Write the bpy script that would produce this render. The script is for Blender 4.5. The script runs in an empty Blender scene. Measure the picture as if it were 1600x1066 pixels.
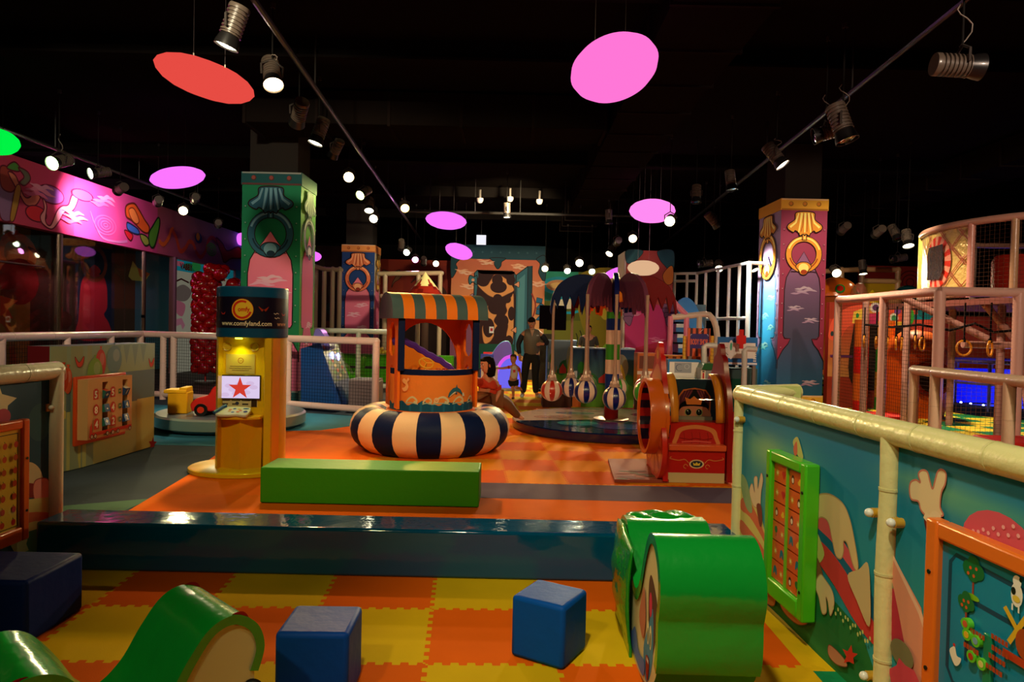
import bpy, math, random
from mathutils import Vector, Matrix
random.seed(11)
S = bpy.context.scene
COL = S.collection
pi = math.pi

# ------------------------------------------------------------------ camera
F_PX = 1066.7
EYE = Vector((0, 0, 1.52))
PITCH = math.atan(21 / F_PX)
ROLL = 0.022
_f = Vector((0, math.cos(PITCH), -math.sin(PITCH)))
_r0 = Vector((1, 0, 0)); _u0 = Vector((0, math.sin(PITCH), math.cos(PITCH)))
_r = math.cos(ROLL) * _r0 + math.sin(ROLL) * _u0
_u = math.cos(ROLL) * _u0 - math.sin(ROLL) * _r0
cd = bpy.data.cameras.new('camera'); cam = bpy.data.objects.new('camera', cd); COL.objects.link(cam)
cd.lens = 36 * F_PX / 1600; cd.sensor_width = 36; cd.clip_end = 200; cd.clip_start = 0.05
cam.matrix_world = Matrix(((_r.x, _u.x, -_f.x, EYE.x), (_r.y, _u.y, -_f.y, EYE.y), (_r.z, _u.z, -_f.z, EYE.z), (0, 0, 0, 1)))
S.camera = cam

def ray(px, py): return _f + (px - 800) / F_PX * _r - (py - 533) / F_PX * _u
def G(px, py, z=0.0):
    d = ray(px, py); return EYE + d * ((z - EYE.z) / d.z)
def P(px, py, Y):
    d = ray(px, py); return EYE + d * (Y / d.y)

# ------------------------------------------------------------------ world + exposure
w = bpy.data.worlds.new('world'); S.world = w; w.use_nodes = True
w.node_tree.nodes['Background'].inputs[0].default_value = (0.9, 0.75, 0.6, 1)
w.node_tree.nodes['Background'].inputs[1].default_value = 0.012
S.view_settings.view_transform = 'Standard'; S.view_settings.look = 'None'
S.view_settings.gamma = 1; S.view_settings.use_curve_mapping = False
S.view_settings.exposure = 0.0
LIGHT_SCALE = 1.0
# added fill spots without fixtures, around the camera and further down the hall
def fill_spot(loc, target, watts, col, cone=60, size=.12):
    ld = bpy.data.lights.new('added_fill_beam', 'SPOT'); ld.energy = watts; ld.color = col; ld.spot_size = math.radians(cone); ld.spot_blend = .6; ld.shadow_soft_size = size
    o = bpy.data.objects.new('added_fill_beam', ld); COL.objects.link(o); o.location = loc; o.rotation_euler = (Vector(target) - Vector(loc)).to_track_quat('-Z', 'Y').to_euler()
fill_spot((-2.4, 1.4, 4.9), (-2.4, 9.5, .8), 520, (1, .84, .42), 62)
fill_spot((3.9, 1.6, 4.9), (1.8, 8.6, .6), 420, (1, .82, .40), 58)
fill_spot((-2.2, -1.5, 4.9), (1.0, 3.3, .0), 270, (1, .90, .45), 60)
fill_spot((.6, 1.0, 4.9), (-.6, 11.5, 1.5), 800, (1, .80, .42), 46)
fill_spot((-.4, .6, 4.9), (1.8, 2.7, .4), 500, (1, .95, .66), 66)
fill_spot((4.3, .0, 4.9), (6.4, 12.5, 2.2), 1500, (1, .74, .56), 52)
fill_spot((.5, 16.3, 4.6), (-1.8, 25, 2.4), 1300, (1, .84, .52), 80)
fill_spot((5.3, 10.6, 4.7), (7.4, 14.4, .8), 650, (1, .82, .55), 80)
fill_spot((-9.85, 8.6, 3.2), (-10.95, 12.5, 1.7), 130, (1, .80, .42), 110)  # added lamp inside the wall recess, brightens the mural
fill_spot((-3.0, 3.0, 4.9), (-5.5, 14, 2.6), 1300, (1, .86, .60), 60)

# ------------------------------------------------------------------ colours and materials
def lin(v):
    v = v / 255.0
    return v / 12.92 if v <= 0.04045 else ((v + 0.055) / 1.055) ** 2.4
def C(r, g=None, b=None):
    if g is None: g = b = r
    return (lin(r), lin(g), lin(b), 1.0)
WHITE = C(225, 222, 215); BLACK = C(14, 13, 14)

MATS = {}
def mat(kind):
    if kind in MATS: return MATS[kind]
    rough, metal, coat, bump, bscale, trans = {
        'matte': (.75, 0, 0, 0, 0, 0), 'print': (.60, 0, 0, 0, 0, 0), 'paint': (.35, 0, .2, 0, 0, 0),
        'vinyl': (.22, 0, .3, .12, 9, 0), 'vinyl_soft': (.5, 0, .0, .08, 14, 0), 'wetvinyl': (.07, 0, .15, .07, 6, 0),
        'padded': (.30, 0, .25, .10, 25, 0), 'plastic': (.28, 0, .2, 0, 0, 0), 'metal': (.3, 1, 0, 0, 0, 0),
        'cloth': (.85, 0, 0, .05, 60, 0), 'dark': (.9, 0, 0, 0, 0, 0), 'foil': (.25, .2, .4, .5, 14, 0),
        'crumple': (.18, 0, .4, .22, 9, 0), 'balloon': (.18, 0, .4, 0, 0, 0),
        'clearfilm': (.12, 0, .4, .3, 40, 0)}[kind]
    m = bpy.data.materials.new(kind); m.use_nodes = True; nt = m.node_tree; b = nt.nodes['Principled BSDF']
    a = nt.nodes.new('ShaderNodeAttribute'); a.attribute_name = 'Col'
    nt.links.new(a.outputs['Color'], b.inputs['Base Color'])
    b.inputs['Roughness'].default_value = rough; b.inputs['Metallic'].default_value = metal
    b.inputs['Coat Weight'].default_value = coat; b.inputs['Specular IOR Level'].default_value = {'print': .2, 'matte': .15, 'dark': 0, 'cloth': .1, 'vinyl_soft': .09}.get(kind, .5); b.inputs['Coat Roughness'].default_value = .08
    if bump:
        tc = nt.nodes.new('ShaderNodeTexCoord'); n = nt.nodes.new('ShaderNodeTexNoise'); n.inputs['Scale'].default_value = bscale
        n.inputs['Detail'].default_value = 3
        bp = nt.nodes.new('ShaderNodeBump'); bp.inputs['Strength'].default_value = bump; bp.inputs['Distance'].default_value = .05
        nt.links.new(tc.outputs['Object'], n.inputs['Vector'])
        nt.links.new(n.outputs['Fac'], bp.inputs['Height']); nt.links.new(bp.outputs['Normal'], b.inputs['Normal'])
        nt.links.new(bp.outputs['Normal'], b.inputs['Coat Normal'])
    if kind == 'clearfilm':
        b.inputs['Alpha'].default_value = .55
    MATS[kind] = m; return m
def emis(name, col, strength):
    if name in MATS: return MATS[name]
    m = bpy.data.materials.new(name); m.use_nodes = True; nt = m.node_tree; nt.nodes.clear()
    e = nt.nodes.new('ShaderNodeEmission'); o = nt.nodes.new('ShaderNodeOutputMaterial')
    e.inputs[0].default_value = col; e.inputs[1].default_value = strength
    nt.links.new(e.outputs[0], o.inputs[0]); MATS[name] = m; return m
def emis_attr(name, strength):
    if name in MATS: return MATS[name]
    m = emis(name, (1, 1, 1, 1), strength); nt = m.node_tree
    a = nt.nodes.new('ShaderNodeAttribute'); a.attribute_name = 'Col'
    e = [n for n in nt.nodes if n.type == 'EMISSION'][0]
    nt.links.new(a.outputs['Color'], e.inputs[0]); return m
def glass(name, col, fac):
    if name in MATS: return MATS[name]
    m = bpy.data.materials.new(name); m.use_nodes = True; nt = m.node_tree; nt.nodes.clear()
    t = nt.nodes.new('ShaderNodeBsdfTransparent'); g = nt.nodes.new('ShaderNodeBsdfGlossy'); x = nt.nodes.new('ShaderNodeMixShader')
    o = nt.nodes.new('ShaderNodeOutputMaterial'); t.inputs[0].default_value = col; g.inputs['Roughness'].default_value = .02
    x.inputs[0].default_value = fac
    nt.links.new(t.outputs[0], x.inputs[1]); nt.links.new(g.outputs[0], x.inputs[2]); nt.links.new(x.outputs[0], o.inputs[0])
    MATS[name] = m; return m

# ------------------------------------------------------------------ mesh builder
def xf(loc=(0, 0, 0), rz=0, rx=0, ry=0):
    return Matrix.Translation(loc) @ Matrix.Rotation(rz, 4, 'Z') @ Matrix.Rotation(ry, 4, 'Y') @ Matrix.Rotation(rx, 4, 'X')
class M:
    def __init__(s): s.v = []; s.f = []; s.c = []; s.T = Matrix()
    def add(s, verts, faces, col):
        b = len(s.v); s.v += [s.T @ Vector(v) for v in verts]
        for i, f in enumerate(faces):
            s.f.append([b + k for k in f])
            s.c.append(col[i] if isinstance(col, list) else col)
        return s
    def box(s, c, d, col, rz=0, taper=1.0):
        x, y, z = d[0] / 2, d[1] / 2, d[2] / 2; R = Matrix.Rotation(rz, 3, 'Z'); c = Vector(c)
        vs = [c + R @ Vector((sx * x * (taper if sz > 0 else 1), sy * y * (taper if sz > 0 else 1), sz * z)) for sz in (-1, 1) for sx, sy in ((-1, -1), (1, -1), (1, 1), (-1, 1))]
        return s.add(vs, [(3, 2, 1, 0), (4, 5, 6, 7), (0, 1, 5, 4), (1, 2, 6, 5), (2, 3, 7, 6), (3, 0, 4, 7)], col)
    def box2(s, lo, hi, col):
        return s.box([(a + b) / 2 for a, b in zip(lo, hi)], [abs(b - a) for a, b in zip(lo, hi)], col)
    def cyl(s, p0, p1, r, col, n=16, r2=None, cap=True):
        p0, p1 = Vector(p0), Vector(p1); r2 = r if r2 is None else r2
        d = (p1 - p0).normalized(); a = Vector((0, 0, 1)) if abs(d.z) < .9 else Vector((1, 0, 0))
        u = d.cross(a).normalized(); w_ = d.cross(u)
        vs = [p + (u * math.cos(2 * pi * k / n) + w_ * math.sin(2 * pi * k / n)) * rr for p, rr in ((p0, r), (p1, r2)) for k in range(n)]
        fs = [(k, (k + 1) % n, n + (k + 1) % n, n + k) for k in range(n)]
        if cap: fs += [tuple(range(n))[::-1], tuple(range(n, 2 * n))]
        return s.add(vs, fs, col)
    def tube(s, pts, r, col, n=10, closed=False, cap=True):
        pts = [Vector(p) for p in pts]; N = len(pts); rs = r if isinstance(r, list) else [r] * N
        cols = col if isinstance(col, list) else None
        vs = []; pu = None
        for i in range(N):
            if closed: d = pts[(i + 1) % N] - pts[i - 1]
            else: d = pts[min(i + 1, N - 1)] - pts[max(i - 1, 0)]
            d.normalize()
            if pu is None:
                a = Vector((0, 0, 1)) if abs(d.z) < .9 else Vector((1, 0, 0)); u = d.cross(a).normalized()
            else:
                u = (pu - d * pu.dot(d)).normalized()
            pu = u; w_ = d.cross(u)
            vs += [pts[i] + (u * math.cos(2 * pi * k / n) + w_ * math.sin(2 * pi * k / n)) * rs[i] for k in range(n)]
        fs = []; fc = []
        for i in range(N if closed else N - 1):
            j = (i + 1) % N
            for k in range(n):
                fs.append((i * n + k, i * n + (k + 1) % n, j * n + (k + 1) % n, j * n + k)); fc.append(cols[i] if cols else col)
        if not closed and cap:
            fs += [tuple(range(n))[::-1], tuple((N - 1) * n + k for k in range(n))]; fc += [fc[0], fc[-1]]
        return s.add(vs, fs, fc)
    def lathe(s, prof, col, n=32, c=(0, 0, 0), a0=0, a1=2 * pi, cf=None):
        full = abs(a1 - a0 - 2 * pi) < 1e-6; m = n if full else n + 1; c = Vector(c)
        vs = [c + Vector((r * math.cos(a0 + (a1 - a0) * k / n), r * math.sin(a0 + (a1 - a0) * k / n), z)) for r, z in prof for k in range(m)]
        fs = []; fc = []
        for i in range(len(prof) - 1):
            for k in range(n):
                k2 = (k + 1) % m
                fs.append((i * m + k, i * m + k2, (i + 1) * m + k2, (i + 1) * m + k))
                fc.append(cf(i, k) if cf else (col[i] if isinstance(col, list) else col))
        return s.add(vs, fs, fc)
    def ell(s, c, r, col, n=20, m=12, cf=None):
        c = Vector(c); r = (r, r, r) if isinstance(r, (int, float)) else r
        vs = [c + Vector((r[0] * math.sin(pi * i / m) * math.cos(2 * pi * k / n), r[1] * math.sin(pi * i / m) * math.sin(2 * pi * k / n), r[2] * math.cos(pi * i / m))) for i in range(m + 1) for k in range(n)]
        fs = []; fc = []
        for i in range(m):
            for k in range(n):
                fs.append((i * n + k, (i + 1) * n + k, (i + 1) * n + (k + 1) % n, i * n + (k + 1) % n)); fc.append(cf(i, k) if cf else col)
        return s.add(vs, fs, fc)
    def torus(s, c, R, r, col, n=32, m=12, axis='Z', sy=1.0, cf=None):
        vs = []
        for i in range(n):
            a = 2 * pi * i / n
            for k in range(m):
                b = 2 * pi * k / m; x = (R + r * math.cos(b)) * math.cos(a); y = (R + r * math.cos(b)) * math.sin(a) * sy; z = r * math.sin(b)
                p = {'Z': (x, y, z), 'X': (z, x, y), 'Y': (x, z, y)}[axis]
                vs.append(Vector(c) + Vector(p))
        fs = []; fc = []
        for i in range(n):
            for k in range(m):
                fs.append((i * m + k, ((i + 1) % n) * m + k, ((i + 1) % n) * m + (k + 1) % m, i * m + (k + 1) % m)); fc.append(cf(i, k) if cf else col)
        return s.add(vs, fs, fc)
    def prism(s, pts, fr, d0, d1, col, side=None, cap2=None):
        n = len(pts); vs = [fr(u, v, d0) for u, v in pts] + [fr(u, v, d1) for u, v in pts]
        fs = [tuple(range(n))[::-1], tuple(range(n, 2 * n))] + [(k, (k + 1) % n, n + (k + 1) % n, n + k) for k in range(n)]
        side = side or col; cap2 = cap2 or col
        return s.add(vs, fs, [col, cap2] + [side] * n)
    def obj(s, name, m='matte', parent=None, smooth=40, bevel=0, seg=2, sub=0, wm=None):
        me = bpy.data.meshes.new(name)
        vs = s.v
        if wm is not None: inv = wm.inverted(); vs = [inv @ v for v in vs]
        me.from_pydata([tuple(v) for v in vs], [], s.f)
        ca = me.color_attributes.new('Col', 'FLOAT_COLOR', 'CORNER')
        buf = []
        for f, c in zip(s.f, s.c):
            if isinstance(c, tuple) and len(c) == 4 and not isinstance(c[0], tuple): buf += list(c) * len(f)
            else:
                for cc in c: buf += list(cc)
        ca.data.foreach_set('color', buf)
        me.validate(); me.update()
        if smooth: me.shade_smooth(); me.set_sharp_from_angle(angle=math.radians(smooth))
        me.materials.append(mat(m) if isinstance(m, str) else m)
        o = bpy.data.objects.new(name, me); COL.objects.link(o)
        if parent: o.parent = parent
        if bevel:
            b = o.modifiers.new('bevel', 'BEVEL'); b.width = bevel; b.segments = seg; b.limit_method = 'ANGLE'; b.angle_limit = math.radians(50)
            b.use_clamp_overlap = True
        if sub:
            b = o.modifiers.new('sub', 'SUBSURF'); b.levels = sub; b.render_levels = sub
        return o
def tag(o, label, cat, group=None):
    o['label'] = label; o['category'] = cat
    if group: o['group'] = group
    return o
def thing(name, label, cat, loc=(0, 0, 0), rz=0, group=None):
    o = bpy.data.objects.new(name, None); COL.objects.link(o); o.location = loc; o.rotation_euler = (0, 0, rz)
    o.empty_display_size = .1
    return tag(o, label, cat, group)
def WM(o): return Matrix.Translation(o.location) @ o.rotation_euler.to_matrix().to_4x4()
def struct(o): o['kind'] = 'structure'; return o
def dup(root, loc, rz=None, label=None, group=None, scale=None):
    r = root.copy(); COL.objects.link(r); r.location = loc
    if rz is not None: r.rotation_euler = (root.rotation_euler.x, root.rotation_euler.y, rz)
    if scale: r.scale = (scale,) * 3
    if label: r['label'] = label
    if group: r['group'] = group
    for ch in list(root.children):
        c = ch.copy(); COL.objects.link(c); c.parent = r
        for g in ch.children:
            d = g.copy(); COL.objects.link(d); d.parent = c
    return r

# ------------------------------------------------------------------ printed artwork on surfaces
_tc = {}
def text_geo(t):
    if t in _tc: return _tc[t]
    cu = bpy.data.curves.new('t', 'FONT'); cu.body = t; cu.size = 1; cu.resolution_u = 3
    o = bpy.data.objects.new('t', cu); COL.objects.link(o)
    dg = bpy.context.evaluated_depsgraph_get(); dg.update()
    me = o.evaluated_get(dg).to_mesh()
    vs = [(v.co.x, v.co.y) for v in me.vertices]; fs = [tuple(p.vertices) for p in me.polygons]
    o.evaluated_get(dg).to_mesh_clear(); bpy.data.objects.remove(o); bpy.data.curves.remove(cu)
    _tc[t] = (vs, fs); return _tc[t]
def frame(O, U, V, N=None):
    O, U, V = Vector(O), Vector(U), Vector(V)
    N = Vector(N) if N is not None else U.cross(V).normalized()
    return lambda u, v, n=0: O + U * u + V * v + N * n
def smooth_pts(pts, k=6, closed=True):
    n = len(pts); out = []
    rng = range(n) if closed else range(n - 1)
    for i in rng:
        p0, p1, p2, p3 = [pts[(i + j) % n] if closed else pts[min(max(i + j, 0), n - 1)] for j in (-1, 0, 1, 2)]
        for t in range(k):
            t /= k
            out.append(tuple(.5 * (2 * p1[a] + (p2[a] - p0[a]) * t + (2 * p0[a] - 5 * p1[a] + 4 * p2[a] - p3[a]) * t * t + (3 * p1[a] - p0[a] - 3 * p2[a] + p3[a]) * t ** 3) for a in range(2)))
    if not closed: out.append(pts[-1])
    return out
class Art:
    def __init__(s, mb, fr, step=.0012): s.m = mb; s.fr = fr; s.l = 1; s.step = step * .3
    strip = 0
    def emit(s, pts, col, off=0.0):
        z = s.l * s.step + off
        if not s.strip or len(col) != 4 or isinstance(col[0], tuple): s.m.add([s.fr(u, v, z) for u, v in pts], [tuple(range(len(pts)))], col); return
        def clip(P_, a, lo):
            out = []
            for i in range(len(P_)):
                p, q = P_[i - 1], P_[i]; ip = p[0] >= a if lo else p[0] <= a; iq = q[0] >= a if lo else q[0] <= a
                if ip != iq: t = (a - p[0]) / (q[0] - p[0]); out.append((a, p[1] + (q[1] - p[1]) * t))
                if iq: out.append(q)
            return out
        x0 = min(p[0] for p in pts); x1 = max(p[0] for p in pts); k = math.floor(x0 / s.strip)
        while k * s.strip < x1:
            c_ = clip(clip(pts, k * s.strip, True), (k + 1) * s.strip, False)
            if len(c_) > 2: s.m.add([s.fr(u, v, z) for u, v in c_], [tuple(range(len(c_)))], col)
            k += 1
    def up(s, k=1): s.l += k; return s
    def poly(s, pts, col, sm=False):
        if sm: pts = smooth_pts(pts)
        s.emit(pts, col); return s.up()
    def ell(s, cx, cy, rx, ry, col, n=20, rot=0):
        c_, s_ = math.cos(rot), math.sin(rot)
        pts = []
        for k in range(n):
            a = 2 * pi * k / n; x, y = rx * math.cos(a), ry * math.sin(a); pts.append((cx + x * c_ - y * s_, cy + x * s_ + y * c_))
        if s.strip: s.emit(pts, col); return s.up()
        vs = [s.fr(cx, cy, s.l * s.step)] + [s.fr(u, v, s.l * s.step) for u, v in pts]
        s.m.add(vs, [(0, 1 + k, 1 + (k + 1) % n) for k in range(n)], col); return s.up()
    def rect(s, u0, v0, u1, v1, col, top=None, nu=1, nv=1):
        vs = [s.fr(u0 + (u1 - u0) * i / nu, v0 + (v1 - v0) * j / nv, s.l * s.step) for j in range(nv + 1) for i in range(nu + 1)]
        fs = []; cs = []
        for j in range(nv):
            for i in range(nu):
                a = j * (nu + 1) + i; fs.append((a, a + 1, a + nu + 2, a + nu + 1))
                if top:
                    c0 = mixc(col, top, j / nv); c1 = mixc(col, top, (j + 1) / nv); cs.append([c0, c0, c1, c1])
                else: cs.append(col)
        s.m.add(vs, fs, cs); return s.up()
    def stroke(s, pts, wd, col, closed=False, sm=False):
        if sm: pts = smooth_pts(pts, 5, closed)
        n = len(pts); L = []; ws = wd if isinstance(wd, list) else [wd] * n
        if len(ws) != n: ws = [ws[0] + (ws[-1] - ws[0]) * i / (n - 1) for i in range(n)]
        for i in range(n):
            a = pts[i - 1] if (i > 0 or closed) else pts[0]; b = pts[(i + 1) % n] if (i < n - 1 or closed) else pts[-1]
            dx, dy = b[0] - a[0], b[1] - a[1]; d = math.hypot(dx, dy) or 1; nx, ny = -dy / d * ws[i] / 2, dx / d * ws[i] / 2
            L.append(((pts[i][0] + nx, pts[i][1] + ny), (pts[i][0] - nx, pts[i][1] - ny)))
        vs = [s.fr(p[0], p[1], s.l * s.step) for q in L for p in q]
        fs = [(2 * i, 2 * i + 1, (2 * i + 3) % (2 * n), (2 * i + 2) % (2 * n)) for i in range(n if closed else n - 1)]
        s.m.add(vs, fs, col); return s.up()
    def ring(s, cx, cy, rx, ry, wd, col, n=28, a0=0, a1=2 * pi):
        full = abs(a1 - a0 - 2 * pi) < 1e-6; k_ = n if full else n + 1
        return s.stroke([(cx + rx * math.cos(a0 + (a1 - a0) * k / n), cy + ry * math.sin(a0 + (a1 - a0) * k / n)) for k in range(k_)], wd, col, closed=full)
    def opoly(s, pts, col, oc=None, wd=.01, sm=True):
        if sm: pts = smooth_pts(pts)
        s.poly(pts, col)
        if oc: s.stroke(pts, wd, oc, closed=True)
        return s
    def text(s, t, u, v, h, col, align='c', sx=1.0, bold=0, rot=0):
        vs, fs = text_geo(t)
        x0 = min(p[0] for p in vs); x1 = max(p[0] for p in vs); k = h / .72
        ox = {'c': -(x0 + x1) / 2, 'l': -x0, 'r': -x1}[align]; c_, s_ = math.cos(rot), math.sin(rot)
        offs = [(0, 0)] if not bold else [(-bold, 0), (bold, 0), (0, bold), (0, -bold)]
        for j, (bx, by) in enumerate(offs):
            P2 = [((p[0] + ox) * k * sx + bx, p[1] * k + by) for p in vs]
            if s.strip:
                for f in fs: s.emit([(u + P2[i][0], v + P2[i][1]) for i in f], col, j * .0002)
                continue
            s.m.add([s.fr(u + x * c_ - y * s_, v + x * s_ + y * c_, s.l * s.step + j * .0003) for x, y in P2], fs, col)
        return s.up(2)
    def field(s, u0, v0, u1, v1, nu, nv, fn):
        g = [[(u0 + (u1 - u0) * i / nu, v0 + (v1 - v0) * j / nv) for i in range(nu + 1)] for j in range(nv + 1)]
        vs = [s.fr(u, v, s.l * s.step) for r in g for u, v in r]; cc = [fn(u, v) for r in g for u, v in r]; fs = []; cs = []
        for j in range(nv):
            for i in range(nu):
                k = j * (nu + 1) + i; f = (k, k + 1, k + nu + 2, k + nu + 1); fs.append(f); cs.append([cc[q] for q in f])
        s.m.add(vs, fs, cs); return s.up()
    def cloud(s, cx, cy, wd, col, seed=0, n=9):
        r = random.Random(seed); vs = []
        for band in range(3):
            y0 = cy + (band - 1) * wd * .10; m = 18; up_ = []; dn = []; x0 = cx - wd * (.5 - .08 * band) + r.uniform(-.1, .1) * wd; L = wd * (1.0 - .18 * abs(band - 1))
            ph = r.uniform(0, 6)
            for k in range(m + 1):
                t = k / m; e = math.sin(pi * t) ** .7; x = x0 + L * t; yy = y0 + wd * .03 * math.sin(t * 7 + ph)
                up_.append((x, yy + wd * .055 * e * (1 + .8 * abs(math.sin(t * 9 + ph))))); dn.append((x, yy - wd * .02 * e * (1 + .5 * math.sin(t * 13 + ph))))
            s.m.add([s.fr(u, v, s.l * s.step) for q in zip(up_, dn) for u, v in q], [(2 * k, 2 * k + 1, 2 * k + 3, 2 * k + 2) for k in range(m)], mixc(col, WHITE, .12 * band)); s.up()
        return s
def mixc(a, b, t): return tuple(a[i] + (b[i] - a[i]) * t for i in range(4))
def star(cx, cy, R, r, n=5, rot=pi / 2):
    return [(cx + (R if k % 2 == 0 else r) * math.cos(rot + pi * k / n), cy + (R if k % 2 == 0 else r) * math.sin(rot + pi * k / n)) for k in range(2 * n)]
# ================================================================== THE SETTING
def mat_floor(name, ca, cb, teeth=8, amp=.024, rough=.85, size=.6, off=(.2, .05)):
    m = bpy.data.materials.new(name); m.use_nodes = True; nt = m.node_tree; b = nt.nodes['Principled BSDF']
    def N(t, **k):
        n = nt.nodes.new(t)
        for a, v in k.items(): setattr(n, a, v)
        return n
    def MA(op, a, b_=None, c=None):
        n = N('ShaderNodeMath', operation=op)
        for i, x in enumerate((a, b_, c)):
            if x is None: continue
            if isinstance(x, (int, float)): n.inputs[i].default_value = x
            else: nt.links.new(x, n.inputs[i])
        return n.outputs[0]
    g = N('ShaderNodeNewGeometry'); sp = N('ShaderNodeSeparateXYZ'); nt.links.new(g.outputs['Position'], sp.inputs[0])
    X = MA('ADD', sp.outputs['X'], MA('MULTIPLY', MA('SUBTRACT', sp.outputs['Y'], 3.65), .07)); Y = MA('SUBTRACT', sp.outputs['Y'], MA('MULTIPLY', sp.outputs['X'], .03))
    def sq(c, o):
        s_ = MA('SINE', MA('MULTIPLY', MA('SUBTRACT', c, o), 2 * pi * teeth / size))
        return MA('MULTIPLY', MA('MINIMUM', MA('MAXIMUM', MA('MULTIPLY', s_, 9), -1), 1), amp / 2)
    fx = MA('FLOOR', MA('DIVIDE', MA('SUBTRACT', MA('ADD', X, sq(Y, off[1])), off[0]), size))
    fy = MA('FLOOR', MA('DIVIDE', MA('SUBTRACT', MA('ADD', Y, sq(X, off[0])), off[1]), size))
    par = MA('ABSOLUTE', MA('MODULO', MA('ADD', fx, fy), 2))
    mx = N('ShaderNodeMix', data_type='RGBA'); nt.links.new(MA('GREATER_THAN', par, .5), mx.inputs[0])
    mx.inputs[6].default_value = ca; mx.inputs[7].default_value = cb
    cb_ = N('ShaderNodeCombineXYZ'); nt.links.new(fx, cb_.inputs[0]); nt.links.new(fy, cb_.inputs[1])
    wn = N('ShaderNodeTexWhiteNoise'); nt.links.new(cb_.outputs[0], wn.inputs[0])
    vv = MA('ADD', MA('MULTIPLY', wn.outputs[0], .16), .92)
    nz = N('ShaderNodeTexNoise'); nz.inputs['Scale'].default_value = 3.0; nz.inputs['Detail'].default_value = 4; nt.links.new(g.outputs['Position'], nz.inputs['Vector'])
    v2 = MA('MULTIPLY', vv, MA('ADD', MA('MULTIPLY', nz.outputs[0], .25), .875))
    hs = N('ShaderNodeHueSaturation'); nt.links.new(v2, hs.inputs['Value']); nt.links.new(mx.outputs[2], hs.inputs['Color'])
    nt.links.new(hs.outputs[0], b.inputs['Base Color']); b.inputs['Roughness'].default_value = rough; b.inputs['Specular IOR Level'].default_value = .06
    n2 = N('ShaderNodeTexNoise'); n2.inputs['Scale'].default_value = 160; nt.links.new(g.outputs['Position'], n2.inputs['Vector'])
    bp = N('ShaderNodeBump'); bp.inputs['Strength'].default_value = .25; bp.inputs['Distance'].default_value = .004
    nt.links.new(n2.outputs[0], bp.inputs['Height']); nt.links.new(bp.outputs[0], b.inputs['Normal'])
    return m
ORG = C(230, 96, 8); YEL = C(222, 176, 16)
def area(name, pts, z, m):
    b = M(); b.add([(p[0], p[1], z) for p in pts], [tuple(range(len(pts)))], WHITE)
    return struct(b.obj(name, m, smooth=0))
base = M(); base.box2((-14, -3, -.3), (18, 34, -.012), C(70, 62, 58)); struct(base.obj('floor', 'print', smooth=0))
gp = lambda *q: [tuple(G(x, y)[:2]) for x, y in q]
area('floor_blue_grey_mat', [(-8, 3.4), (1.6, 3.4), (1.6, 14), (-8, 14)], -.008, mat_floor('foam_blue_grey', C(60, 70, 82), C(64, 74, 86)))
area('floor_light_blue_mat', [(-7.4, 8.3), (-3.2, 8.3), (-2.0, 11.2), (-7.4, 12.5)], -.006, mat_floor('foam_light_blue', C(60, 130, 160), C(64, 134, 162)))
area('floor_sage_mat', [(-4.3, 4.3), (-3.1, 4.3), gp((238, 778))[0], gp((104, 789))[0]], -.005, mat_floor('foam_sage', C(86, 120, 98), C(88, 122, 100)))
area('floor_orange_mat', gp((196, 800), (255, 765), (300, 738), (335, 712), (400, 674)) + [(-2.7, 9.7), (-2.0, 10.7), (1.45, 10.7), (1.45, 6.3), (2.4, 6.3), (2.4, 4.3), (1.44, 4.0), (-2.6, 4.0)], -.004, mat_floor('foam_orange', C(226, 100, 8), C(228, 106, 12)))
area('floor_amber_check', [(-1.6, 6.65), (2.4, 6.65), (2.4, 14), (-1.6, 10.8)], -.003, mat_floor('foam_amber', C(222, 92, 10), C(226, 132, 24)))
area('floor_grey_strip', [(-.5, 6.05), (2.3, 6.05), (2.3, 6.65), (-.5, 6.65)], -.0025, mat_floor('foam_purple_grey', C(96, 78, 96), C(96, 78, 96)))
area('floor_back_check', [(-2, 12.0), (1.6, 11.0), (2.2, 20), (-2.6, 20)], -.002, mat_floor('foam_back_yellow', C(240, 130, 30), C(245, 205, 40)))
area('floor_red_mat', [(1.7, 9.6), (5.2, 9.6), (5.2, 14), (2.0, 14)], -.001, mat_floor('foam_red', C(215, 60, 30), C(200, 50, 90)))
area('floor_outer_mat', [(2.6, 1), (16, 1), (16, 9.5), (2.6, 9.5)], -.0015, mat_floor('foam_brown', C(190, 90, 45), C(180, 84, 42)))
area('floor_castle_mat', [(5.4, 9.5), (16, 9.5), (16, 25), (5.4, 25)], -.0012, mat_floor('foam_green_yellow', C(30, 120, 70), C(225, 190, 50)))
# the play pen: checked puzzle mats with their toothed outer border
area('floor_pen_check', [(-3.0, 1.0), (1.42, 1.0), (1.39, 4.25), (-2.9, 4.25)], .0, mat_floor('foam_pen', ORG, YEL))
area('floor_green_border', [(1.39, 1.0), (1.62, 1.0), (1.5, 3.05), (1.39, 3.05)], .001, mat_floor('foam_green', C(20, 130, 80), C(20, 130, 80)))
area('floor_yellow_border', [(1.36, 3.05), (1.5, 3.05), (1.44, 4.15), (1.36, 4.15)], .001, mat_floor('foam_yellow', YEL, YEL))

ZC = 5.5
b = M(); b.box2((-14, -3, ZC), (18, 34, ZC + .2), C(22, 18, 16)); struct(b.obj('ceiling', 'dark', smooth=0))
# walls: dark shell beyond the murals
b = M(); b.box2((-14.2, -3, 0), (-14, 34, ZC), C(60, 45, 40)); struct(b.obj('wall_left', 'dark', smooth=0))
b = M(); b.box2((18, -3, 0), (18.2, 34, ZC), C(40, 30, 28)); struct(b.obj('wall_right', 'dark', smooth=0))
b = M(); b.box2((-14, 34, 0), (18, 34.2, ZC), C(26, 24, 24)); struct(b.obj('wall_back', 'dark', smooth=0))
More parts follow.
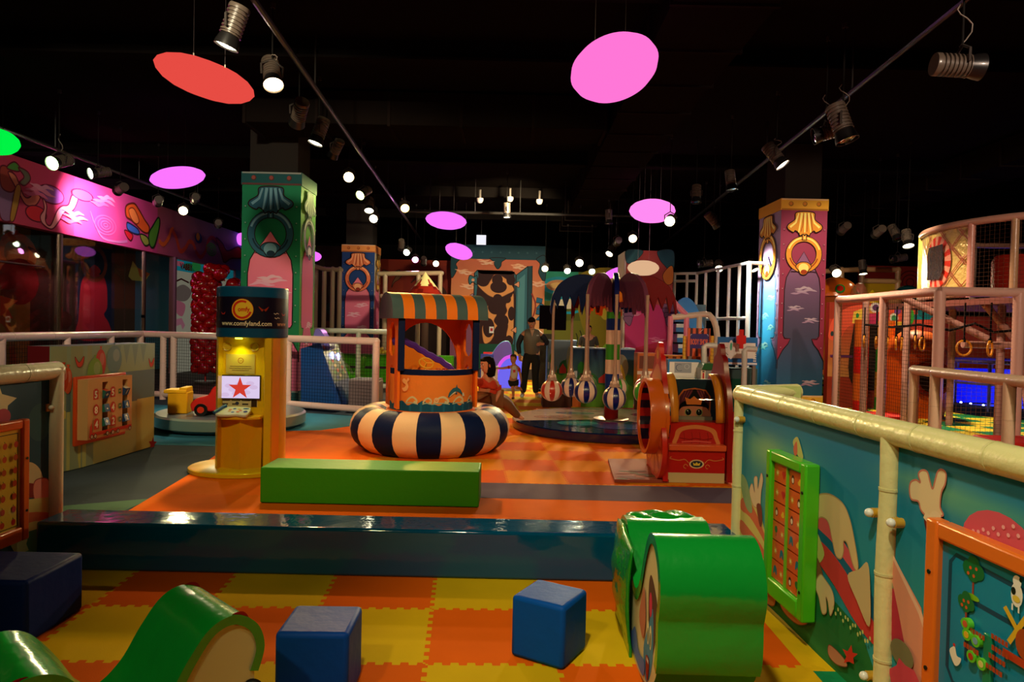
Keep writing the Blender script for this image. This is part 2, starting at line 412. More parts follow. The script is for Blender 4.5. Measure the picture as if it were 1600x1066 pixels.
# ceiling steelwork and ducts
DUCTS = []
def duct(lo, hi, label, rim=True):
    b = M(); b.box2(lo, hi, C(26, 21, 19))
    DUCTS.append((lo, hi))
    L = 0 if hi[0] - lo[0] > hi[1] - lo[1] else 1; n = int((hi[L] - lo[L]) / 1.2)
    for k in range(n + 1):
        a = lo[L] + (hi[L] - lo[L]) * k / max(n, 1)
        l2 = [lo[0] - .03, lo[1] - .03, lo[2] - .03]; h2 = [hi[0] + .03, hi[1] + .03, hi[2]]
        l2[L] = a - .025; h2[L] = a + .025; b.box2(l2, h2, C(33, 26, 24))
    return tag(b.obj('ventilation_duct', 'dark', smooth=0), label, 'duct', None)
duct((1.6, 6, 4.95), (2.7, 24, 5.45), 'dark square air duct running away overhead right of the big pink disc lamp')
duct((-4.6, 11.6, 4.9), (1.5, 12.5, 5.45), 'dark air duct crossing the ceiling behind the big pink disc lamp')
duct((-5.6, 4.6, 5.0), (7.5, 5.3, 5.45), 'dark air duct crossing the ceiling nearest the camera')
duct((9.6, 4, 4.95), (10.7, 22, 5.45), 'dark air duct at the upper right above the climbing frame')
for i, yy in enumerate((3.6, 7.6, 9.6, 15.5, 19.5, 23.5)):
    b = M(); b.box2((-13, yy, ZC - .28), (17, yy + .06, ZC), C(24, 20, 18)); b.box2((-13, yy - .09, ZC - .30), (17, yy + .15, ZC - .26), C(24, 20, 18))
    o = struct(b.obj('trim_%d' % (i + 1), 'dark', smooth=0))
def rail_bar(p0, p1, label, r=.035):
    b = M(); b.cyl(p0, p1, r, C(40, 37, 35), 8)
    n = 6
    for k in range(n):
        q = Vector(p0).lerp(Vector(p1), (k + .5) / n); b.cyl(q, (q.x, q.y, ZC), .012, C(40, 37, 35), 6)
    return tag(b.obj('lighting_track', 'paint'), label, 'lighting track')
rail_bar((-2.55, 4, 4.78), (-3.55, 26, 4.78), 'black ceiling lighting track on the left that carries the row of spotlights')
rail_bar((4.1, 3.6, 4.78), (5.6, 26, 4.78), 'black ceiling lighting track on the right above the purple column')
rail_bar((-9.0, 9, 4.78), (-8.6, 26, 4.78), 'black ceiling lighting track along the pink wall on the left')
rail_bar((-2.9, 18.5, 4.6), (4.4, 18.5, 4.6), 'thin black ceiling pipe with small white sensors in the middle')

# ---- pink fascia along the left side, over the glass partition
def side_frame(px, py, X):      # frame on a wall in the plane x = X: u runs away from the camera in metres, v up
    return frame((X, 0, 0), (0, 1, 0), (0, 0, 1), (1, 0, 0))
LX = -9.65
fa = side_frame(0, 0, LX)
b = M(); b.box2((LX - .25, 8, 3.32), (LX, 25.4, 4.62), C(196, 72, 108))
a = Art(b, fa, .002)
a.rect(8, 3.32, 15, 4.62, C(205, 70, 100), None)
a.rect(15, 3.32, 18.5, 4.62, C(200, 76, 122), None)
vs = [(18.5, 3.32), (25.4, 3.32), (25.4, 4.62), (18.5, 4.62)]
b.add([fa(u, v, .006) for u, v in vs], [(0, 1, 2, 3)], [[C(190, 90, 110), C(20, 110, 190), C(20, 100, 180), C(150, 80, 80)]]); a.up(3)
OL = C(110, 30, 50)
# ribbons, balls and balloons painted on it
def q(px, py):                      # picture point on this wall -> (u, v)
    d = ray(px, py); t = (LX - EYE.x) / d.x; p = EYE + d * t; return (p.y, p.z)
def qs(*pts): return [q(*p) for p in pts]
a.opoly(qs((0, 265), (18, 268), (28, 290), (22, 340), (0, 338)), C(150, 110, 150), OL, .03)
a.opoly(qs((0, 262), (12, 262), (26, 286), (18, 300), (2, 292)), C(170, 70, 60), OL, .03)
a.opoly(qs((10, 262), (22, 253), (32, 264), (26, 268)), C(90, 150, 70), OL, .03)
a.opoly(qs((28, 262), (42, 268), (47, 280), (38, 290), (30, 285), (37, 276)), C(110, 110, 90), OL, .03)
a.opoly(qs((12, 270), (24, 275), (36, 305), (46, 308), (56, 294), (64, 302), (56, 320), (40, 320), (28, 300)), C(225, 130, 100), OL, .03)
a.opoly(qs((24, 292), (32, 296), (22, 342), (15, 340)), C(190, 140, 60), OL, .02)
a.ell(*q(79, 304), .42, .20, OL); a.ell(*q(79, 304), .39, .17, C(150, 90, 150))
a.ell(*q(56, 334), .32, .17, OL); a.ell(*q(56, 334), .29, .145, C(225, 50, 60))
a.opoly(qs((66, 310), (72, 322), (70, 345), (78, 352), (88, 330), (96, 322), (106, 320), (112, 305), (122, 306), (114, 328), (100, 332), (92, 345), (80, 358), (66, 350), (62, 338), (68, 326)), C(240, 160, 150), OL, .03)
a.ell(*q(128, 305), .40, .13, OL); a.ell(*q(128, 305), .35, .11, C(170, 90, 160))
a.stroke(qs((140, 330), (148, 352), (160, 372), (182, 378), (198, 377)), [.02, .07], C(190, 120, 150), sm=True)
for r_ in (.42, .30, .18, .08): a.ring(*q(164, 352), r_, r_ * .52, .035, C(225, 100, 140))
a.opoly(qs((196, 322), (208, 318), (216, 328), (224, 342), (232, 355), (230, 364), (222, 362), (212, 352), (204, 344), (196, 338)), C(232, 110, 30), C(100, 40, 20), .05)
a.opoly(qs((200, 328), (208, 326), (216, 344), (212, 350), (204, 342)), C(245, 160, 60), C(120, 50, 20), .03)
a.opoly(qs((197, 348), (203, 350), (214, 358), (216, 366), (206, 364), (198, 358)), C(60, 120, 180), C(30, 40, 60), .04)
a.opoly(qs((218, 366), (228, 370), (232, 380), (226, 384), (220, 376)), C(150, 180, 60), C(30, 50, 20), .04)
a.opoly(qs((193, 360), (200, 362), (206, 368), (203, 376), (197, 370)), C(210, 40, 40), C(80, 20, 20), .03)
a.opoly(qs((246, 340), (248, 352), (240, 384), (233, 384), (231, 366), (238, 352)), C(80, 160, 40), C(20, 50, 20), .05)
a.stroke(qs((247, 376), (254, 382), (262, 372), (266, 360), (270, 358)), .12, C(230, 110, 40), sm=True)
a.stroke(qs((268, 360), (274, 372), (280, 392), (288, 388), (294, 378), (300, 380), (304, 390)), .13, C(215, 80, 50), sm=True)
a.ell(*q(309, 372), .24, .16, C(20, 60, 140)); a.ell(*q(308, 370), .12, .12, C(230, 160, 60))
a.stroke(qs((304, 392), (312, 402), (320, 392), (324, 376), (332, 372), (342, 384)), .13, C(170, 50, 60), sm=True)
for r_ in (.34, .22, .1): a.ring(*q(329, 390), r_, r_ * .55, .05, C(60, 150, 80))
a.opoly(qs((336, 372), (346, 380), (354, 392), (372, 386), (378, 402), (360, 404), (349, 410), (344, 396)), C(130, 30, 25), C(50, 10, 10), .05)
for sx, sy in ((160, 316), (60, 300), (110, 340)): a.cloud(*q(sx, sy), .9, C(220, 110, 140), sx)
struct(b.obj('wall_left_fascia', 'print', smooth=0))
# recessed wall behind the glass, with its mural and a column reflection painted in
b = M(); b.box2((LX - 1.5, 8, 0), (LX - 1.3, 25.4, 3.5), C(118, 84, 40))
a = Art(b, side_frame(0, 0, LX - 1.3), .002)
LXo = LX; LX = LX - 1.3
a.rect(8, 0, 15.5, 3.5, C(140, 100, 48), C(128, 90, 50))
a.rect(15.5, 0, 19.8, 3.5, C(52, 44, 36), C(60, 40, 30))
a.rect(19.8, 0, 22, 3.5, C(60, 120, 150), C(40, 90, 130))
a.opoly(qs((0, 400), (24, 406), (22, 440), (0, 436)), C(205, 70, 20), None)
a.ell(*q(28, 396), .60, .45, C(205, 90, 40)); a.ell(*q(26, 396), .38, .30, C(150, 80, 40))
a.ell(*q(30, 440), .62, .52, C(110, 25, 25)); a.opoly(qs((3, 452), (8, 458), (0, 462)), C(110, 25, 25), None)
a.poly(qs((0, 462), (28, 470), (12, 482), (20, 498), (0, 494)), C(190, 50, 20))
a.stroke(qs((0, 497), (12, 510), (18, 540), (20, 570)), .18, C(150, 60, 30), sm=True)
a.rect(q(178, 500)[0], 0, q(120, 500)[0], 3.4, C(20, 40, 72))  # glass reflection of a column, painted as blue shaft, pink arch and ring
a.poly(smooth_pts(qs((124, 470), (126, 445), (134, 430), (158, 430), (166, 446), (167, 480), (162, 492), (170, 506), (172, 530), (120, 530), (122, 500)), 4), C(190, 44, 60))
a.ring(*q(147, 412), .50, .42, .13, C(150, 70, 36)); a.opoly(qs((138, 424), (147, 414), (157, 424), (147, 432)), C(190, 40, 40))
a.poly(qs((200, 432), (207, 408), (214, 418), (234, 428), (226, 440), (206, 438)), C(200, 190, 110)); a.poly(qs((214, 418), (234, 428), (226, 436), (218, 432)), C(190, 90, 50))
a.stroke(qs((2, 374), (14, 366), (28, 363)), .10, C(190, 60, 30), sm=True)
a.stroke(qs((43, 386), (50, 391), (60, 399)), [.05, .14], C(95, 45, 60))
LXd = LX; LX = LXo
struct(b.obj('wall_left_mural_reflection', 'print', smooth=0))
# the white lit entrance at the far end of the fascia
b = M(); b.box2((LX - .12, 19.55, 0), (LX - .02, 23.6, 3.3), C(226, 220, 190))
a = Art(b, side_frame(0, 0, LX - .02), .002)
a.rect(19.6, 2.95, 23.6, 3.3, C(40, 180, 200))
a.opoly(qs((275, 408), (288, 410), (284, 416), (276, 414)), C(240, 130, 150))
a.ell(*q(300, 418), .5, .12, C(30, 140, 90)); a.ell(*q(308, 416), .3, .16, C(60, 180, 90))
a.text('VABBY', *q(292, 422), .18, C(90, 20, 30), bold=.012)
a.opoly(qs((275, 452), (288, 445), (300, 456), (292, 470), (276, 468)), C(150, 130, 120)); a.opoly(qs((274, 470), (290, 476), (286, 494), (276, 488)), C(230, 130, 150))
a.stroke(qs((275, 440), (284, 436), (296, 442)), .05, C(70, 20, 25)); a.stroke(qs((274, 505), (284, 502), (288, 512)), .2, C(235, 150, 170))
struct(b.obj('door_1', emis_attr('lit_entrance', .16), smooth=0))
b = M()
for yy in (19.5, 23.65): b.box2((LX - .14, yy - .05, 0), (LX + .03, yy + .05, 3.32), C(150, 110, 130))
b.box2((LX - .14, 19.5, 3.27), (LX + .03, 23.65, 3.32), C(150, 110, 130)); struct(b.obj('trim_7', 'print', smooth=0))
b = M(); b.box2((LX - .3, 23.7, 0), (LX, 26.5, 4.3), C(20, 150, 195)); a = Art(b, side_frame(0, 0, LX), .002); a.cloud(24.8, 2.9, 1.2, C(90, 190, 220), 4)
struct(b.obj('wall_left_blue', 'print', smooth=0))
# glass partition in front of the recess
t = thing('glass_partition', 'tall frameless glass partition under the pink fascia, reflecting the hall', 'glass partition', (LX, 14, 0))
wm = WM(t); gm = glass('tinted_glass', (.9, .88, .8, 1), .10)
for y0, y1 in ((8.0, 10.9), (10.95, 14.55), (14.6, 17.0), (17.05, 19.45)):
    b = M(); b.box2((LX - .03, y0, .05), (LX - .018, y1, 3.3), WHITE); b.obj('pane', gm, t, wm=wm, smooth=0)
for yy in (12.2, 14.58, 17.9):
    b = M(); b.box2((LX - .05, yy - .03, 0), (LX + .02, yy + .03, 3.3), C(150, 130, 120)); b.obj('mullion', 'metal', t, wm=wm, smooth=0)
b = M(); b.tube([(LX + .05, 9.6, 2.55), (LX + .05, 14.0, 2.55)], .018, C(170, 150, 150)); b.obj('handrail', 'metal', t, wm=wm)
for yy, zz in ((12.28, .9), (12.28, 1.25), (17.8, 1.6)):
    b = M(); b.cyl((LX - .01, yy, zz), (LX + .05, yy, zz), .04, C(40, 40, 40)); b.obj('patch_fitting', 'metal', t, wm=wm)

# ---- back wall murals (printed boards on the far wall)
def back(x0, y0, x1, y1, Y, col, name, thick=.15):
    s_ = Y / F_PX; O = P(x0, y1, Y); b = M(); W = (x1 - x0) * s_; z1 = O.z + (y1 - y0) * s_
    b.box2((O.x, Y, 0), (O.x + W, Y + thick, z1), col)
    fr = lambda u, v, n=0: Vector((O.x + (u - x0) * s_, Y - n, O.z + (y1 - v) * s_))
    return b, Art(b, fr, .002), name
b, a, n = back(492, 384, 540, 560, 25.4, C(58, 32, 26), 'wall_back_dim')
for k in range(9): a.ell(500 + (k * 17) % 36, 412 + k * 14, 5, 9, [C(70, 60, 40), C(110, 50, 30), C(40, 60, 60)][k % 3])
struct(b.obj(n, 'print', smooth=0))
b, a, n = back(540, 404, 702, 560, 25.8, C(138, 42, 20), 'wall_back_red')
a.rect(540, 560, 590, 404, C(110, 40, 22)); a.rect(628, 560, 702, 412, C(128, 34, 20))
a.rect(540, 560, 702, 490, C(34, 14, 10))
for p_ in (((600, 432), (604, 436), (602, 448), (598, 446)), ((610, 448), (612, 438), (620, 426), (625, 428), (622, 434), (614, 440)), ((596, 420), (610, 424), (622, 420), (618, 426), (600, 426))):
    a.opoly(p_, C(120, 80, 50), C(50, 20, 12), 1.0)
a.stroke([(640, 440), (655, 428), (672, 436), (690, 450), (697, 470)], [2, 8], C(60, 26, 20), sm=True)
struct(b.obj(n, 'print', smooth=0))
# the door mural
b, a, n = back(702, 382, 848, 590, 25.2, C(236, 130, 90), 'wall_back_door_mural')
a.rect(702, 590, 848, 382, C(245, 190, 110), C(215, 100, 80), 1, 10)
TE = C(28, 72, 86); TL = C(52, 112, 128); BK = C(20, 14, 16)
a.rect(702, 404, 848, 382, TE)
a.opoly([(702, 398), (718, 400), (709, 412), (711, 420), (702, 434)], TE, BK, 1.0); a.opoly([(848, 398), (834, 402), (840, 410), (838, 424), (848, 436)], TE, BK, 1.0)
a.opoly([(762, 402), (786, 402), (780, 408), (779, 414), (774, 419), (769, 413), (768, 408)], TE, BK, 1.0)
for x_ in range(708, 846, 14): a.ell(x_, 393, 1.6, 1.6, C(50, 95, 105))
for cx_, cy_, sd in ((722, 424, 1), (728, 446, 2), (755, 408, 3), (808, 414, 4), (720, 470, 5), (838, 440, 6), (715, 496, 7)): a.cloud(cx_, cy_, 26, C(250, 190, 150), sd)
a.poly([(702, 470), (714, 474), (732, 462), (736, 458), (744, 458), (744, 590), (702, 590)], C(140, 80, 110)); a.opoly([(724, 466), (736, 458), (738, 466), (728, 470)], C(200, 160, 190), BK, 1.0, sm=False)
a.opoly([(738, 426), (742, 422), (797, 422), (803, 428), (803, 540), (738, 540)], TL, BK, 1.4, sm=False)
a.opoly([(731, 430), (738, 432), (742, 430), (742, 444), (736, 440), (731, 444), (729, 437)], TL, BK, 1.2); a.ell(736, 437, 2.4, 2.4, C(230, 170, 130))
a.poly(smooth_pts([(744, 430), (748, 427), (796, 427), (800, 432), (800, 536), (744, 536)], 3), C(52, 18, 20))
OR = C(238, 160, 90); DB = C(52, 18, 20)
a.opoly([(769, 428), (777, 428), (790, 436), (797, 444), (800, 452), (790, 458), (782, 462), (772, 464), (760, 460), (748, 450), (744, 444), (756, 446), (764, 436)], OR, C(120, 60, 40), .8)
a.ell(774, 436, 8.5, 9, DB); a.ell(776, 447, 13, 9.5, DB); a.ell(752, 438, 10, 9, DB); a.ell(795, 436, 7, 8, DB)
a.opoly([(760, 476), (768, 486), (774, 490), (770, 500), (776, 510), (770, 524), (764, 533), (755, 534), (752, 510), (762, 500), (758, 488)], OR, C(120, 60, 40), .8)
a.opoly([(796, 462), (800, 462), (800, 530), (790, 524), (792, 506), (786, 494), (790, 484), (788, 474)], OR, C(120, 60, 40), .8)
for x_, y_, r1, r2 in ((760, 470, 8, 6), (775, 464, 7, 6), (790, 466, 6, 6), (772, 478, 12, 12), (797, 488, 5.5, 11), (766, 522, 0, 0), (784, 500, 9, 10), (762, 511, 9, 15), (780, 520, 10, 14), (794, 530, 6, 8), (745, 500, 7, 20)):
    if r1: a.ell(x_, y_, r1, r2, DB)
a.rect(763, 519, 770, 509, C(240, 235, 230)); a.rect(764.5, 516, 768.5, 511.5, C(190, 30, 40))
a.opoly([(803, 428), (821, 414), (824, 414), (824, 560), (803, 545)], TL, BK, 1.4, sm=False); a.opoly([(821, 414), (828, 413), (829, 560), (822, 560)], TE, BK, 1.0, sm=False)
a.opoly([(806, 436), (817, 426), (817, 530), (806, 536)], C(86, 150, 160), None, sm=False)
a.stroke([(828, 456), (834, 472), (832, 488), (826, 500)], 2.2, C(160, 50, 40), sm=True)
for k in range(4): a.opoly([(836 + k % 2 * 6, 462 + k * 9), (845 + k % 2 * 2, 464 + k * 9), (844, 471 + k * 9), (835, 470 + k * 9)], C(40, 110, 150), BK, .8, sm=False)
for x_, y_ in ((804, 443), (801, 514)): a.opoly([(x_ - 4, y_), (x_, y_ - 3), (x_ + 4, y_ - 5), (x_ + 4, y_ + 4), (x_, y_ + 2)], C(235, 160, 120), BK, .8)
a.rect(740, 590, 803, 536, C(20, 80, 60))
struct(b.obj(n, 'print', smooth=0))
# green/yellow mural right of it
b, a, n = back(848, 424, 968, 590, 25.3, C(92, 100, 30), 'wall_back_green_mural')
a.rect(848, 590, 968, 500, C(120, 120, 34)); a.rect(848, 470, 900, 424, C(36, 130, 110), C(40, 150, 120))
a.ell(870, 446, 28, 14, C(30, 150, 170)); a.ell(870, 446, 20, 9, C(196, 140, 90)); a.ell(868, 446, 12, 5, C(225, 180, 110)); a.ring(885, 476, 26, 12, 4, C(30, 170, 200)); a.ell(885, 474, 20, 8, C(240, 225, 190))
a.opoly([(900, 430), (968, 424), (968, 520), (930, 540), (905, 500)], C(150, 130, 30), None)
a.poly([(925, 560), (968, 505), (968, 560)], C(150, 200, 50)); a.ell(944, 480, 10, 18, C(215, 190, 60))
for r_ in (22, 15): a.ring(886, 530, r_, r_ * 1.2, 1.6, C(50, 50, 20), a0=-.6, a1=2.4)
a.ring(872, 548, 9, 9, 1.5, C(50, 50, 20)); a.ring(872, 548, 4, 4, 1.5, C(50, 50, 20))
struct(b.obj(n, 'print', smooth=0))
b, a, n = back(1340, 415, 1440, 560, 22, C(150, 36, 24), 'wall_back_right')
for r_ in (18, 12, 6): a.ring(1418, 440, r_, r_, 1.8, C(90, 24, 18))
a.rect(1429, 470, 1440, 416, C(190, 70, 70))
struct(b.obj(n, 'print', smooth=0))
# ================================================================== PAINTED COLUMNS
def column(label, x0, x1, Y, D, H, pf, ps, side, face=None):
    """front face between x0 and x1 at depth Y; side = +1 / -1 : which side is drawn with palette ps"""
    cx = (x0 + x1) / 2; W = x1 - x0
    t = thing('painted_column', label, 'column', (cx, Y + D / 2, 0)); wm = WM(t)
    b = M(); b.box2((x0, Y, .02), (x1, Y + D, H), pf['bg'])
    def face_art(fr, w_, pal):
        a = Art(b, fr, .002)
        X = lambda u, v: (u * w_, v * H)
        def rm(v): return v * 1.07 if v < .34 else .364 + (v - .34) * 1.05
        def pts(l): return [(u * w_, rm(v) * H) for u, v in l]
        def wide(l): return [(max(-.5, min(.5, u * 1.14)), v) for u, v in l]
        bg2 = pal.get('bg2', pal['bg'])
        a.rect(-w_ / 2, .02, w_ / 2, H, bg2, pal['bg'], 1, 8)
        arch = [(-.34, .34), (-.34, .56), (-.31, .62), (-.22, .665), (-.1, .685), (0, .70), (.1, .685), (.22, .665), (.31, .62), (.34, .56), (.34, .34), (.31, .325), (.20, .325), (.24, .30), (.34, .27), (.44, .22), (.5, .18), (.5, .02), (-.5, .02), (-.5, .18), (-.44, .22), (-.34, .27), (-.24, .30), (-.20, .325), (-.31, .325)]
        n = len(arch); ov = pts(arch)
        # body of the opening, banded top to bottom in its own printed colours
        rows = [(.18, .5), (.22, .44), (.27, .34), (.30, .24), (.325, .20), (.328, .30), (.34, .34), (.44, .34), (.56, .34), (.59, .33), (.62, .31), (.645, .265), (.665, .22), (.685, .1), (.70, .0)]
        a.rect(-w_ / 2, .02, w_ / 2, rm(.18) * H, pal['in'][0], pal['in'][1], 1, 2)
        vs = []; cs = []; fs = []
        for v, hw in rows:
            hw = min(.5, hw * 1.14)
            k = (v - .18) / .52; ii = pal['in']; seg = k * (len(ii) - 2); j = min(int(seg), len(ii) - 3); cc = mixc(ii[j + 1], ii[j + 2], seg - j) if len(ii) > 2 else ii[-1]
            vs += [fr(-hw * w_, rm(v) * H, a.l * a.step), fr(hw * w_, rm(v) * H, a.l * a.step)]; cs.append(cc)
        for i in range(len(rows) - 1): fs.append((2 * i, 2 * i + 1, 2 * i + 3, 2 * i + 2))
        b.add(vs, fs, [[cs[i], cs[i], cs[i + 1], cs[i + 1]] for i in range(len(rows) - 1)]); a.up()
        for cu_, cv_, cw_, sd in pal['clouds']: a.cloud(cu_ * w_, cv_ * H, cw_ * w_, pal['cloud'], sd)
        for sg in (-1, 1):
            a.stroke(pts([(sg * min(.5, u * 1.14), v) for u, v in [(0, .70), (.1, .685), (.22, .665), (.31, .62), (.34, .56), (.34, .34), (.31, .325), (.20, .325), (.24, .30), (.34, .27), (.44, .22), (.49, .18)]]), .014 * w_ * 1.3, C(30, 14, 20))
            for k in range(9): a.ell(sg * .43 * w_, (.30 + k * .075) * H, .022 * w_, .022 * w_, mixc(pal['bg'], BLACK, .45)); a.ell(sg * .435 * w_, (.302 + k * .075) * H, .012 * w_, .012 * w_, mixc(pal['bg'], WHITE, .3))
        # cartouche point above the ring
        a.opoly(pts([(-.27, .650), (-.12, .70), (0, .745), (.12, .70), (.27, .650)]), pal['in'][-1], C(30, 14, 20), .012 * w_, sm=False)
        # drawer-pull ring
        g1, g2, g3 = pal['gold']
        R = .33 * w_; cy = rm(.733) * H
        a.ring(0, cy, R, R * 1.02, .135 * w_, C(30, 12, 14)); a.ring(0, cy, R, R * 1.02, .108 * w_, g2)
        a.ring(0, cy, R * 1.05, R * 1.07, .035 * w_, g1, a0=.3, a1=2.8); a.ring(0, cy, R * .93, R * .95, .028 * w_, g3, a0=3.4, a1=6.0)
        a.opoly(pts([(-.17, .675), (-.08, .694), (.08, .694), (.17, .675), (.11, .655), (.05, .636), (-.05, .636), (-.11, .655)]), g2, C(30, 12, 14), .016 * w_)
        a.ell(0, rm(.667) * H, .11 * w_, .10 * w_, g1); a.ell(.01 * w_, rm(.648) * H, .07 * w_, .05 * w_, g3)
        a.rect(-.055 * w_, rm(.80) * H, .055 * w_, rm(.865) * H, C(30, 12, 14)); a.rect(-.04 * w_, rm(.803) * H, .04 * w_, rm(.862) * H, g2); a.rect(-.012 * w_, rm(.805) * H, .016 * w_, rm(.86) * H, g1)
        # acanthus leaf
        leaf = [(-.18, .935), (.18, .935), (.22, .90), (.36, .875), (.37, .855), (.25, .838), (.20, .846), (.13, .835), (.10, .822), (.03, .83), (0, .822), (-.03, .83), (-.10, .822), (-.13, .835), (-.20, .846), (-.25, .838), (-.37, .855), (-.36, .875), (-.22, .90)]
        a.opoly(pts(leaf), g2, C(30, 12, 14), .02 * w_)
        for u in (-.1, 0, .1): a.stroke(pts([(u * .7, .932), (u, .88), (u * 1.3, .838)]), [.05 * w_, .025 * w_], g1); a.stroke(pts([(u * .7 + .045, .932), (u + .05, .87), (u * 1.3 + .05, .842)]), .014 * w_, g3)
        for sg in (-1, 1): a.stroke(pts([(sg * .14, .93), (sg * .2, .885), (sg * .32, .862)]), [.03 * w_, .05 * w_], g1)
    face_art(frame((cx, Y, 0), (1, 0, 0), (0, 0, 1), (0, -1, 0)), W, pf)
    sx = x0 if side < 0 else x1
    face_art(frame((sx, Y + D / 2, 0), (0, -side * -1.0, 0), (0, 0, 1), (side, 0, 0)), D, ps)
    b.obj('shaft', 'print', t, wm=wm, smooth=0)
    for nm, z0, z1 in (('top_band', H - .0, H + .24), ('base_band', 0, .24)):
        c_ = pf['band']; m_ = M(); m_.box2((x0 - .015, Y - .015, z0), (x1 + .015, Y + D + .015, z1), c_)
        aa = Art(m_, frame((cx, Y - .015, (z0 + z1) / 2), (1, 0, 0), (0, 0, 1), (0, -1, 0)), .002)
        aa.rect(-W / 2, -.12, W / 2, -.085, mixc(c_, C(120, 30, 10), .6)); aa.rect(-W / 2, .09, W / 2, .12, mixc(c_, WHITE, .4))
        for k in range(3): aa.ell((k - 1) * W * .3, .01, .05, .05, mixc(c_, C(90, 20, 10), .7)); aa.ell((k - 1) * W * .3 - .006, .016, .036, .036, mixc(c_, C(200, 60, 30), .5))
        m_.obj(nm, 'print', t, wm=wm, smooth=0)
    # bare concrete shaft going on up to the ceiling
    m_ = M(); m_.box2((x0 + .1, Y + .1, H + .24), (x1 - .1, Y + D - .1, ZC - .02), C(48, 44, 42)); m_.obj('upper_shaft', 'dark', t, wm=wm, smooth=0)
    return t
GOLD = (C(255, 235, 130), C(226, 150, 50), C(160, 60, 20)); COPPER = (C(250, 180, 130), C(226, 120, 80), C(150, 50, 40)); STEEL = (C(110, 160, 180), C(36, 88, 110), C(16, 44, 62)); SILVER = (C(235, 235, 225), C(150, 150, 150), C(90, 90, 95))
PK = [C(190, 90, 130), C(215, 100, 140), C(226, 110, 150), C(232, 118, 150), C(236, 128, 150)]
H0 = 4.08
xa = P(377, 400, 12.8).x; xb = P(469, 400, 12.8).x
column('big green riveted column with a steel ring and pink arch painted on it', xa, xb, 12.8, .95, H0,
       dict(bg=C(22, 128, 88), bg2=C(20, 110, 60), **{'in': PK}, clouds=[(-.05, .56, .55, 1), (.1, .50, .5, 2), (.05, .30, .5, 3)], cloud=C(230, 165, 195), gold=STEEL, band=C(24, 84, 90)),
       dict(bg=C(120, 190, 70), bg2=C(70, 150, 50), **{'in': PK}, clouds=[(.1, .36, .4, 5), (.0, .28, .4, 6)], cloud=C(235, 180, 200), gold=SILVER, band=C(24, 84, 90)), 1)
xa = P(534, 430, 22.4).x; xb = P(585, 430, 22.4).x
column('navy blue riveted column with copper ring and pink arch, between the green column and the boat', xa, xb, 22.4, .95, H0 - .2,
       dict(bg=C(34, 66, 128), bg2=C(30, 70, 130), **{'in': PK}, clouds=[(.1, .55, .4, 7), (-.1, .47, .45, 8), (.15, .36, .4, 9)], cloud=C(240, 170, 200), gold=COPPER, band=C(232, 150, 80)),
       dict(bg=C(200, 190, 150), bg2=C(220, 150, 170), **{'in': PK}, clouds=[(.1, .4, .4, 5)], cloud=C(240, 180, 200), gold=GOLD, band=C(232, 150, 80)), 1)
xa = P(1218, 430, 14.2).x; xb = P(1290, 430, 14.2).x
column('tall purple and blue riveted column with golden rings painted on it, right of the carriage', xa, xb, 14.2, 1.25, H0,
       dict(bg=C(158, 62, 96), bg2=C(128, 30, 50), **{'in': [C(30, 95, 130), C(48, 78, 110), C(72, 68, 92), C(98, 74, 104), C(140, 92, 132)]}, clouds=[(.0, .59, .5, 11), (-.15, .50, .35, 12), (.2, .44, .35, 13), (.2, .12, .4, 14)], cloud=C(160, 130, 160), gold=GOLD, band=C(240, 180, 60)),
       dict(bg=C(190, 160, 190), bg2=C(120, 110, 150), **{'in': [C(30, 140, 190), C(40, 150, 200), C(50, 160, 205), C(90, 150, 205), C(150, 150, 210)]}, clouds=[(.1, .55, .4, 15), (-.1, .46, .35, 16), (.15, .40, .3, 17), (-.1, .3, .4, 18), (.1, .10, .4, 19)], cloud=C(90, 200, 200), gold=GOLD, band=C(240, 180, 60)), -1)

# rose column with the purple-feathered mural behind the swinging balls
Y = 17.5; xa = P(977, 480, Y).x; xb = P(1050, 480, Y).x; W = xb - xa; H = P(1010, 392, Y).z; cx = (xa + xb) / 2
t = thing('painted_column', 'rose red column with pink sky arch and purple feathers, behind the hanging striped balls', 'column', (cx, Y + .6, 0)); wm = WM(t)
b = M(); b.box2((xa, Y, 0), (xb, Y + 1.2, H), C(176, 70, 70)); k_ = Y / F_PX
fr = lambda u, v, n=0: Vector((xa + (u - 977) * k_, Y - n, P(1010, 480, Y).z + (480 - v) * k_)); a = Art(b, fr, .003)
a.rect(977, 478, 1050, 392, C(190, 84, 80), C(186, 76, 74)); a.opoly([(977, 410), (977, 392), (1002, 392), (996, 404), (984, 412)], C(50, 110, 120), BLACK, .8); a.opoly([(1026, 392), (1050, 392), (1050, 425), (1036, 414), (1028, 404)], C(50, 110, 120), BLACK, .8)
a.opoly([(1034, 430), (1044, 416), (1050, 418), (1050, 440), (1040, 444)], C(235, 150, 70), BLACK, .8)
a.rect(977, 600, 1050, 478, C(170, 24, 50), C(190, 60, 80))
a.poly(smooth_pts([(984, 620), (990, 575), (980, 550), (978, 500), (990, 478), (1036, 478), (1048, 500), (1044, 545), (1034, 570), (1050, 620)], 4), C(216, 60, 130))
a.poly([(980, 548), (1044, 530), (1040, 560), (1050, 620), (984, 620)], C(196, 40, 80)); a.cloud(1028, 530, 24, C(235, 110, 170), 31); a.cloud(992, 490, 20, C(240, 130, 190), 32)
for sg, x_ in ((1, 985), (-1, 1043)):
    for i in range(4): a.opoly([(x_ - 10 * sg, 478 + i * 6), (x_ + sg * (8 - i * 2), 474 + i * 7), (x_ + sg * (9 - i * 2), 480 + i * 7), (x_ - sg * 1, 486 + i * 8), (x_ - 9 * sg, 484 + i * 6)], C(140, 96, 140), C(60, 30, 70), .8)
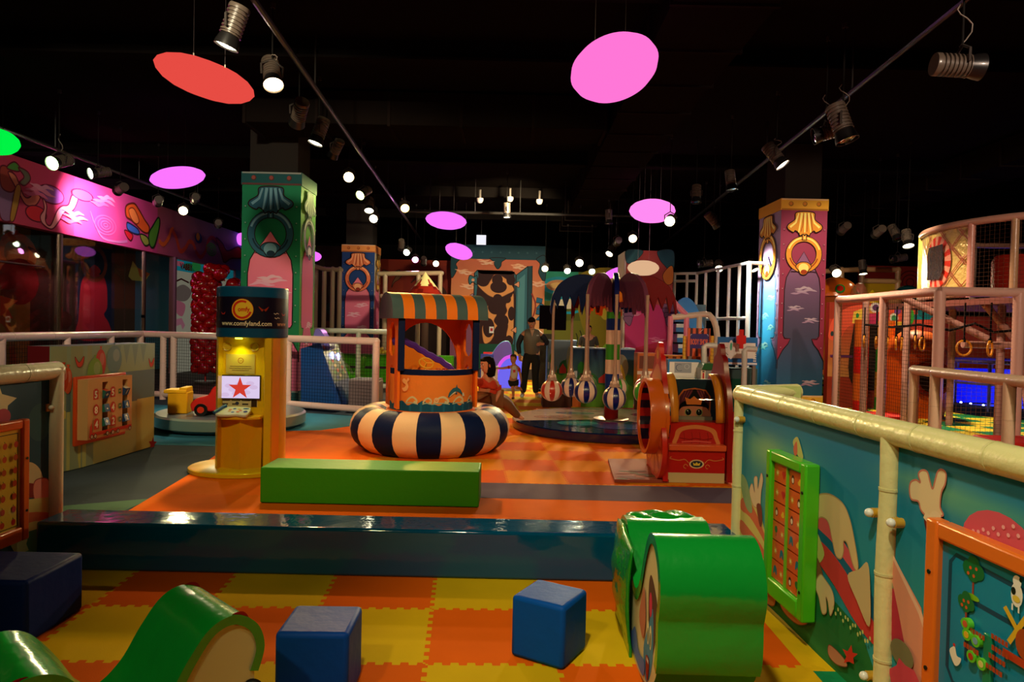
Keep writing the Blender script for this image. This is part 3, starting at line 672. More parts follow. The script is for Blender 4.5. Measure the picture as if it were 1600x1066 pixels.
b.box2((xa - .05, Y + .02, 0), (xa - .002, Y + 1.1, H - .02), C(225, 215, 205)); b.obj('shaft', 'print', t, wm=wm, smooth=0)
# ================================================================== LAMPS
# glowing pebble-shaped pendant lamps
def disc_lamp(label, px, py, Y, wpx, hpx, tilt, col, strength, yaw=0):
    c = P(px, py, Y); s_ = Y / F_PX; R = wpx * s_ / 2; h = hpx * s_ / 2
    t = thing('pendant_lamp', label, 'pendant lamp', (c.x, c.y, c.z), 0, None)
    t.rotation_euler = (0, 0, yaw)
    b = M(); b.T = Matrix.Rotation(tilt[1], 4, 'Y') @ Matrix.Rotation(tilt[0], 4, 'X')
    prof = [(0.0001, -h), (R * .3, -h * .97), (R * .55, -h * .86), (R * .78, -h * .63), (R * .93, -h * .33), (R, 0), (R * .95, h * .32), (R * .8, h * .62), (R * .55, h * .86), (R * .3, h * .97), (0.0001, h)]
    b.lathe(prof, WHITE, 48)
    b.obj('shade', emis('glow_%d_%d' % (px, py), col, strength), t, smooth=180)
    g = M(); 
    for dx in (-R * .35, R * .35):
        zt = ZC - c.z; q = b.T @ Vector((dx, 0, h * .9)); g.cyl(q, (q.x, q.y, zt), .004, C(90, 80, 80), 5)
        g.cyl(q - Vector((0, 0, .01)), q + Vector((0, 0, .035)), .012, C(120, 110, 100), 8)
    g.obj('suspension_wire', 'metal', t)
    return t
MAG = (1.0, .17, .62, 1); PUR = (.85, .16, 1.0, 1)
disc_lamp('big pink glowing disc lamp, nearest of all, high right of the middle', 960, 108, 7.0, 138, 70, (-.30, -.22), MAG, 1.1)
disc_lamp('large red glowing disc lamp hanging at the upper left', 321, 123, 7.4, 147, 56, (.22, .34), (1.0, .09, .07, 1), .80)
disc_lamp('bright green glowing disc lamp cut by the left edge of the photo', -8, 221, 10.5, 66, 34, (-.2, -.1), (.0, .9, .06, 1), 1.0)
disc_lamp('violet glowing disc lamp hanging in front of the pink fascia left of the green column', 278, 278, 12.9, 80, 24, (-.02, -.24), PUR, 1.15)
disc_lamp('violet glowing disc lamp over the boat, the larger of the two there', 697, 345, 17.2, 64, 24, (-.06, .06), PUR, 1.15)
disc_lamp('violet glowing disc lamp right of the middle beside a bright spotlight', 1019, 330, 15.4, 71, 33, (-.08, .03), (1, .22, .75, 1), 1.2)
disc_lamp('tilted violet disc lamp in front of the painted door mural', 717, 393, 22, 44, 22, (-.1, .28), PUR, 1.15)
disc_lamp('purple disc lamp half hidden behind the right edge of the green column', 488, 401, 21, 28, 15, (-.1, -.05), PUR, 1.1)
disc_lamp('small purple disc lamp peeping out at the left edge of the green column', 380, 374, 24, 24, 20, (-.1, -.05), PUR, 1.05)
disc_lamp('thin tilted violet disc lamp above the palm carousel', 958, 427, 23, 36, 12, (-.1, -.45), PUR, 1.1)
disc_lamp('warm cream disc lamp in front of the rose red column', 1005, 419, 16.2, 49, 22, (-.1, .03), (1, .60, .34, 1), .72)

# track spotlights
def make_spot(name, R, L):
    """axis along local -Z (points down), pivot at the origin"""
    t = bpy.data.objects.new(name, None); COL.objects.link(t); t.empty_display_size = .1
    b = M(); GR = C(92, 80, 70)
    prof = [(.0001, L * .62), (R * .86, L * .62), (R * .9, L * .58)]
    for k in range(7):
        z = L * (.55 - k * .095); prof += [(R * .9, z), (R * .9, z - .04 * L), (R * .74, z - .045 * L), (R * .74, z - .085 * L)]
    prof += [(R * .9, -.10 * L), (R * .92, -.12 * L), (.0001, -.12 * L)]
    b.lathe(prof, GR, 24); b.obj('ribbed_housing', 'paint', t)
    b = M(); b.lathe([(R * .80, -.12 * L), (R * .98, -.3 * L), (R * 1.04, -.42 * L), (R * 1.0, -.42 * L), (R * .92, -.3 * L), (R * .74, -.14 * L)], C(24, 22, 22), 24); b.obj('hood', 'paint', t)
    return t
SPOTS = []
def aim_matrix(loc, target):
    d = (Vector(target) - Vector(loc)).normalized()
    q = d.to_track_quat('-Z', 'Y'); return q
def spotlight(label, px, py, Y, target, lens=None, watts=0, col=(1, .8, .55), cone=50, size=.1, scale=1.0, on=True, blend=.7):
    c = P(px, py, Y); scale *= .85 if Y > 12 else 1.0; t = make_spot('track_spotlight', .12 * scale, .42 * scale); tag(t, label, 'spotlight')
    t.location = c; t.rotation_mode = 'QUATERNION'; t.rotation_quaternion = aim_matrix(c, target)
    R = .12 * scale; L = .42 * scale
    b = M(); b.lathe([(.0001, -.40 * L), (R * .5, -.41 * L), (R * .97, -.36 * L)], WHITE, 24)
    if on: b.obj('lens', emis('lens_' + '_'.join('%d' % (k * 99) for k in col), (col[0], col[1], col[2], 1), 14), t)
    else: b.obj('lens', glass('dark_lens', (.3, .3, .3, 1), .4), t)
    # yoke and cord up to the track, in world space
    iv = (Matrix.Translation(c) @ t.rotation_quaternion.to_matrix().to_4x4())
    b = M(); up = Vector((c.x, c.y, ZC))
    for lo_, hi_ in DUCTS:
        if lo_[0] < c.x < hi_[0] and lo_[1] < c.y < hi_[1]: up.z = lo_[2]
   
    side = (t.rotation_quaternion @ Vector((1, 0, 0))); top = c + Vector((0, 0, .2 * scale))
    zt_ = min(max(c.z + .28, 4.74), ZC - .02); b.tube([c + side * R * 1.05, c + side * R * 1.1 + Vector((0, 0, .12 * scale)), top, c - side * R * 1.1 + Vector((0, 0, .12 * scale)), c - side * R * 1.05], .014 * scale, C(60, 54, 50), 6)
    b.cyl(top, up, .010 * scale, C(22, 20, 18), 8); b.cyl(up - Vector((0, 0, .06)), up, .035 * scale, C(50, 46, 44), 8)
    if Y <= 12: cu = [top + Vector((.06 * math.sin(k * .8) + .03 * k / 6, .05 * math.cos(k), (zt_ - top.z) * k / 7)) for k in range(8)]
    if Y <= 12: b.tube(cu, .006, C(150, 140, 130), 5)
    b.obj('yoke_and_cord', 'matte', t, wm=iv)
    if watts:
        ld = bpy.data.lights.new('spot_beam', 'SPOT'); ld.energy = watts * LIGHT_SCALE; ld.color = col; ld.spot_size = math.radians(cone); ld.spot_blend = blend; ld.shadow_soft_size = size
        lo = bpy.data.objects.new('lamp_bulb', ld); COL.objects.link(lo); lo.parent = t; lo.location = (0, 0, -L * .46)
    return t
CW = (.80, 1.0, .72); WARM = (1.0, .62, .28); YELW = (1.0, .80, .14); ORGW = (1.0, .52, .06); NEU = (1.0, .88, .56); PINK = (1.0, .30, .85)
# left-hand track
spotlight('nearest spotlight on the left track with its lit lens facing down left', 362, 48, 7.1, (-4.4, 7.2, .4), watts=280, col=NEU, cone=34)
spotlight('second lit spotlight on the left track, tilted down right beside the red disc lamp', 425, 118, 8.6, (-1.6, 6.2, 0), watts=620, col=(1, .66, .32), cone=52)
spotlight('unlit ribbed spotlight on the left track just above the third lit one', 467, 180, 10.2, (-6, 15, 1), on=False)
spotlight('third lit spotlight on the left track, small lens facing down left', 498, 209, 11.1, (-4.4, 10.6, .6), watts=420, col=NEU, cone=52)
spotlight('unlit spotlight on the left track hanging above the yellow star-bright one', 524, 235, 12.6, (-6, 15, 1), on=False)
spotlight('bright yellow spotlight facing the camera right of the green column', 545, 275, 13.9, (-.7, 3.0, 0), watts=800, col=(1, .76, .34), cone=44)
spotlight('dark spotlight seen side on below the bright yellow one', 568, 302, 15.0, (-4.0, 13.4, 3.4), watts=110, col=(.85, 1, .3), cone=70)
spotlight('white spotlight facing down in front of the navy column, upper of a close pair', 577, 322, 16, (-3.0, 13.5, 0), watts=500, col=NEU, cone=60)
spotlight('white spotlight facing the camera, lower of a close pair above the navy column', 585, 340, 17.2, (-3, 2, -2), col=NEU)
spotlight('orange spotlight facing the camera above the boat roof', 632, 323, 16.4, (-.4, 8.2, .2), watts=1500, col=(1, .56, .12), cone=46)
for i, (x, y, Y_, l) in enumerate(((627, 384, 21.5, 'smallest dim spotlight at the upper end of the far row over the volcano'), (637, 393, 22, 'greenish spotlight second in the far row over the volcano'), (649, 404, 22.5, 'pinkish white spotlight third in the far row over the volcano'), (681, 411, 24, 'white spotlight at the right end of the far row over the volcano'))):
    spotlight(l, x, y, Y_, ((-4.2, 25, .4), (-4.6, 12, 0), (-2.2, 14, 0), (-1, 12, 0))[i], watts=(0, 0, 260, 0)[i], col=(CW, CW, PINK, NEU)[i], cone=70)
spotlight('unlit spotlight between the two right-hand lamps of the far row over the volcano', 662, 409, 23.5, (-4, 30, 0), on=False)
# along the pink fascia
spotlight('green tinted oval spotlight, leftmost above the pink fascia', 92, 253, 12.0, (-8.6, 6, 1.8), watts=200, col=(.6, 1, .35), cone=60)
spotlight('green tinted spotlight tilted to the lower left above the pink fascia', 153, 270, 13.2, (-9.4, 11.2, 3.6), watts=60, col=(.8, 1, .6), cone=70)
spotlight('flat white spotlight facing down where the fascia glows pink', 188, 296, 14.2, (-9.6, 15.4, 3.95), watts=1300, col=(1, .5, .95), cone=80, blend=1.0)
spotlight('yellow spotlight facing the camera above the dark end of the fascia', 287, 328, 16.6, (-3.5, 5.0, 0), watts=500, col=(1, .9, .45), cone=50)
spotlight('unlit spotlight under the left violet disc lamp', 247, 315, 15.5, (-9.6, 18, 4), on=False)
spotlight('unlit spotlight right of the yellow lamp over the fascia', 305, 311, 16, (-9.6, 20, 4), on=False)
spotlight('unlit spotlight near the top left edge of the green column', 341, 350, 19, (-9.6, 22, 4), on=False)
# middle
spotlight('grey cylindrical downlight hanging alone in the middle of the dark ceiling', 792, 331, 17.5, (-.1, 17.5, 0), watts=700, col=NEU, cone=80)
spotlight('unlit grey fixture right of the middle downlight', 951, 341, 18, (2.6, 18, 0), on=False)
for x, y, Y_, tg, wt, cl, l in ((905, 410, 19, (1.6, 11.2, 1.4), 1100, NEU, 'brightest white spotlight above the blue palm leaf'),
        (852, 418, 22, (0, 14, 0), 1200, (1, .78, .36), 'white spotlight left of the blue palm leaf over the man'), (886, 421, 22.5, (2, 16, 0), 0, CW, 'small white spotlight just above the blue palm leaf, left one'),
        (924, 422, 22.5, (3, 16, 0), 0, CW, 'small white spotlight above the purple palm leaf'), (988, 371, 17.5, (2.4, 8.0, .2), 1200, (1, .7, .4), 'white spotlight above the rose red column'),
        (1047, 344, 14.0, (.2, 3.6, 0), 1000, (1, .86, .42), 'white spotlight at the right end of the violet disc lamp'), (1115, 346, 14.6, (5.5, 14.9, 2.6), 900, (1, .96, .85), 'white spotlight midway between the violet disc and the purple column'),
        (1123, 416, 18.5, (4.6, 14, 0), 500, NEU, 'white spotlight on top of the white pipe cage'), (1177, 416, 20, (8, 18, 0), 0, NEU, 'small lamp seen through the white pipe cage')):
    spotlight(l, x, y, Y_, tg, watts=wt, col=cl, cone=56)
spotlight('tilted white spotlight right of the bright lamp over the palm carousel', 955, 392, 19.5, (1.0, 17.5, 1), col=NEU)
spotlight('unlit spotlight under the violet disc by the white lamp', 965, 378, 18, (3, 30, 3), on=False)
spotlight('unlit spotlight pointing left next to the cage lamp', 1100, 412, 18.2, (2, 18, 3.0), on=False)
# right-hand track
spotlight('spotlight lying level at the far upper right with a thin yellow lens', 1503, 103, 6.6, (6.6, 6.4, 3.95), watts=0, col=(1, .8, .35))
spotlight('lit spotlight on the right track above the purple column, lens facing down right', 1213, 246, 11.3, (6.4, 10.2, 1.2), watts=900, col=(1, .72, .5), cone=60)
spotlight('large unlit pair-mounted spotlight near the upper right', 1316, 198, 8.8, (5.4, 8, 0), on=False, scale=1.15)
spotlight('unlit spotlight pointing left beside the large one at the upper right', 1290, 208, 9.2, (2, 9.6, 3.6), on=False, scale=.9)
spotlight('unlit spotlight on the right track halfway down to the purple column', 1142, 285, 12.6, (4.4, 12, 0), on=False)
spotlight('unlit spotlight on the right track left of the purple column', 1088, 306, 14, (3.4, 13, 0), on=False)
for x, y, Y_, tg, wt, on, l in ((1305, 424, 16.5, (6.8, 11, .5), 700, True, 'bright white spotlight over the orange dome roofs'), (1348, 420, 17.5, (9, 16.8, 0), 0, True, 'flat white spotlight right of the one over the orange domes'),
        (1418, 375, 14, (7.8, 12.5, 0), 700, True, 'white spotlight left of the yellow quilted drum'), (1318, 358, 16, (8, 30, 0), 0, False, 'unlit spotlight right of the purple column, leftmost of three'),
        (1372, 363, 15.4, (9, 30, 0), 0, False, 'unlit spotlight right of the purple column, middle of three'), (1399, 366, 15, (9, 13, 0), 0, False, 'unlit spotlight right of the purple column next to the lit lamp'), (1402, 404, 17, (7, 17, 3), 0, False, 'small unlit spotlight above the red wall at the right')):
    spotlight(l, x, y, Y_, tg, watts=wt, on=on, col=NEU, cone=66, scale=1.0)
# white sensors under the middle ceiling pipe
for x, y, l in ((750, 314, 'white ceiling sensor left of the middle downlight'), (797, 312, 'white ceiling sensor on the pipe directly over the middle downlight'), (843, 316, 'white ceiling sensor right of the middle downlight')):
    c = P(x, y, 18.4); b = M(); b.lathe([(.0001, .0), (.09, .0), (.09, -.06), (.06, -.12), (.0001, -.14)], C(200, 190, 180), 16, c=(c.x, c.y, c.z + .07)); b.cyl((c.x, c.y, c.z + .06), (c.x, c.y, c.z + .3), .03, C(120, 110, 100), 8)
    tag(b.obj('ceiling_sensor', 'plastic'), l, 'sensor')
c = P(752, 375, 24.6); b = M(); b.box((c.x, c.y, c.z), (.34, .08, .34), C(215, 215, 225))
t = thing('lit_sign', 'small square white lit sign box above the painted door mural', 'sign', (c.x, c.y, c.z - .17)); b.obj('lit_panel', emis('white_sign', (.9, .9, 1, 1), 1.0), t, wm=WM(t), smooth=0)
b = M(); b.cyl((c.x, c.y, c.z + .17), (c.x, c.y, ZC), .012, C(60, 60, 60), 6); b.obj('hanger', 'paint', t, wm=WM(t))
# ================================================================== THE PLAY PEN
class Plane:
    """vertical plane through (x0,y0) running along direction (dx,dy); art coordinates are metres along it and height"""
    def __init__(s, p0, p1, n):
        s.o = Vector((p0[0], p0[1], 0)); s.d = (Vector((p1[0], p1[1], 0)) - s.o).normalized(); s.n = Vector(n); s.n = (s.n - s.d * s.n.dot(s.d)).normalized()
        s.len = (Vector((p1[0], p1[1], 0)) - s.o).length
    def fr(s, off=0): return lambda u, v, n=0: s.o + s.d * u + Vector((0, 0, v)) + s.n * (n + off)
    def pt(s, px, py, off=0):
        d = ray(px, py); q = s.o + s.n * off; t = (q - EYE).dot(s.n) / d.dot(s.n); p = EYE + d * t - s.o
        return (p.dot(s.d), p.z)
    def pts(s, *l, off=0): return [s.pt(*q, off=off) for q in l]
def seams(b, p0, p1, r, col, every=.42, start=.2):
    p0, p1 = Vector(p0), Vector(p1); L = (p1 - p0).length; d = (p1 - p0) / L; s_ = start
    while s_ < L: b.cyl(p0 + d * (s_ - .006), p0 + d * (s_ + .006), r * 1.035, mixc(col, BLACK, .12), 18); s_ += every
def pipe(b, p0, p1, r, col, every=.42, start=.2, n=18):
    b.cyl(p0, p1, r, col, n); seams(b, p0, p1, r, col, every, start)
CREAM = C(232, 222, 158); PIPEW = C(226, 205, 186)

# --- benches and cubes
def bench(label, x0, x1, y0, y1, h, col, m, bev, cat='bench', nm='foam_bench', rz=0):
    c = ((x0 + x1) / 2, (y0 + y1) / 2, 0); t = thing(nm, label, cat, c, rz)
    b = M(); b.box((0, 0, h / 2), (x1 - x0, y1 - y0, h), col); b.obj('padding', m, t, bevel=bev, seg=3)
    b = M(); W, D = x1 - x0, y1 - y0; dk = mixc(col, BLACK, .3)
    for p, q in (((-W / 2, -D / 2), (W / 2, -D / 2)), ((W / 2, -D / 2), (W / 2, D / 2)), ((W / 2, D / 2), (-W / 2, D / 2)), ((-W / 2, D / 2), (-W / 2, -D / 2))):
        k = 1 - bev * 1.2 / (min(W, D) / 2)
        b.cyl((p[0] - math.copysign(bev * .5, p[0]), p[1] - math.copysign(bev * .5, p[1]), h - bev * .45), (q[0] - math.copysign(bev * .5, q[0]), q[1] - math.copysign(bev * .5, q[1]), h - bev * .45), .0035, dk, 6)
    b.obj('piping', m, t)
    return t
bench('long dark teal vinyl foam beam lying across the whole play pen', -2.84, 1.40, 4.08, 4.38, .29, C(2, 76, 112), 'wetvinyl', .018)
bench('bright green foam block beam in the middle, between kiosk and striped boat ring', -2.09, -.25, 5.71, 6.13, .30, C(62, 150, 22), 'vinyl_soft', .012)
NV = C(22, 62, 128)
def cube(label, cx, cy, sx, sy, h, rz, col):
    t = thing('foam_cube', label, 'foam cube', (cx, cy, 0), rz, 'blue foam cubes in the play pen')
    b = M(); b.box((0, 0, h / 2), (sx, sy, h), col); b.obj('padding', 'vinyl_soft', t, bevel=.02, seg=3)
    b = M(); k = .012
    for z in (h - .008, .01): b.tube([(-sx / 2 + k, -sy / 2 + k, z), (sx / 2 - k, -sy / 2 + k, z), (sx / 2 - k, sy / 2 - k, z), (-sx / 2 + k, sy / 2 - k, z)], .004, mixc(col, WHITE, .12), 6, closed=True)
    b.obj('piping', 'vinyl_soft', t); return t
cube('blue foam cube standing askew near the middle, its corner turned to the camera', .205, 3.175, .27, .26, .285, math.radians(-30), C(8, 80, 168))
cube('dark blue foam cube at the bottom edge between the left green rocker and the middle', -.765, 2.80, .29, .28, .30, math.radians(1), C(10, 66, 156))
cube('large dark navy foam block at the left edge in front of the game board', -2.47, 3.33, .52, .42, .30, math.radians(0), C(8, 34, 104))

# --- green rockers
def catmull(pts, k=6): return smooth_pts(pts, k, closed=False)
def rocker(label, loc, rz, wd=.42, sc=1.0, blue_face=False, long=False, flap=False, far=1.0):
    t = thing('foam_rocker', label, 'foam rocker', loc, rz)
    top = catmull([(-.425, .34), (-.45, .43), (-.42, .52), (-.34, .575), (-.25, .555), (-.17, .46), (-.09, .33), (0, .27), (.09, .33), (.17, .46), (.25, .555), (.34, .575), (.42, .52), (.45, .43), (.425, .34)], 5)
    bot = catmull([(.425, .34), (.42, .20), (.34, .09), (.20, .025), (0, .0), (-.20, .025), (-.34, .09), (-.42, .20), (-.425, .34)], 4)[1:-1]
    fz_ = lambda x, z: z * sc * (1 - (1 - far) * max(0, min(1, x / .3)))
    top = [(x * sc, fz_(x, z)) for x, z in top]; bot = [(x * sc, fz_(x, z)) for x, z in bot]
    prof = top + bot; b = M(); w2 = wd / 2
    CRM = C(222, 206, 150)
    fr = lambda u, v, n=0: Vector((u, n, v))
    b.prism(prof, fr, -w2, w2, CRM, side=C(30, 130, 50))
    for sg in (-1, 1):                   # printed sides
        a = Art(b, (lambda s_: (lambda u, v, n=0: Vector((u * s_, -s_ * (w2 + n) if False else (s_ * (w2 + n)), v))))(sg), .0015)
        if blue_face:
            a.opoly([(-.40 * sc, .42), (-.34, .52), (-.28, .44), (-.32, .2), (-.4, .22)], C(96, 60, 40))
            a.poly(smooth_pts([(-.38, .40), (-.30, .30), (-.2, .16), (-.26, .05), (-.36, .12), (-.405, .24)], 4), C(70, 140, 180)); a.ell(-.335, .40, .03, .05, C(220, 50, 90))
            for ex in (-.35, -.30): a.ell(ex, .27, .022, .05, C(240, 235, 180)); a.ell(ex, .26, .009, .03, BLACK)
            a.poly(smooth_pts([(-.34, .17), (-.27, .16), (-.28, .09), (-.32, .08)], 4), C(150, 20, 20)); a.rect(-.33, .15, -.29, .165, WHITE); a.opoly([(-.25, .12), (-.1, .1), (0, .16), (.1, .1), (.25, .1), (.1, .04), (-.2, .04)], C(90, 120, 190))
            a.opoly([(-.21, .42), (-.15, .36), (-.1, .25), (-.2, .2), (-.25, .3)], C(200, 120, 90))
        else:
            a.poly(smooth_pts([(-.33, .52), (-.29, .52), (-.29, .49), (-.32, .475), (-.35, .49)], 4), C(180, 20, 20)); a.poly(smooth_pts([(.33, .52), (.29, .52), (.29, .49), (.32, .475), (.35, .49)], 4), C(180, 20, 20))
            for s2 in (-1, 1):
                a.opoly([(s2 * .34, .0 + .09), (s2 * .40, .16), (s2 * .40, .24), (s2 * .35, .27), (s2 * .30, .22), (s2 * .26, .26), (s2 * .2, .24), (s2 * .18, .12), (s2 * .22, .04)], C(40, 90, 110), C(20, 30, 50), .008)
                a.opoly([(s2 * .30, .22), (s2 * .27, .25), (s2 * .23, .2), (s2 * .24, .05), (s2 * .29, .06)], C(60, 20, 60)); a.opoly([(s2 * .40, .23), (s2 * .36, .26), (s2 * .33, .2), (s2 * .34, .1), (s2 * .40, .17)], C(190, 30, 30))
            for k in range(12): a.ell(.1 * math.sin(k * 2.3), .16 + .05 * math.cos(k * 1.7), .008, .006, C(170, 140, 90))
    b.obj('foam_body', 'print', t, bevel=0)
    # thick green vinyl cover laid over the humps
    m_ = M(); GRN = C(16, 152, 50); th = .036 * sc; n = len(top); W = w2 + .008; nw = 10
    outs = []; n0_ = 0
    if long: cov = bot[::-1][-0 or len(bot):] ; top = bot[-5:] + top + bot[:5]; n = len(top)
    for i, (x, z) in enumerate(top):
        a0 = top[max(i - 1, 0)]; a1 = top[min(i + 1, n - 1)]; dx, dz = a1[0] - a0[0], a1[1] - a0[1]; d = math.hypot(dx, dz); outs.append((x - dz / d * .012, z + dx / d * .012))
    ins = []
    for i, (x, z) in enumerate(outs):
        a0 = outs[max(i - 1, 0)]; a1 = outs[min(i + 1, n - 1)]; dx, dz = a1[0] - a0[0], a1[1] - a0[1]; d = math.hypot(dx, dz); ins.append((x + dz / d * th, z - dx / d * th))
    vs = []; rr = random.Random(int(loc[0] * 100) + 5)
    for i in range(n):
        for k in range(nw + 1):
            y = -W + 2 * W * k / nw; e = (k / nw - .5) * 2
            valley = math.exp(-(outs[i][0] / (.16 * sc)) ** 2)
            wob = -.012 * valley * (1 - e * e) + .006 * math.sin(k * 1.3 + i * .35) * valley
            vs.append((outs[i][0], y, outs[i][1] + wob))
    fs = [(i * (nw + 1) + k, i * (nw + 1) + k + 1, (i + 1) * (nw + 1) + k + 1, (i + 1) * (nw + 1) + k) for i in range(n - 1) for k in range(nw)]
    o = len(vs)
    for s2, kk in ((-1, 0), (1, nw)):
        q0 = len(vs); vs += [(ins[i][0], s2 * W, ins[i][1]) for i in range(n)]
        fs += [(i * (nw + 1) + kk, (i + 1) * (nw + 1) + kk, q0 + i + 1, q0 + i) for i in range(n - 1)]
        if s2 == -1: qa = q0
        else: qb = q0
    for i in (0, n - 1): fs.append((i * (nw + 1), i * (nw + 1) + nw, qb + i, qa + i))
    m_.add(vs, fs, GRN); m_.obj('vinyl_cover', 'vinyl', t, smooth=60)
    if flap:
        m_ = M(); vs = []; nu, nv = 26, 22
        for j in range(nv + 1):
            for i in range(nu + 1):
                u, v = i / nu, j / nv; x = (.43 - .40 * u) * sc; z = ((.585 * far) - .02 - v * .44) * sc - .06 * abs(u - .4); bul = .05 * math.sin(pi * min(v * 1.15, 1)) ** .7 * math.sin(pi * (.12 + .76 * u))
                wr = (.007 * math.sin(v * 19 + u * 4) + .004 * math.sin(u * 11 + v * 9)) * math.sin(pi * v) * math.sin(pi * u)
                vs.append((x, w2 + .01 + bul + wr, z))
        fs = [(j * (nu + 1) + i, j * (nu + 1) + i + 1, (j + 1) * (nu + 1) + i + 1, (j + 1) * (nu + 1) + i) for j in range(nv) for i in range(nu)]
        m_.add(vs, fs, C(20, 140, 36)); o_ = m_.obj('sagging_flap', 'crumple', t, smooth=180); so = o_.modifiers.new('thick', 'SOLIDIFY'); so.thickness = .012
        # rolled crumpled end lying over the far hump
        m_ = M(); vs = []
        for j in range(17):
            for i in range(25):
                a_ = 2 * pi * i / 24; r = .050 + .006 * math.sin(j * 1.1 + 2 * pi * i / 24 * 3) + .004 * math.sin(2 * pi * i / 24 * 5 + j * .7); e = 1 - .35 * (abs(j - 8) / 8) ** 4
                vs.append((.36 * sc + r * e * 1.9 * math.cos(a_), -w2 * .92 + 2 * w2 * .92 * j / 16, (.55 * far) * sc + r * e * math.sin(a_) + .0))
        fs = [(j * 25 + i, j * 25 + i + 1, (j + 1) * 25 + i + 1, (j + 1) * 25 + i) for j in range(16) for i in range(24)]
        fs += [tuple(range(24)), tuple(16 * 25 + k for k in range(24))]
        m_.add(vs, fs, C(20, 150, 36)); m_.obj('crumpled_cover_end', 'crumple', t, smooth=120)
    return t
# local +x = length. left rocker: its width axis (local y) points along the ridge
rocker('green covered foam rocker at the bottom left, seen from its cream side', (-1.27, 2.22, 0), math.radians(48), wd=.38, sc=.88)
rocker('green foam rocker at the bottom right with blue cartoon face side and crumpled far end', (.79, 3.10, 0), math.radians(89), wd=.385, sc=1.2, blue_face=True, flap=True, far=.80, long=True)

# --- padded fence with printed panels, right
PR = Plane((1.424, 4.20), (1.677 - .06 * 1.2, 1.2), (-1, 0, 0))
def fence_thing(label, loc): return thing('padded_fence', label, 'fence', loc)
t = fence_thing('cream padded fence with teal printed cartoon panels along the right of the play pen', (PR.o.x, PR.o.y, 0)); wm = WM(t)
f = PR.fr(); L = PR.len
b = M(); pipe(b, f(0, 1.14), f(L, 1.14), .052, CREAM, .36, .24); b.ell(f(0, 1.14), .056, CREAM); b.obj('top_rail', 'padded', t, wm=wm)
b = M(); e0 = f(0, 1.14); b.cyl(e0, (1.83, 4.36, 1.15), .05, CREAM, 16); b.add([e0 + Vector((0, .02, .048)), (1.83, 4.30, 1.19), (1.83, 4.46, 1.19), e0 + Vector((.0, .12, .045)), e0 + Vector((0, .02, .0)), (1.83, 4.30, 1.11), (1.83, 4.46, 1.11), e0 + Vector((0, .12, .0))], [(0, 1, 2, 3), (7, 6, 5, 4), (0, 4, 5, 1), (1, 5, 6, 2), (2, 6, 7, 3), (3, 7, 4, 0)], C(214, 222, 140)); b.obj('corner_pad', 'padded', t, wm=wm)
for s_, r_ in ((.0, .032), (1.51, .036), (L, .036)):
    b = M()
    pts = [f(s_ + (.006 * math.sin(k * .9) if s_ else 0), 1.14 - 1.13 * k / 10, .012) for k in range(11)]
    b.tube(pts, r_, CREAM, 14)
    for k in (2, 5, 8): b.cyl(pts[k] + Vector((0, 0, .005)), pts[k] - Vector((0, 0, .005)), r_ * 1.08, mixc(CREAM, BLACK, .15), 14)
    b.obj('post', 'padded', t, wm=wm)
for s_, z in ((.045, .99), (1.44, .80), (1.585, .80), (1.44, .13), (1.585, .13)):
    b = M(); p = f(s_, z, .03); b.cyl(f(s_, z, .0), f(s_, z, .035), .020, C(200, 150, 40), 12); b.ell(f(s_, z, .045), (.018, .018, .018), C(240, 238, 230), 12, 8); b.obj('bolt_cap', 'plastic', t, wm=wm)
for s_ in (1.44,):
    for z in (.80, .13): b = M(); b.box(f(1.51, z, -.012), (.02, .16, .03), C(200, 150, 40)); b.obj('clamp', 'plastic', t, wm=wm)
def art_right(a, pl, s0, s1):
    T = pl.pts
    a.rect(s0, .02, s1, 1.085, C(80, 160, 140), C(30, 112, 116), 1, 6)
    a.poly(T((1165, 660), (1200, 640), (1235, 668), (1262, 690), (1300, 700), (1290, 760), (1240, 740), (1200, 700)), C(120, 176, 128), sm=True) if s0 < 1 else None
t_panels = []
BG1, BG2 = C(48, 168, 172), C(2, 118, 160)
b = M(); a = Art(b, f, .0012); T = PR.pts
b.add([f(.03, .02, 0), f(1.47, .02, 0), f(1.47, 1.09, 0), f(.03, 1.09, 0)], [(0, 1, 2, 3)], BG1)
BL = [(.28, .84, .22, .10, C(110, 180, 130), .7), (.42, .86, .16, .07, C(150, 196, 130), .8), (.66, .72, .24, .16, C(150, 196, 120), .9), (.95, .60, .30, .16, C(60, 160, 140), .6), (.2, .55, .3, .12, C(70, 160, 150), .7), (1.1, .40, .4, .2, C(40, 140, 140), .5), (1.75, .97, .25, .05, C(120, 180, 130), .8), (2.05, .95, .25, .05, C(90, 170, 130), .7), (2.3, .80, .4, .10, C(40, 160, 150), .6), (1.7, .5, .2, .2, C(50, 150, 140), .6)]
def teal(u, v):
    c_ = mixc(BG1, BG2, min(1, max(0, v / 1.0)) ** .8)
    for x, y, rx, ry, cc, k in BL: c_ = mixc(c_, cc, k * math.exp(-((u - x) / rx) ** 2 - ((v - y) / ry) ** 2))
    return c_
a.field(.03, .02, 1.47, 1.09, 40, 28, teal)
a.poly(T((1160, 905), (1160, 846), (1185, 858), (1240, 905), (1300, 935), (1345, 985), (1372, 1066), (1330, 1075)), C(30, 116, 56))
a.poly([(.03, .02), (.03, .30), (.25, .26), (.5, .24), (.8, .22), (1.1, .17), (1.3, .13), (1.47, .10), (1.47, .02)], C(34, 120, 60))
a.poly(smooth_pts(T((1158, 762), (1168, 768), (1188, 800), (1202, 880), (1180, 862), (1156, 838)), 4), C(222, 202, 110))
for q0 in (((1160, 778), (1176, 790), (1196, 838), (1200, 860), (1190, 838), (1172, 808), (1158, 796)), ((1158, 812), (1172, 828), (1190, 852), (1200, 876), (1186, 866), (1158, 832))): a.poly(smooth_pts(T(*q0), 3), C(222, 110, 72))
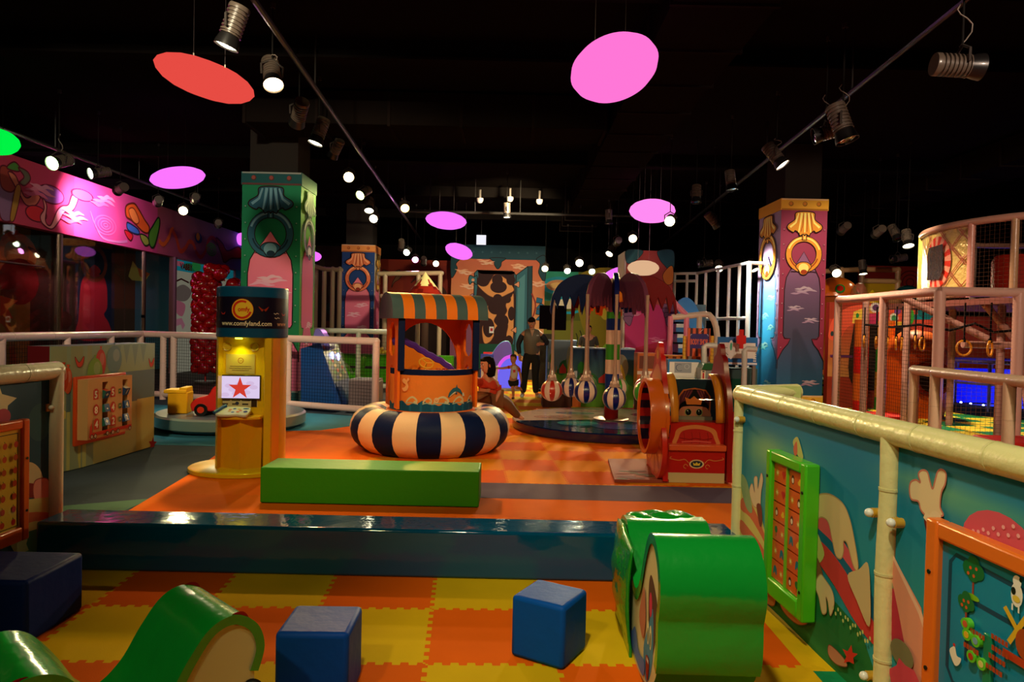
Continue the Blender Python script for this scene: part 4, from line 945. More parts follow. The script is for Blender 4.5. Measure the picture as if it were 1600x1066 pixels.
a.opoly(T((1158, 742), (1166, 748), (1172, 770), (1176, 800), (1168, 796), (1160, 770)), C(150, 176, 122))
a.opoly(T((1190, 740), (1193, 750), (1190, 770), (1188, 792), (1178, 790), (1172, 768), (1176, 756), (1180, 770), (1179, 748), (1184, 746), (1185, 764)), C(226, 200, 160), C(200, 140, 110), .004)
a.opoly(T((1183, 790), (1190, 790), (1192, 815), (1188, 822)), C(130, 60, 40))
a.opoly(T((1240, 692), (1247, 683), (1253, 700), (1256, 716), (1249, 714)), C(206, 190, 110)); a.opoly(T((1241, 700), (1246, 690), (1247, 708), (1243, 712)), C(222, 100, 80))
# melting cream shape with red ribbon
a.poly(smooth_pts(T((1276, 800), (1290, 806), (1320, 850), (1350, 905), (1392, 985), (1380, 1000), (1350, 985), (1310, 905), (1276, 840)), 4), C(24, 100, 130))
a.poly(smooth_pts(T((1276, 842), (1300, 862), (1330, 905), (1360, 960), (1384, 1004), (1372, 1012), (1340, 975), (1305, 915), (1276, 870)), 4), C(206, 60, 56))
a.poly(smooth_pts(T((1278, 798), (1300, 812), (1322, 850), (1340, 880), (1345, 905), (1325, 880), (1300, 845), (1278, 822)), 4), C(222, 84, 90))
a.opoly(T((1277, 778), (1296, 772), (1318, 786), (1330, 812), (1338, 850), (1343, 884), (1340, 892), (1334, 880), (1326, 850), (1320, 846), (1320, 862), (1316, 873), (1308, 868), (1302, 842), (1296, 816), (1286, 808), (1277, 810)), C(224, 192, 134), C(190, 150, 100), .006)
a.poly(smooth_pts(T((1277, 830), (1286, 850), (1290, 868), (1282, 880), (1277, 866)), 3), C(190, 190, 100))
a.opoly(T((1276, 868), (1288, 898), (1282, 914), (1272, 900)), C(130, 84, 50), C(90, 50, 30), .004)
a.opoly(T((1284, 898), (1292, 906), (1303, 924), (1306, 944), (1300, 962), (1296, 940), (1293, 934), (1294, 956), (1287, 958), (1282, 934), (1276, 914)), C(228, 204, 150), C(190, 150, 100), .005)
a.opoly(T((1184, 890), (1198, 896), (1212, 912), (1214, 940), (1208, 947), (1192, 936), (1180, 916)), C(222, 140, 90), C(160, 80, 40), .004)
a.opoly(T((1226, 934), (1244, 934), (1268, 946), (1266, 972), (1250, 976), (1232, 962), (1222, 946)), C(222, 140, 90), C(160, 80, 40), .004)
for k in range(16): a.ell(*T((1305 + k * 4, 950 + k * 3.6 + 6 * math.sin(k * 2)))[0], .007, .009, C(200, 205, 120), 8)
a.opoly(T((1300, 1008), (1312, 1016), (1326, 1032), (1328, 1042), (1312, 1038), (1300, 1024)), C(196, 130, 96), C(120, 70, 50), .004)
a.poly(T((1322, 1014), (1330, 1018), (1336, 1008), (1338, 1020), (1346, 1022), (1339, 1028), (1340, 1038), (1332, 1034), (1324, 1036), (1328, 1026)), C(210, 50, 34))
a.poly(smooth_pts(T((1330, 900), (1348, 890), (1362, 880), (1366, 930), (1364, 980), (1345, 940)), 4), C(204, 180, 130))
b.obj('printed_panel', 'print', t, wm=wm, smooth=0)
b = M(); a = Art(b, f, .0012)
b.add([f(1.55, .02, 0), f(L, .02, 0), f(L, 1.09, 0), f(1.55, 1.09, 0)], [(0, 1, 2, 3)], BG1)
a.field(1.55, .02, L, 1.09, 40, 28, teal)
a.poly([(1.55, .02), (1.55, .12), (1.9, .08), (L, .06), (L, .02)], C(34, 120, 60))
a.poly(smooth_pts(T((1388, 924), (1404, 930), (1414, 960), (1416, 1002), (1400, 1012), (1380, 1006)), 4), C(190, 50, 70))
a.poly(T((1386, 866), (1395, 866), (1440, 950), (1458, 1066), (1425, 1066), (1405, 960)), C(226, 150, 120)); a.poly(T((1393, 868), (1397, 868), (1442, 960), (1452, 1010), (1436, 960)), C(238, 190, 160))
a.poly(T((1458, 935), (1472, 925), (1466, 1066), (1448, 1066)), C(210, 90, 100))
a.ell(*T((1560, 855))[0], .155, .11, C(214, 84, 100)); 
for k in range(10): a.ell(*T((1522 + k * 8, 830 + 8 * math.sin(k * 3)))[0], .007, .007, C(240, 170, 170), 8)
a.opoly(T((1448, 808), (1472, 810), (1480, 842), (1480, 900), (1478, 920), (1468, 920), (1462, 890), (1454, 845)), C(140, 34, 24), C(90, 20, 14), .006)
a.opoly(T((1442, 797), (1452, 806), (1476, 806), (1472, 792), (1474, 770), (1480, 756), (1481, 740), (1474, 734), (1468, 738), (1464, 752), (1460, 764), (1456, 752), (1452, 738), (1444, 735), (1438, 741), (1441, 754), (1434, 750), (1426, 754), (1424, 766), (1427, 780), (1438, 784)), C(232, 204, 160), C(200, 120, 100), .007)
a.stroke(T((1448, 804), (1456, 812), (1464, 805), (1472, 812)), .03, C(236, 210, 170), sm=True)
a.ell(*T((1412, 1022))[0], .07, .05, C(126, 120, 84)); a.poly(T((1392, 1046), (1404, 1040), (1408, 1028), (1418, 1040), (1432, 1048), (1440, 1066), (1396, 1070)), C(214, 70, 90))
b.obj('printed_panel', 'print', t, wm=wm, smooth=0)

# --- game boards
def game_board(nm, label, pl, u0, u1, z0, z1, th, fcol, bw=.045):
    o = pl.fr(.004)(u0, 0); t = thing(nm, label, 'play board', (o.x, o.y, z0)); wm = WM(t); f = pl.fr(.004)
    b = M()
    def bx(u0, u1, v0, v1, n0, n1, col): b.add([f(u, v, n) for n in (n0, n1) for u, v in ((u0, v0), (u1, v0), (u1, v1), (u0, v1))], [(3, 2, 1, 0), (4, 5, 6, 7), (0, 1, 5, 4), (1, 2, 6, 5), (2, 3, 7, 6), (3, 0, 4, 7)], col)
    bx(u0, u0 + bw, z0, z1, 0, th, fcol); bx(u1 - bw, u1, z0, z1, 0, th, fcol); bx(u0 + bw, u1 - bw, z0, z0 + bw * 1.6, 0, th, fcol); bx(u0 + bw, u1 - bw, z1 - bw, z1, 0, th, fcol)
    return t, wm, f, b, bx
t, wm, f, b, bx = game_board('picture_match_board', 'lime green framed play board with twelve orange picture tiles on the right fence', PR, .54, .975, .14, .90, .075, C(78, 190, 24), .055)
b.obj('frame', 'plastic', t, wm=wm, bevel=.010)
b = M(); bx2 = lambda *a_: None
def slab(mb, f, u0, u1, v0, v1, n0, n1, col): mb.add([f(u, v, n) for n in (n0, n1) for u, v in ((u0, v0), (u1, v0), (u1, v1), (u0, v1))], [(3, 2, 1, 0), (4, 5, 6, 7), (0, 1, 5, 4), (1, 2, 6, 5), (2, 3, 7, 6), (3, 0, 4, 7)], col)
slab(b, f, .59, .925, .22, .85, .0, .035, C(60, 24, 14)); b.obj('backing', 'print', t, wm=wm, smooth=0)
b = M(); slab(b, f, .752, .762, .225, .847, .035, .062, C(120, 190, 40)); b.obj('divider', 'plastic', t, wm=wm, smooth=0)
rr = random.Random(3)
for i in range(2):
    for j in range(6):
        u0 = .598 + i * .168; v0 = .232 + j * .1025; b = M(); slab(b, f, u0, u0 + .150, v0, v0 + .094, .035, .052, C(226, 96, 30))
        a = Art(b, lambda u, v, n=0, f=f: f(u, v, n + .052), .001)
        for k in range(2):
            cu, cv = u0 + .04 + k * .07, v0 + .047; kind = rr.choice('hbtpsg')
            if kind == 'h': a.ell(cu - .009, cv + .008, .012, .011, C(200, 30, 30), 12); a.ell(cu + .009, cv + .008, .012, .011, C(200, 30, 30), 12); a.poly([(cu - .018, cv + .004), (cu, cv - .022), (cu + .018, cv + .004)], C(200, 30, 30))
            if kind == 'b': a.poly(smooth_pts([(cu - .02, cv - .02), (cu - .015, cv + .015), (cu, cv + .024), (cu + .015, cv + .015), (cu + .02, cv - .02), (cu + .008, cv - .018), (cu, cv - .004), (cu - .008, cv - .018)], 3), C(40, 120, 140))
            if kind == 't': a.rect(cu - .003, cv - .028, cu + .003, cv, C(90, 50, 20)); a.ell(cu, cv + .01, .016, .018, C(20, 110, 50), 12)
            if kind == 'p': a.ell(cu, cv, .016, .024, C(60, 30, 20), 12); a.ell(cu, cv - .004, .011, .014, C(240, 220, 190), 12)
            if kind == 's': a.poly(star(cu, cv, .022, .012, 8), C(230, 170, 60)); a.ell(cu, cv, .008, .008, C(240, 230, 150), 10)
            if kind == 'g': a.ell(cu, cv - .004, .018, .012, C(240, 190, 40), 12); a.ell(cu + .004, cv + .010, .010, .008, C(240, 200, 60), 10)
        b.obj('picture_tile', 'plastic', t, wm=wm, smooth=0)
for u, v in ((.565, .26), (.565, .76), (.95, .28), (.95, .76)):
    b = M(); b.cyl(f(u, v, .07), f(u, v, .079), .008, BLACK, 10); b.obj('screw', 'plastic', t, wm=wm)
# orange farm maze board
t, wm, f, b, bx = game_board('farm_maze_board', 'orange framed maze board with farm pictures and green sliding discs at the right edge', PR, 1.80, 2.62, .12, .885, .055, C(234, 112, 30), .06)
b.obj('frame', 'plastic', t, wm=wm, bevel=.010)
b = M(); slab(b, f, 1.85, 2.57, .21, .83, 0, .030, C(12, 136, 176)); a = Art(b, lambda u, v, n=0: f(u, v, n + .030), .001)
gr = C(12, 66, 96)
Q = lambda *l: PR.pts(*l, off=.034)
a.stroke([(2.57, .76), (1.925, .79), (1.90, .76), (1.90, .40), (1.93, .36), (2.2, .34)], .016, gr); a.stroke([(2.57, .66), (2.01, .665), (1.985, .64), (1.985, .46)], .016, gr); a.stroke([(2.10, .56), (2.10, .47)], .022, gr); a.stroke([(2.12, .40), (2.4, .38), (2.57, .38)], .014, gr)
a.stroke([(1.86, .27), (2.0, .25), (2.2, .22)], .014, gr)
for x_, y_, k in ((1522, 895, 1), (1512, 945, .8)):
    u, v = Q((x_, y_))[0]; a.stroke([(u, v - .075 * k), (u, v)], .008, C(160, 60, 40)); a.ell(u, v - .08 * k, .03 * k, .01, C(130, 190, 30))
    for p_, q_ in ((0, .03), (-.022, .008), (.022, .008), (0, -.005)): a.ell(u + p_ * k, v + q_ * k, .026 * k, .026 * k, C(10, 110, 56), 12)
    for p_, q_ in ((-.012, .012), (.014, .016), (.004, -.01), (-.02, -.008)): a.ell(u + p_ * k, v + q_ * k, .006, .006, C(210, 90, 40), 8)
for x_, y_ in ((1508, 853), (1570, 880)):
    u, v = Q((x_, y_))[0]
    for k in range(4): a.ell(u - .022 + k * .015, v + .004 * (k % 2), .013, .011, C(226, 218, 180), 10)
u, v = Q((1496, 1032))[0]; a.poly(smooth_pts([(u - .025, v + .02), (u, v - .015), (u + .02, v - .005), (u + .03, v + .02), (u + .01, v + .02), (u, v + .045), (u - .012, v + .04)], 3), C(240, 232, 214)); a.ell(u - .004, v + .05, .006, .006, C(210, 40, 30), 8)
u, v = Q((1594, 930))[0]; a.ell(u, v, .022, .036, C(240, 236, 226)); a.ell(u, v + .04, .016, .018, C(240, 236, 226)); a.ell(u - .012, v + .008, .009, .012, BLACK, 10); a.ell(u + .014, v + .05, .006, .008, BLACK, 8); a.ell(u, v - .012, .014, .010, C(230, 200, 70)); a.rect(u - .016, v - .05, u - .010, v - .03, C(240, 236, 226)); a.rect(u + .008, v - .05, u + .014, v - .03, C(240, 236, 226))
u, v = Q((1596, 985))[0]; a.stroke([(u - .05, v + .05), (u + .05, v - .05)], .016, C(226, 180, 40)); a.stroke([(u - .03, v - .05), (u + .03, v + .05)], .016, C(226, 180, 40)); a.ell(u + .03, v - .03, .035, .045, C(170, 70, 30)); a.rect(u - .05, v - .1, u + .1, v - .075, C(190, 60, 30))
for x_, y_ in ((1532, 990), (1568, 1000), (1524, 1013), (1570, 1018), (1566, 1030), (1562, 1046)):
    u, v = Q((x_, y_))[0]
    for k in range(5): a.rect(u - .03 + k * .014, v - .008, u - .019 + k * .014, v + .008, C(176, 64, 30))
b.obj('maze_plate', 'plastic', t, wm=wm, smooth=0)
b = M(); u, v = Q((1549, 992))[0]; slab(b, f, u - .018, u + .016, .19, v, .03, .042, C(16, 130, 90)); b.obj('slide_bar', 'plastic', t, wm=wm, bevel=.003)
for x_, y_, c_ in ((1517, 975, C(200, 90, 50)), (1519, 992, C(230, 180, 40)), (1533, 1002, C(120, 160, 190)), (1526, 1026, C(180, 50, 30)), (1542, 1038, C(220, 210, 120))):
    u, v = Q((x_, y_))[0]; b = M(); b.cyl(f(u, v, .032), f(u, v, .050), .019, C(96, 200, 40), 20); b.cyl(f(u, v, .050), f(u, v, .051), .011, c_, 14); b.obj('sliding_disc', 'plastic', t, wm=wm, bevel=.003)
for u, v in ((1.83, .70), (1.83, .36)):
    b = M(); b.cyl(f(u, v, .05), f(u, v, .059), .008, BLACK, 10); b.obj('screw', 'plastic', t, wm=wm)

# --- left pen fence
PL = Plane((-2.975, 4.47), (-3.12, 1.6), (1, 0, 0)); f = PL.fr(); L = PL.len
t = fence_thing('white padded fence with dark blue printed panel at the left edge of the pen', (PL.o.x, PL.o.y, 0)); wm = WM(t)
LC = C(206, 200, 178)
b = M(); pipe(b, f(0, 1.175), f(L, 1.175), .058, LC, .36, .3); b.obj('top_rail', 'padded', t, wm=wm)
for s_ in (0.03, L):
    b = M(); b.tube([f(s_, 1.20 - 1.19 * k / 8, .012) for k in range(9)], .046, LC, 14); b.obj('post', 'padded', t, wm=wm)
b = M(); a = Art(b, f, .0012); T = PL.pts
b.add([f(.06, .02), f(L, .02), f(L, 1.12), f(.06, 1.12)], [(0, 1, 2, 3)], C(24, 70, 92))
a.rect(.06, .02, L, 1.12, C(30, 80, 96), C(20, 66, 96), 1, 4)
a.ell(*T((62, 660))[0], .10, .12, C(40, 86, 100))
a.poly(T((-4, 596), (3, 616), (26, 622), (12, 634), (10, 660), (-2, 650), (-14, 640)), C(222, 210, 170))
a.ell(*T((4, 652))[0], .06, .05, C(190, 60, 90))
a.poly(smooth_pts(T((28, 738), (38, 724), (52, 724), (64, 738), (68, 770), (28, 770)), 4), C(212, 196, 150))
a.poly(T((30, 753), (54, 756), (54, 778), (30, 778)), C(130, 20, 24))
a.opoly(T((54, 752), (72, 748), (80, 762), (78, 785), (62, 790), (52, 776)), C(226, 140, 130), C(160, 60, 60), .006)
a.poly(T((30, 782), (84, 776), (84, 830), (30, 850)), C(206, 190, 110)); a.poly(smooth_pts(T((30, 806), (56, 800), (84, 804), (84, 818), (56, 814), (30, 822)), 3), C(206, 100, 60))
a.poly(T((20, 862), (40, 832), (84, 818), (84, 880), (20, 900)), C(30, 100, 60)); a.poly(T((14, 850), (44, 836), (40, 850), (44, 860), (24, 868)), C(150, 150, 100))
b.obj('printed_panel', 'print', t, wm=wm, smooth=0)
b = M(); p_ = T((75, 637))[0]; s_ = .024
slab(b, f, p_[0] - s_, p_[0] + s_, p_[1] - s_, p_[1] + s_, 0, .012, C(190, 130, 40)); b.ell(f(p_[0], p_[1], .02), .016, C(235, 230, 220), 12, 8); b.obj('bolt_cap', 'plastic', t, wm=wm)
t, wm, f, b, bx = game_board('sorting_maze_board', 'orange framed play board with fruit pictures on yellow at the left edge', PL, .30, .80, .16, .90, .05, C(226, 88, 22), .055)
b.obj('frame', 'plastic', t, wm=wm, bevel=.01)
b = M(); slab(b, f, .35, .75, .22, .85, 0, .03, C(226, 178, 60)); a = Art(b, lambda u, v, n=0: f(u, v, n + .03), .001)
a.stroke([(.375, .26), (.375, .82), (.73, .82), (.73, .26)], .010, C(70, 50, 30), closed=True)
for k in range(26):
    u, v = .405 + (k % 4) * .085, .29 + (k // 4) * .078; a.ell(u, v, .017, .019, (C(190, 30, 30), C(200, 60, 40), C(60, 140, 40), C(190, 30, 40))[k % 4], 12); a.stroke([(u, v + .018), (u + .006, v + .028)], .004, C(40, 90, 20))
b.obj('maze_plate', 'plastic', t, wm=wm, smooth=0)
for v in (.34, .66):
    b = M(); b.cyl(f(.325, v, .045), f(.325, v, .054), .008, BLACK, 10); b.obj('screw', 'plastic', t, wm=wm)

# --- sea-picture partition with the number puzzle
PN = Plane((-4.29, 8.20), (-4.36, 6.60), (1, 0, 0)); f = PN.fr(); L = PN.len; T = PN.pts
t = thing('padded_partition', 'padded partition wall printed with beach, sea and balloons, left of the kiosk', 'partition', (-4.45, 7.4, 0)); wm = WM(t)
b = M(); Ht = 1.24
def ex(u): return .0 if u < 1.2 else -.10 * ((u - 1.2) / .42) ** 2      # the front curls away at its near end
us = [0, .4, .8, 1.2, 1.3, 1.4, 1.5, 1.56, 1.62]
fc = lambda u, v, n=0: f(u, v, n + ex(u))
vs = [fc(u, v, 0) for u in us for v in (0.0, Ht)] + [f(u, v, -.32) for u in us for v in (0.0, Ht)]
n = len(us); fs = []
for i in range(n - 1):
    fs += [(2 * i, 2 * i + 1, 2 * i + 3, 2 * i + 2), (2 * n + 2 * i, 2 * n + 2 * i + 1, 2 * n + 2 * i + 3, 2 * n + 2 * i + 2), (2 * i + 1, 2 * i + 3, 2 * n + 2 * i + 3, 2 * n + 2 * i + 1)]
fs += [(0, 1, 2 * n + 1, 2 * n), (2 * n - 2, 2 * n - 1, 4 * n - 1, 4 * n - 2)]
b.add(vs, fs, [C(150, 160, 130), C(110, 40, 40), C(90, 96, 130)] * (n - 1) + [C(60, 60, 60), C(112, 22, 34)])
a = Art(b, fc, .0012)
a.rect(0, 0, 1.62, Ht, C(196, 190, 118), C(196, 190, 118), 9, 1)
a.rect(0, .72, 1.62, Ht, C(160, 172, 120), C(140, 164, 150), 9, 1)
a.rect(0, .585, 1.62, .93, C(104, 124, 124), C(100, 120, 128), 9, 1)
a.poly([(0, .60), (.35, .60), (.36, .0), (0, .0)], C(206, 192, 104)); a.poly([(1.3, .45), (1.5, .62), (1.6, .62), (1.6, 0), (1.3, 0)], C(206, 192, 104))
for k in range(4): a.opoly([(.18 + k * .16, 1.23), (.30 + k * .16, 1.23), (.24 + k * .16, 1.02 - .04 * (k % 2))], C(126, 150, 140), None, sm=False)
def balloon2(u, v, ru, rv, c_): a.ell(u, v, ru, rv, c_, 24); a.ell(u - ru * .25, v + rv * .3, ru * .45, rv * .45, mixc(c_, WHITE, .18), 16); a.poly([(u - .02, v + rv + .03), (u + .02, v + rv + .03), (u, v + rv - .01)], c_)
uu = T((157, 562))[0]; balloon2(uu[0], uu[1] - .04, .085, .15, C(190, 56, 50)); uu = T((150, 575))[0]; balloon2(uu[0] + .02, uu[1] - .05, .12, .155, C(120, 160, 56)); uu = T((178, 562))[0]; balloon2(uu[0], uu[1], .13, .155, C(110, 140, 150))
uu = T((112, 595))[0]; balloon2(uu[0] + .01, uu[1], .045, .13, C(220, 96, 60)); uu = T((106, 592))[0]; balloon2(uu[0], uu[1], .05, .13, C(200, 70, 40))
for x_, y_ in ((235, 566), (124, 565)): u, v = T((x_, y_))[0]; a.opoly([(u + .05, v + .05), (u, v - .01), (u - .06, v + .05), (u - .04, v - .04), (u + .02, v - .05)], C(214, 76, 60), C(120, 30, 20), .006)
u, v = T((240, 693))[0]; a.poly(star(u + .04, v, .09, .04, 5, .5), C(170, 40, 36))
b.obj('padding', 'print', t, wm=wm, smooth=30)
# number puzzle
f2 = PN.fr(.006)
t = thing('number_puzzle', 'peach number sum puzzle with turning blocks on an orange backboard, fixed to the partition', 'play board', (-4.3, 7.5, .4)); wm = WM(t)
ua, ub = .60, 1.27
b = M(); qa, qb = PN.pt(196, 640, .035), PN.pt(117, 640, .035); slab(b, f2, qa[0], qb[0], PN.pt(150, 690, .035)[1], PN.pt(150, 586, .035)[1], 0, .035, C(226, 76, 24)); bb_ = b.obj('backboard', 'plastic', t, wm=wm, bevel=.012)
PE = C(222, 168, 112)
ua, ub = .40, 1.16; z0, z1 = .41, .86
ua, ub = PN.pt(205, 640, .14)[0], PN.pt(136, 640, .14)[0]
zt = PN.pt(170, 590, .14)[1]; zb = PN.pt(170, 680, .14)[1]; z0, z1 = zb, zt
W_ = ub - ua; H_ = z1 - z0; g1 = ub - W_ * .37; g2 = ub - W_ * .83     # u grows toward the camera (leftwards in view)
b = M()
cuts = [(ua, g2 - .045), (g2 + .045, g1 - .045), (g1 + .045, ub)]
for u0, u1 in cuts: slab(b, f2, u0, u1, z0, z1, .02, .14, PE)
for g in (g1, g2): slab(b, f2, g - .045, g + .045, z0, z0 + .05, .02, .14, PE); slab(b, f2, g - .045, g + .045, z1 - .04, z1, .02, .14, PE)
fa_ = lambda u, v, n=0: f2(-u, v, n + .14)       # mirror so that letters read left to right
a = Art(b, fa_, .0012); RD = C(206, 44, 30)
c0 = -(ub - W_ * .17); c1 = -(ub - W_ * .54); c2 = -(ub - W_ * .70)
rows = [z0 + H_ * .74, z0 + H_ * .48, z0 + H_ * .24]
for (l, r_), v in zip((('5', '5'), ('8', '4'), ('4', '2')), rows):
    for c_, tx in ((c0, l), (c1, r_)):
        if tx == '8' or (tx == '4' and v == rows[1]): a.ell(c_, v, .045, .058, RD)
        else: a.rect(c_ - .04, v - .052, c_ + .04, v + .045, RD); a.rect(c_ - .025, v + .045, c_ + .025, v + .058, RD)
        a.text(tx, c_, v - .034, .07, C(244, 236, 220), bold=.004)
    a.rect(c2 - .024, v - .026, c2 + .024, v + .026, C(90, 130, 60)); a.text('=', c2, v - .012, .03, C(230, 220, 180), bold=.002)
a.stroke([(-ub + .02, z0 + .02), (-ub + .06, z0 + .05), (-ua - .02, z0 + .05)], .035, RD)
a.opoly([(-ub + .01, z0 + .02), (-ub + .02, z0 + .13), (-ub + .05, z0 + .17), (-ub + .055, z0 + .03)], RD, None, sm=False)
for k in (.07, .14, .40, .52, .64, .92): a.ell(-ub + W_ * k, z0 + .028, .024, .024, BLACK, 16); a.ell(-ub + W_ * k, z0 + .028, .015, .015, C(235, 220, 200), 14); a.ell(-ub + W_ * k, z0 + .028, .006, .006, BLACK, 10)
b.obj('case', 'plastic', t, wm=wm, smooth=0)
b = M(); slab(b, f2, ua + .02, ub - .02, z0 + .02, z1 - .02, .01, .06, C(60, 40, 24)); b.obj('dark_recess', 'print', t, wm=wm, smooth=0)
for g, tx in ((g1, ('÷', '-', '+')), (g2, ('/', '4', '2'))):
    for k, v in enumerate(rows):
        b = M(); cen = f2(g, v, .125); R = Matrix.Rotation(.25, 3, PN.d)
        M0 = Matrix.Translation(cen) @ (Matrix.Rotation((-.35, .2, .3)[k], 4, PN.d))
        cl = C(30, 110, 100) if g == g1 else C(24, 70, 130)
        s2 = .040
        q8 = [M0 @ (PN.d * (-x_ * s2) + Vector((0, 0, z_ * s2)) + PN.n * (y_ * s2)) for y_ in (-1, 1) for x_, z_ in ((-1, -1), (1, -1), (1, 1), (-1, 1))]
        b.add(q8, [(3, 2, 1, 0), (4, 5, 6, 7), (0, 1, 5, 4), (1, 2, 6, 5), (2, 3, 7, 6), (3, 0, 4, 7)], [cl, C(24, 70, 130), cl, cl, C(220, 214, 190) if g == g2 else C(190, 40, 30), cl])
        fb = lambda u, v_, n=0, M0=M0: M0 @ (PN.d * (-u) + Vector((0, 0, v_)) + PN.n * (n + s2)); Art(b, fb, .0012).text(tx[k], 0, -.025, .05, C(240, 236, 220), bold=.004)
        b.obj('turning_block', 'plastic', t, wm=wm, smooth=0)
# ================================================================== THE BIG TOYS
def holed(outer, holes):
    pts = list(outer)
    for h in holes:
        best = min(((math.hypot(p[0] - q[0], p[1] - q[1]), i, j) for i, p in enumerate(pts) for j, q in enumerate(h)))
        _, i, j = best; hh = h[j:] + h[:j]
        pts = pts[:i + 1] + hh + [hh[0]] + pts[i:]
    return pts
def cylfr(R, cx=0, cy=0, a0=-pi / 2): return lambda u, v, n=0: Vector((cx + (R + n) * math.cos(a0 + u / R), cy + (R + n) * math.sin(a0 + u / R), v))

# ---- yellow information kiosk
KY = C(230, 186, 10); KT = C(10, 74, 120)
t = thing('kiosk', 'tall yellow touch kiosk with dark blue curved header and a red star on its screen', 'kiosk', (-2.69, 7.08, 0), math.radians(4))
b = M(); b.lathe([(.0001, 0), (.50, 0), (.50, .035), (.485, .045), (.0001, .045)], KY, 40); 
for i in range(len(b.v)): b.v[i] = Vector((b.v[i].x * (1.0 if b.v[i].x > 0 else 1.12) - .03, b.v[i].y * .9 - .06, b.v[i].z))
b.obj('base_plate', 'paint', t)
# body: rounded back, flat recessed front
out = [(.34 * math.cos(a_), .34 * math.sin(a_)) for a_ in [math.radians(k) for k in range(-38, 219, 8)]] + [(-.285, -.22), (-.24, -.30), (-.24, -.16), (.16, -.16), (.20, -.26), (.26, -.245)]
b = M(); b.prism(out, lambda u, v, n=0: Vector((u, v, n)), .045, 1.36, KY, side=KY); b.obj('body', 'paint', t, smooth=35)
b = M(); b.prism([(-.25, -.29), (-.25, -.16), (.17, -.16), (.17, -.29), (.1, -.33), (-.04, -.345), (-.18, -.33)], lambda u, v, n=0: Vector((u, v, n)), .545, .575, C(240, 178, 20)); b.obj('shelf', 'paint', t, bevel=.006)
b = M(); b.add([(-.24, -.20, .045), (.16, -.20, .045), (.16, -.16, .545), (-.24, -.16, .545), (-.02, -.30, .045), (-.02, -.30, .545), (-.24, -.17, .545), (.16, -.17, .545)], [(0, 4, 5, 6), (4, 1, 7, 5)], C(228, 160, 12)); b.obj('lower_panel', 'paint', t, smooth=0)
# glossy side strip
b = M(); cf_ = cylfr(.342); a = Art(b, cf_, .001); a.rect(.30, .05, .40, 1.35, C(246, 160, 50), None, 3, 1); b.obj('side_strip', 'plastic', t)
b = M(); b.lathe([(.0001, 1.36), (.335, 1.36), (.348, 1.365), (.348, 1.86), (.34, 1.87), (.0001, 1.87)], [KT, KT, KT, KT, KT], 48)
a = Art(b, cylfr(.348), .003); a.strip = .02
a.rect(-.56, 1.455, .56, 1.765, C(22, 16, 40), None, 24, 1)
a.rect(-.56, 1.37, .56, 1.452, KT, None, 24, 1); a.rect(-.56, 1.768, .56, 1.86, KT, None, 24, 1)
lc = (.0, 1.64)
a.ell(lc[0], lc[1], .107, .107, C(200, 60, 20), 30); a.ell(lc[0], lc[1], .103, .103, C(240, 196, 50), 30)
a.ring(lc[0], lc[1], .082, .082, .022, C(214, 44, 20), 30, a0=math.radians(62), a1=math.radians(345))
a.text('omfy', lc[0] + .016, lc[1] - .018, .046, C(214, 44, 20), bold=.0016, sx=.86)
a.text('www.comfyland.com', .03, 1.482, .047, C(238, 226, 200), sx=.92, bold=.001); a.text('www', .345, 1.482, .047, C(220, 170, 130), 'l', sx=.92)
def bfly(a, u, v, s_, c_): a.opoly([(u - s_, v + s_ * .5), (u, v - s_ * .1), (u + s_, v + s_ * .5), (u + s_ * .6, v - s_ * .2), (u + s_ * .3, v - s_ * .5), (u, v - s_ * .15), (u - s_ * .3, v - s_ * .5), (u - s_ * .6, v - s_ * .2)], c_)
bfly(a, .20, 1.65, .05, C(150, 50, 30)); bfly(a, .43, 1.60, .03, C(170, 50, 40)); bfly(a, -.20, 1.60, .03, C(190, 50, 40))
for u, v in ((.33, 1.60), (.34, 1.555)): a.stroke([(u - .03, v + .01), (u - .008, v), (u + .004, v + .012), (u + .03, v + .005)], .006, C(220, 200, 190))
b.obj('header', 'plastic', t, smooth=35)
b = M(); b.cyl((-.06, -.25, 1.345), (-.06, -.25, 1.362), .035, WHITE, 16); b.obj('downlight', emis('yellow_green_led', (.85, .9, .05, 1), 6), t)
ld = bpy.data.lights.new('kiosk_downlight', 'SPOT'); ld.energy = 6; ld.color = (.8, .9, .05); ld.spot_size = math.radians(110); ld.spot_blend = .8; ld.shadow_soft_size = .03
lo = bpy.data.objects.new('downlight_bulb', ld); COL.objects.link(lo); lo.parent = t; lo.location = (-.06, -.24, 1.335)
for sx in (-1, 1):
    b = M(); b.lathe([(.0001, 0), (.030, 0), (.036, .006), (.044, .008), (.044, 0)], C(206, 170, 40), 20); b.T = Matrix()
    b.v = [Vector((-.065 + sx * .135 + v.x, -.162 - v.z, 1.265 + v.y)) for v in b.v]; b.obj('speaker', 'paint', t)
fk = lambda u, v, n=0: Vector((u - .065, -.16 - n, v))
b = M(); slab(b, fk, -.145, .14, .99, 1.19, .0, .006, C(196, 168, 110)); a = Art(b, lambda u, v, n=0: fk(u, v, n + .006), .0008); a.ring(0, 1.125, .026, .026, .005, C(150, 50, 20)); a.text('omfy', .003, 1.117, .014, C(150, 50, 20), sx=.9)
for k, wd in enumerate((.21, .22, .17)): a.rect(-wd / 2, 1.065 - k * .02, wd / 2, 1.069 - k * .02, C(90, 70, 50))
b.obj('notice', 'print', t, smooth=0)
b = M(); slab(b, fk, -.205, .205, .735, 1.0 - .02, .0, .03, C(30, 28, 32)); b.obj('screen_bezel', 'plastic', t, bevel=.004)
b = M(); a = Art(b, lambda u, v, n=0: fk(u, v, n + .031), .001); a.rect(-.193, .745, .198, .968, C(226, 206, 240)); 
for k in range(9): a.ell(-.14 + k * .035, .78 + .13 * ((k * 37) % 10) / 10, .04, .022, C(216, 190, 226))
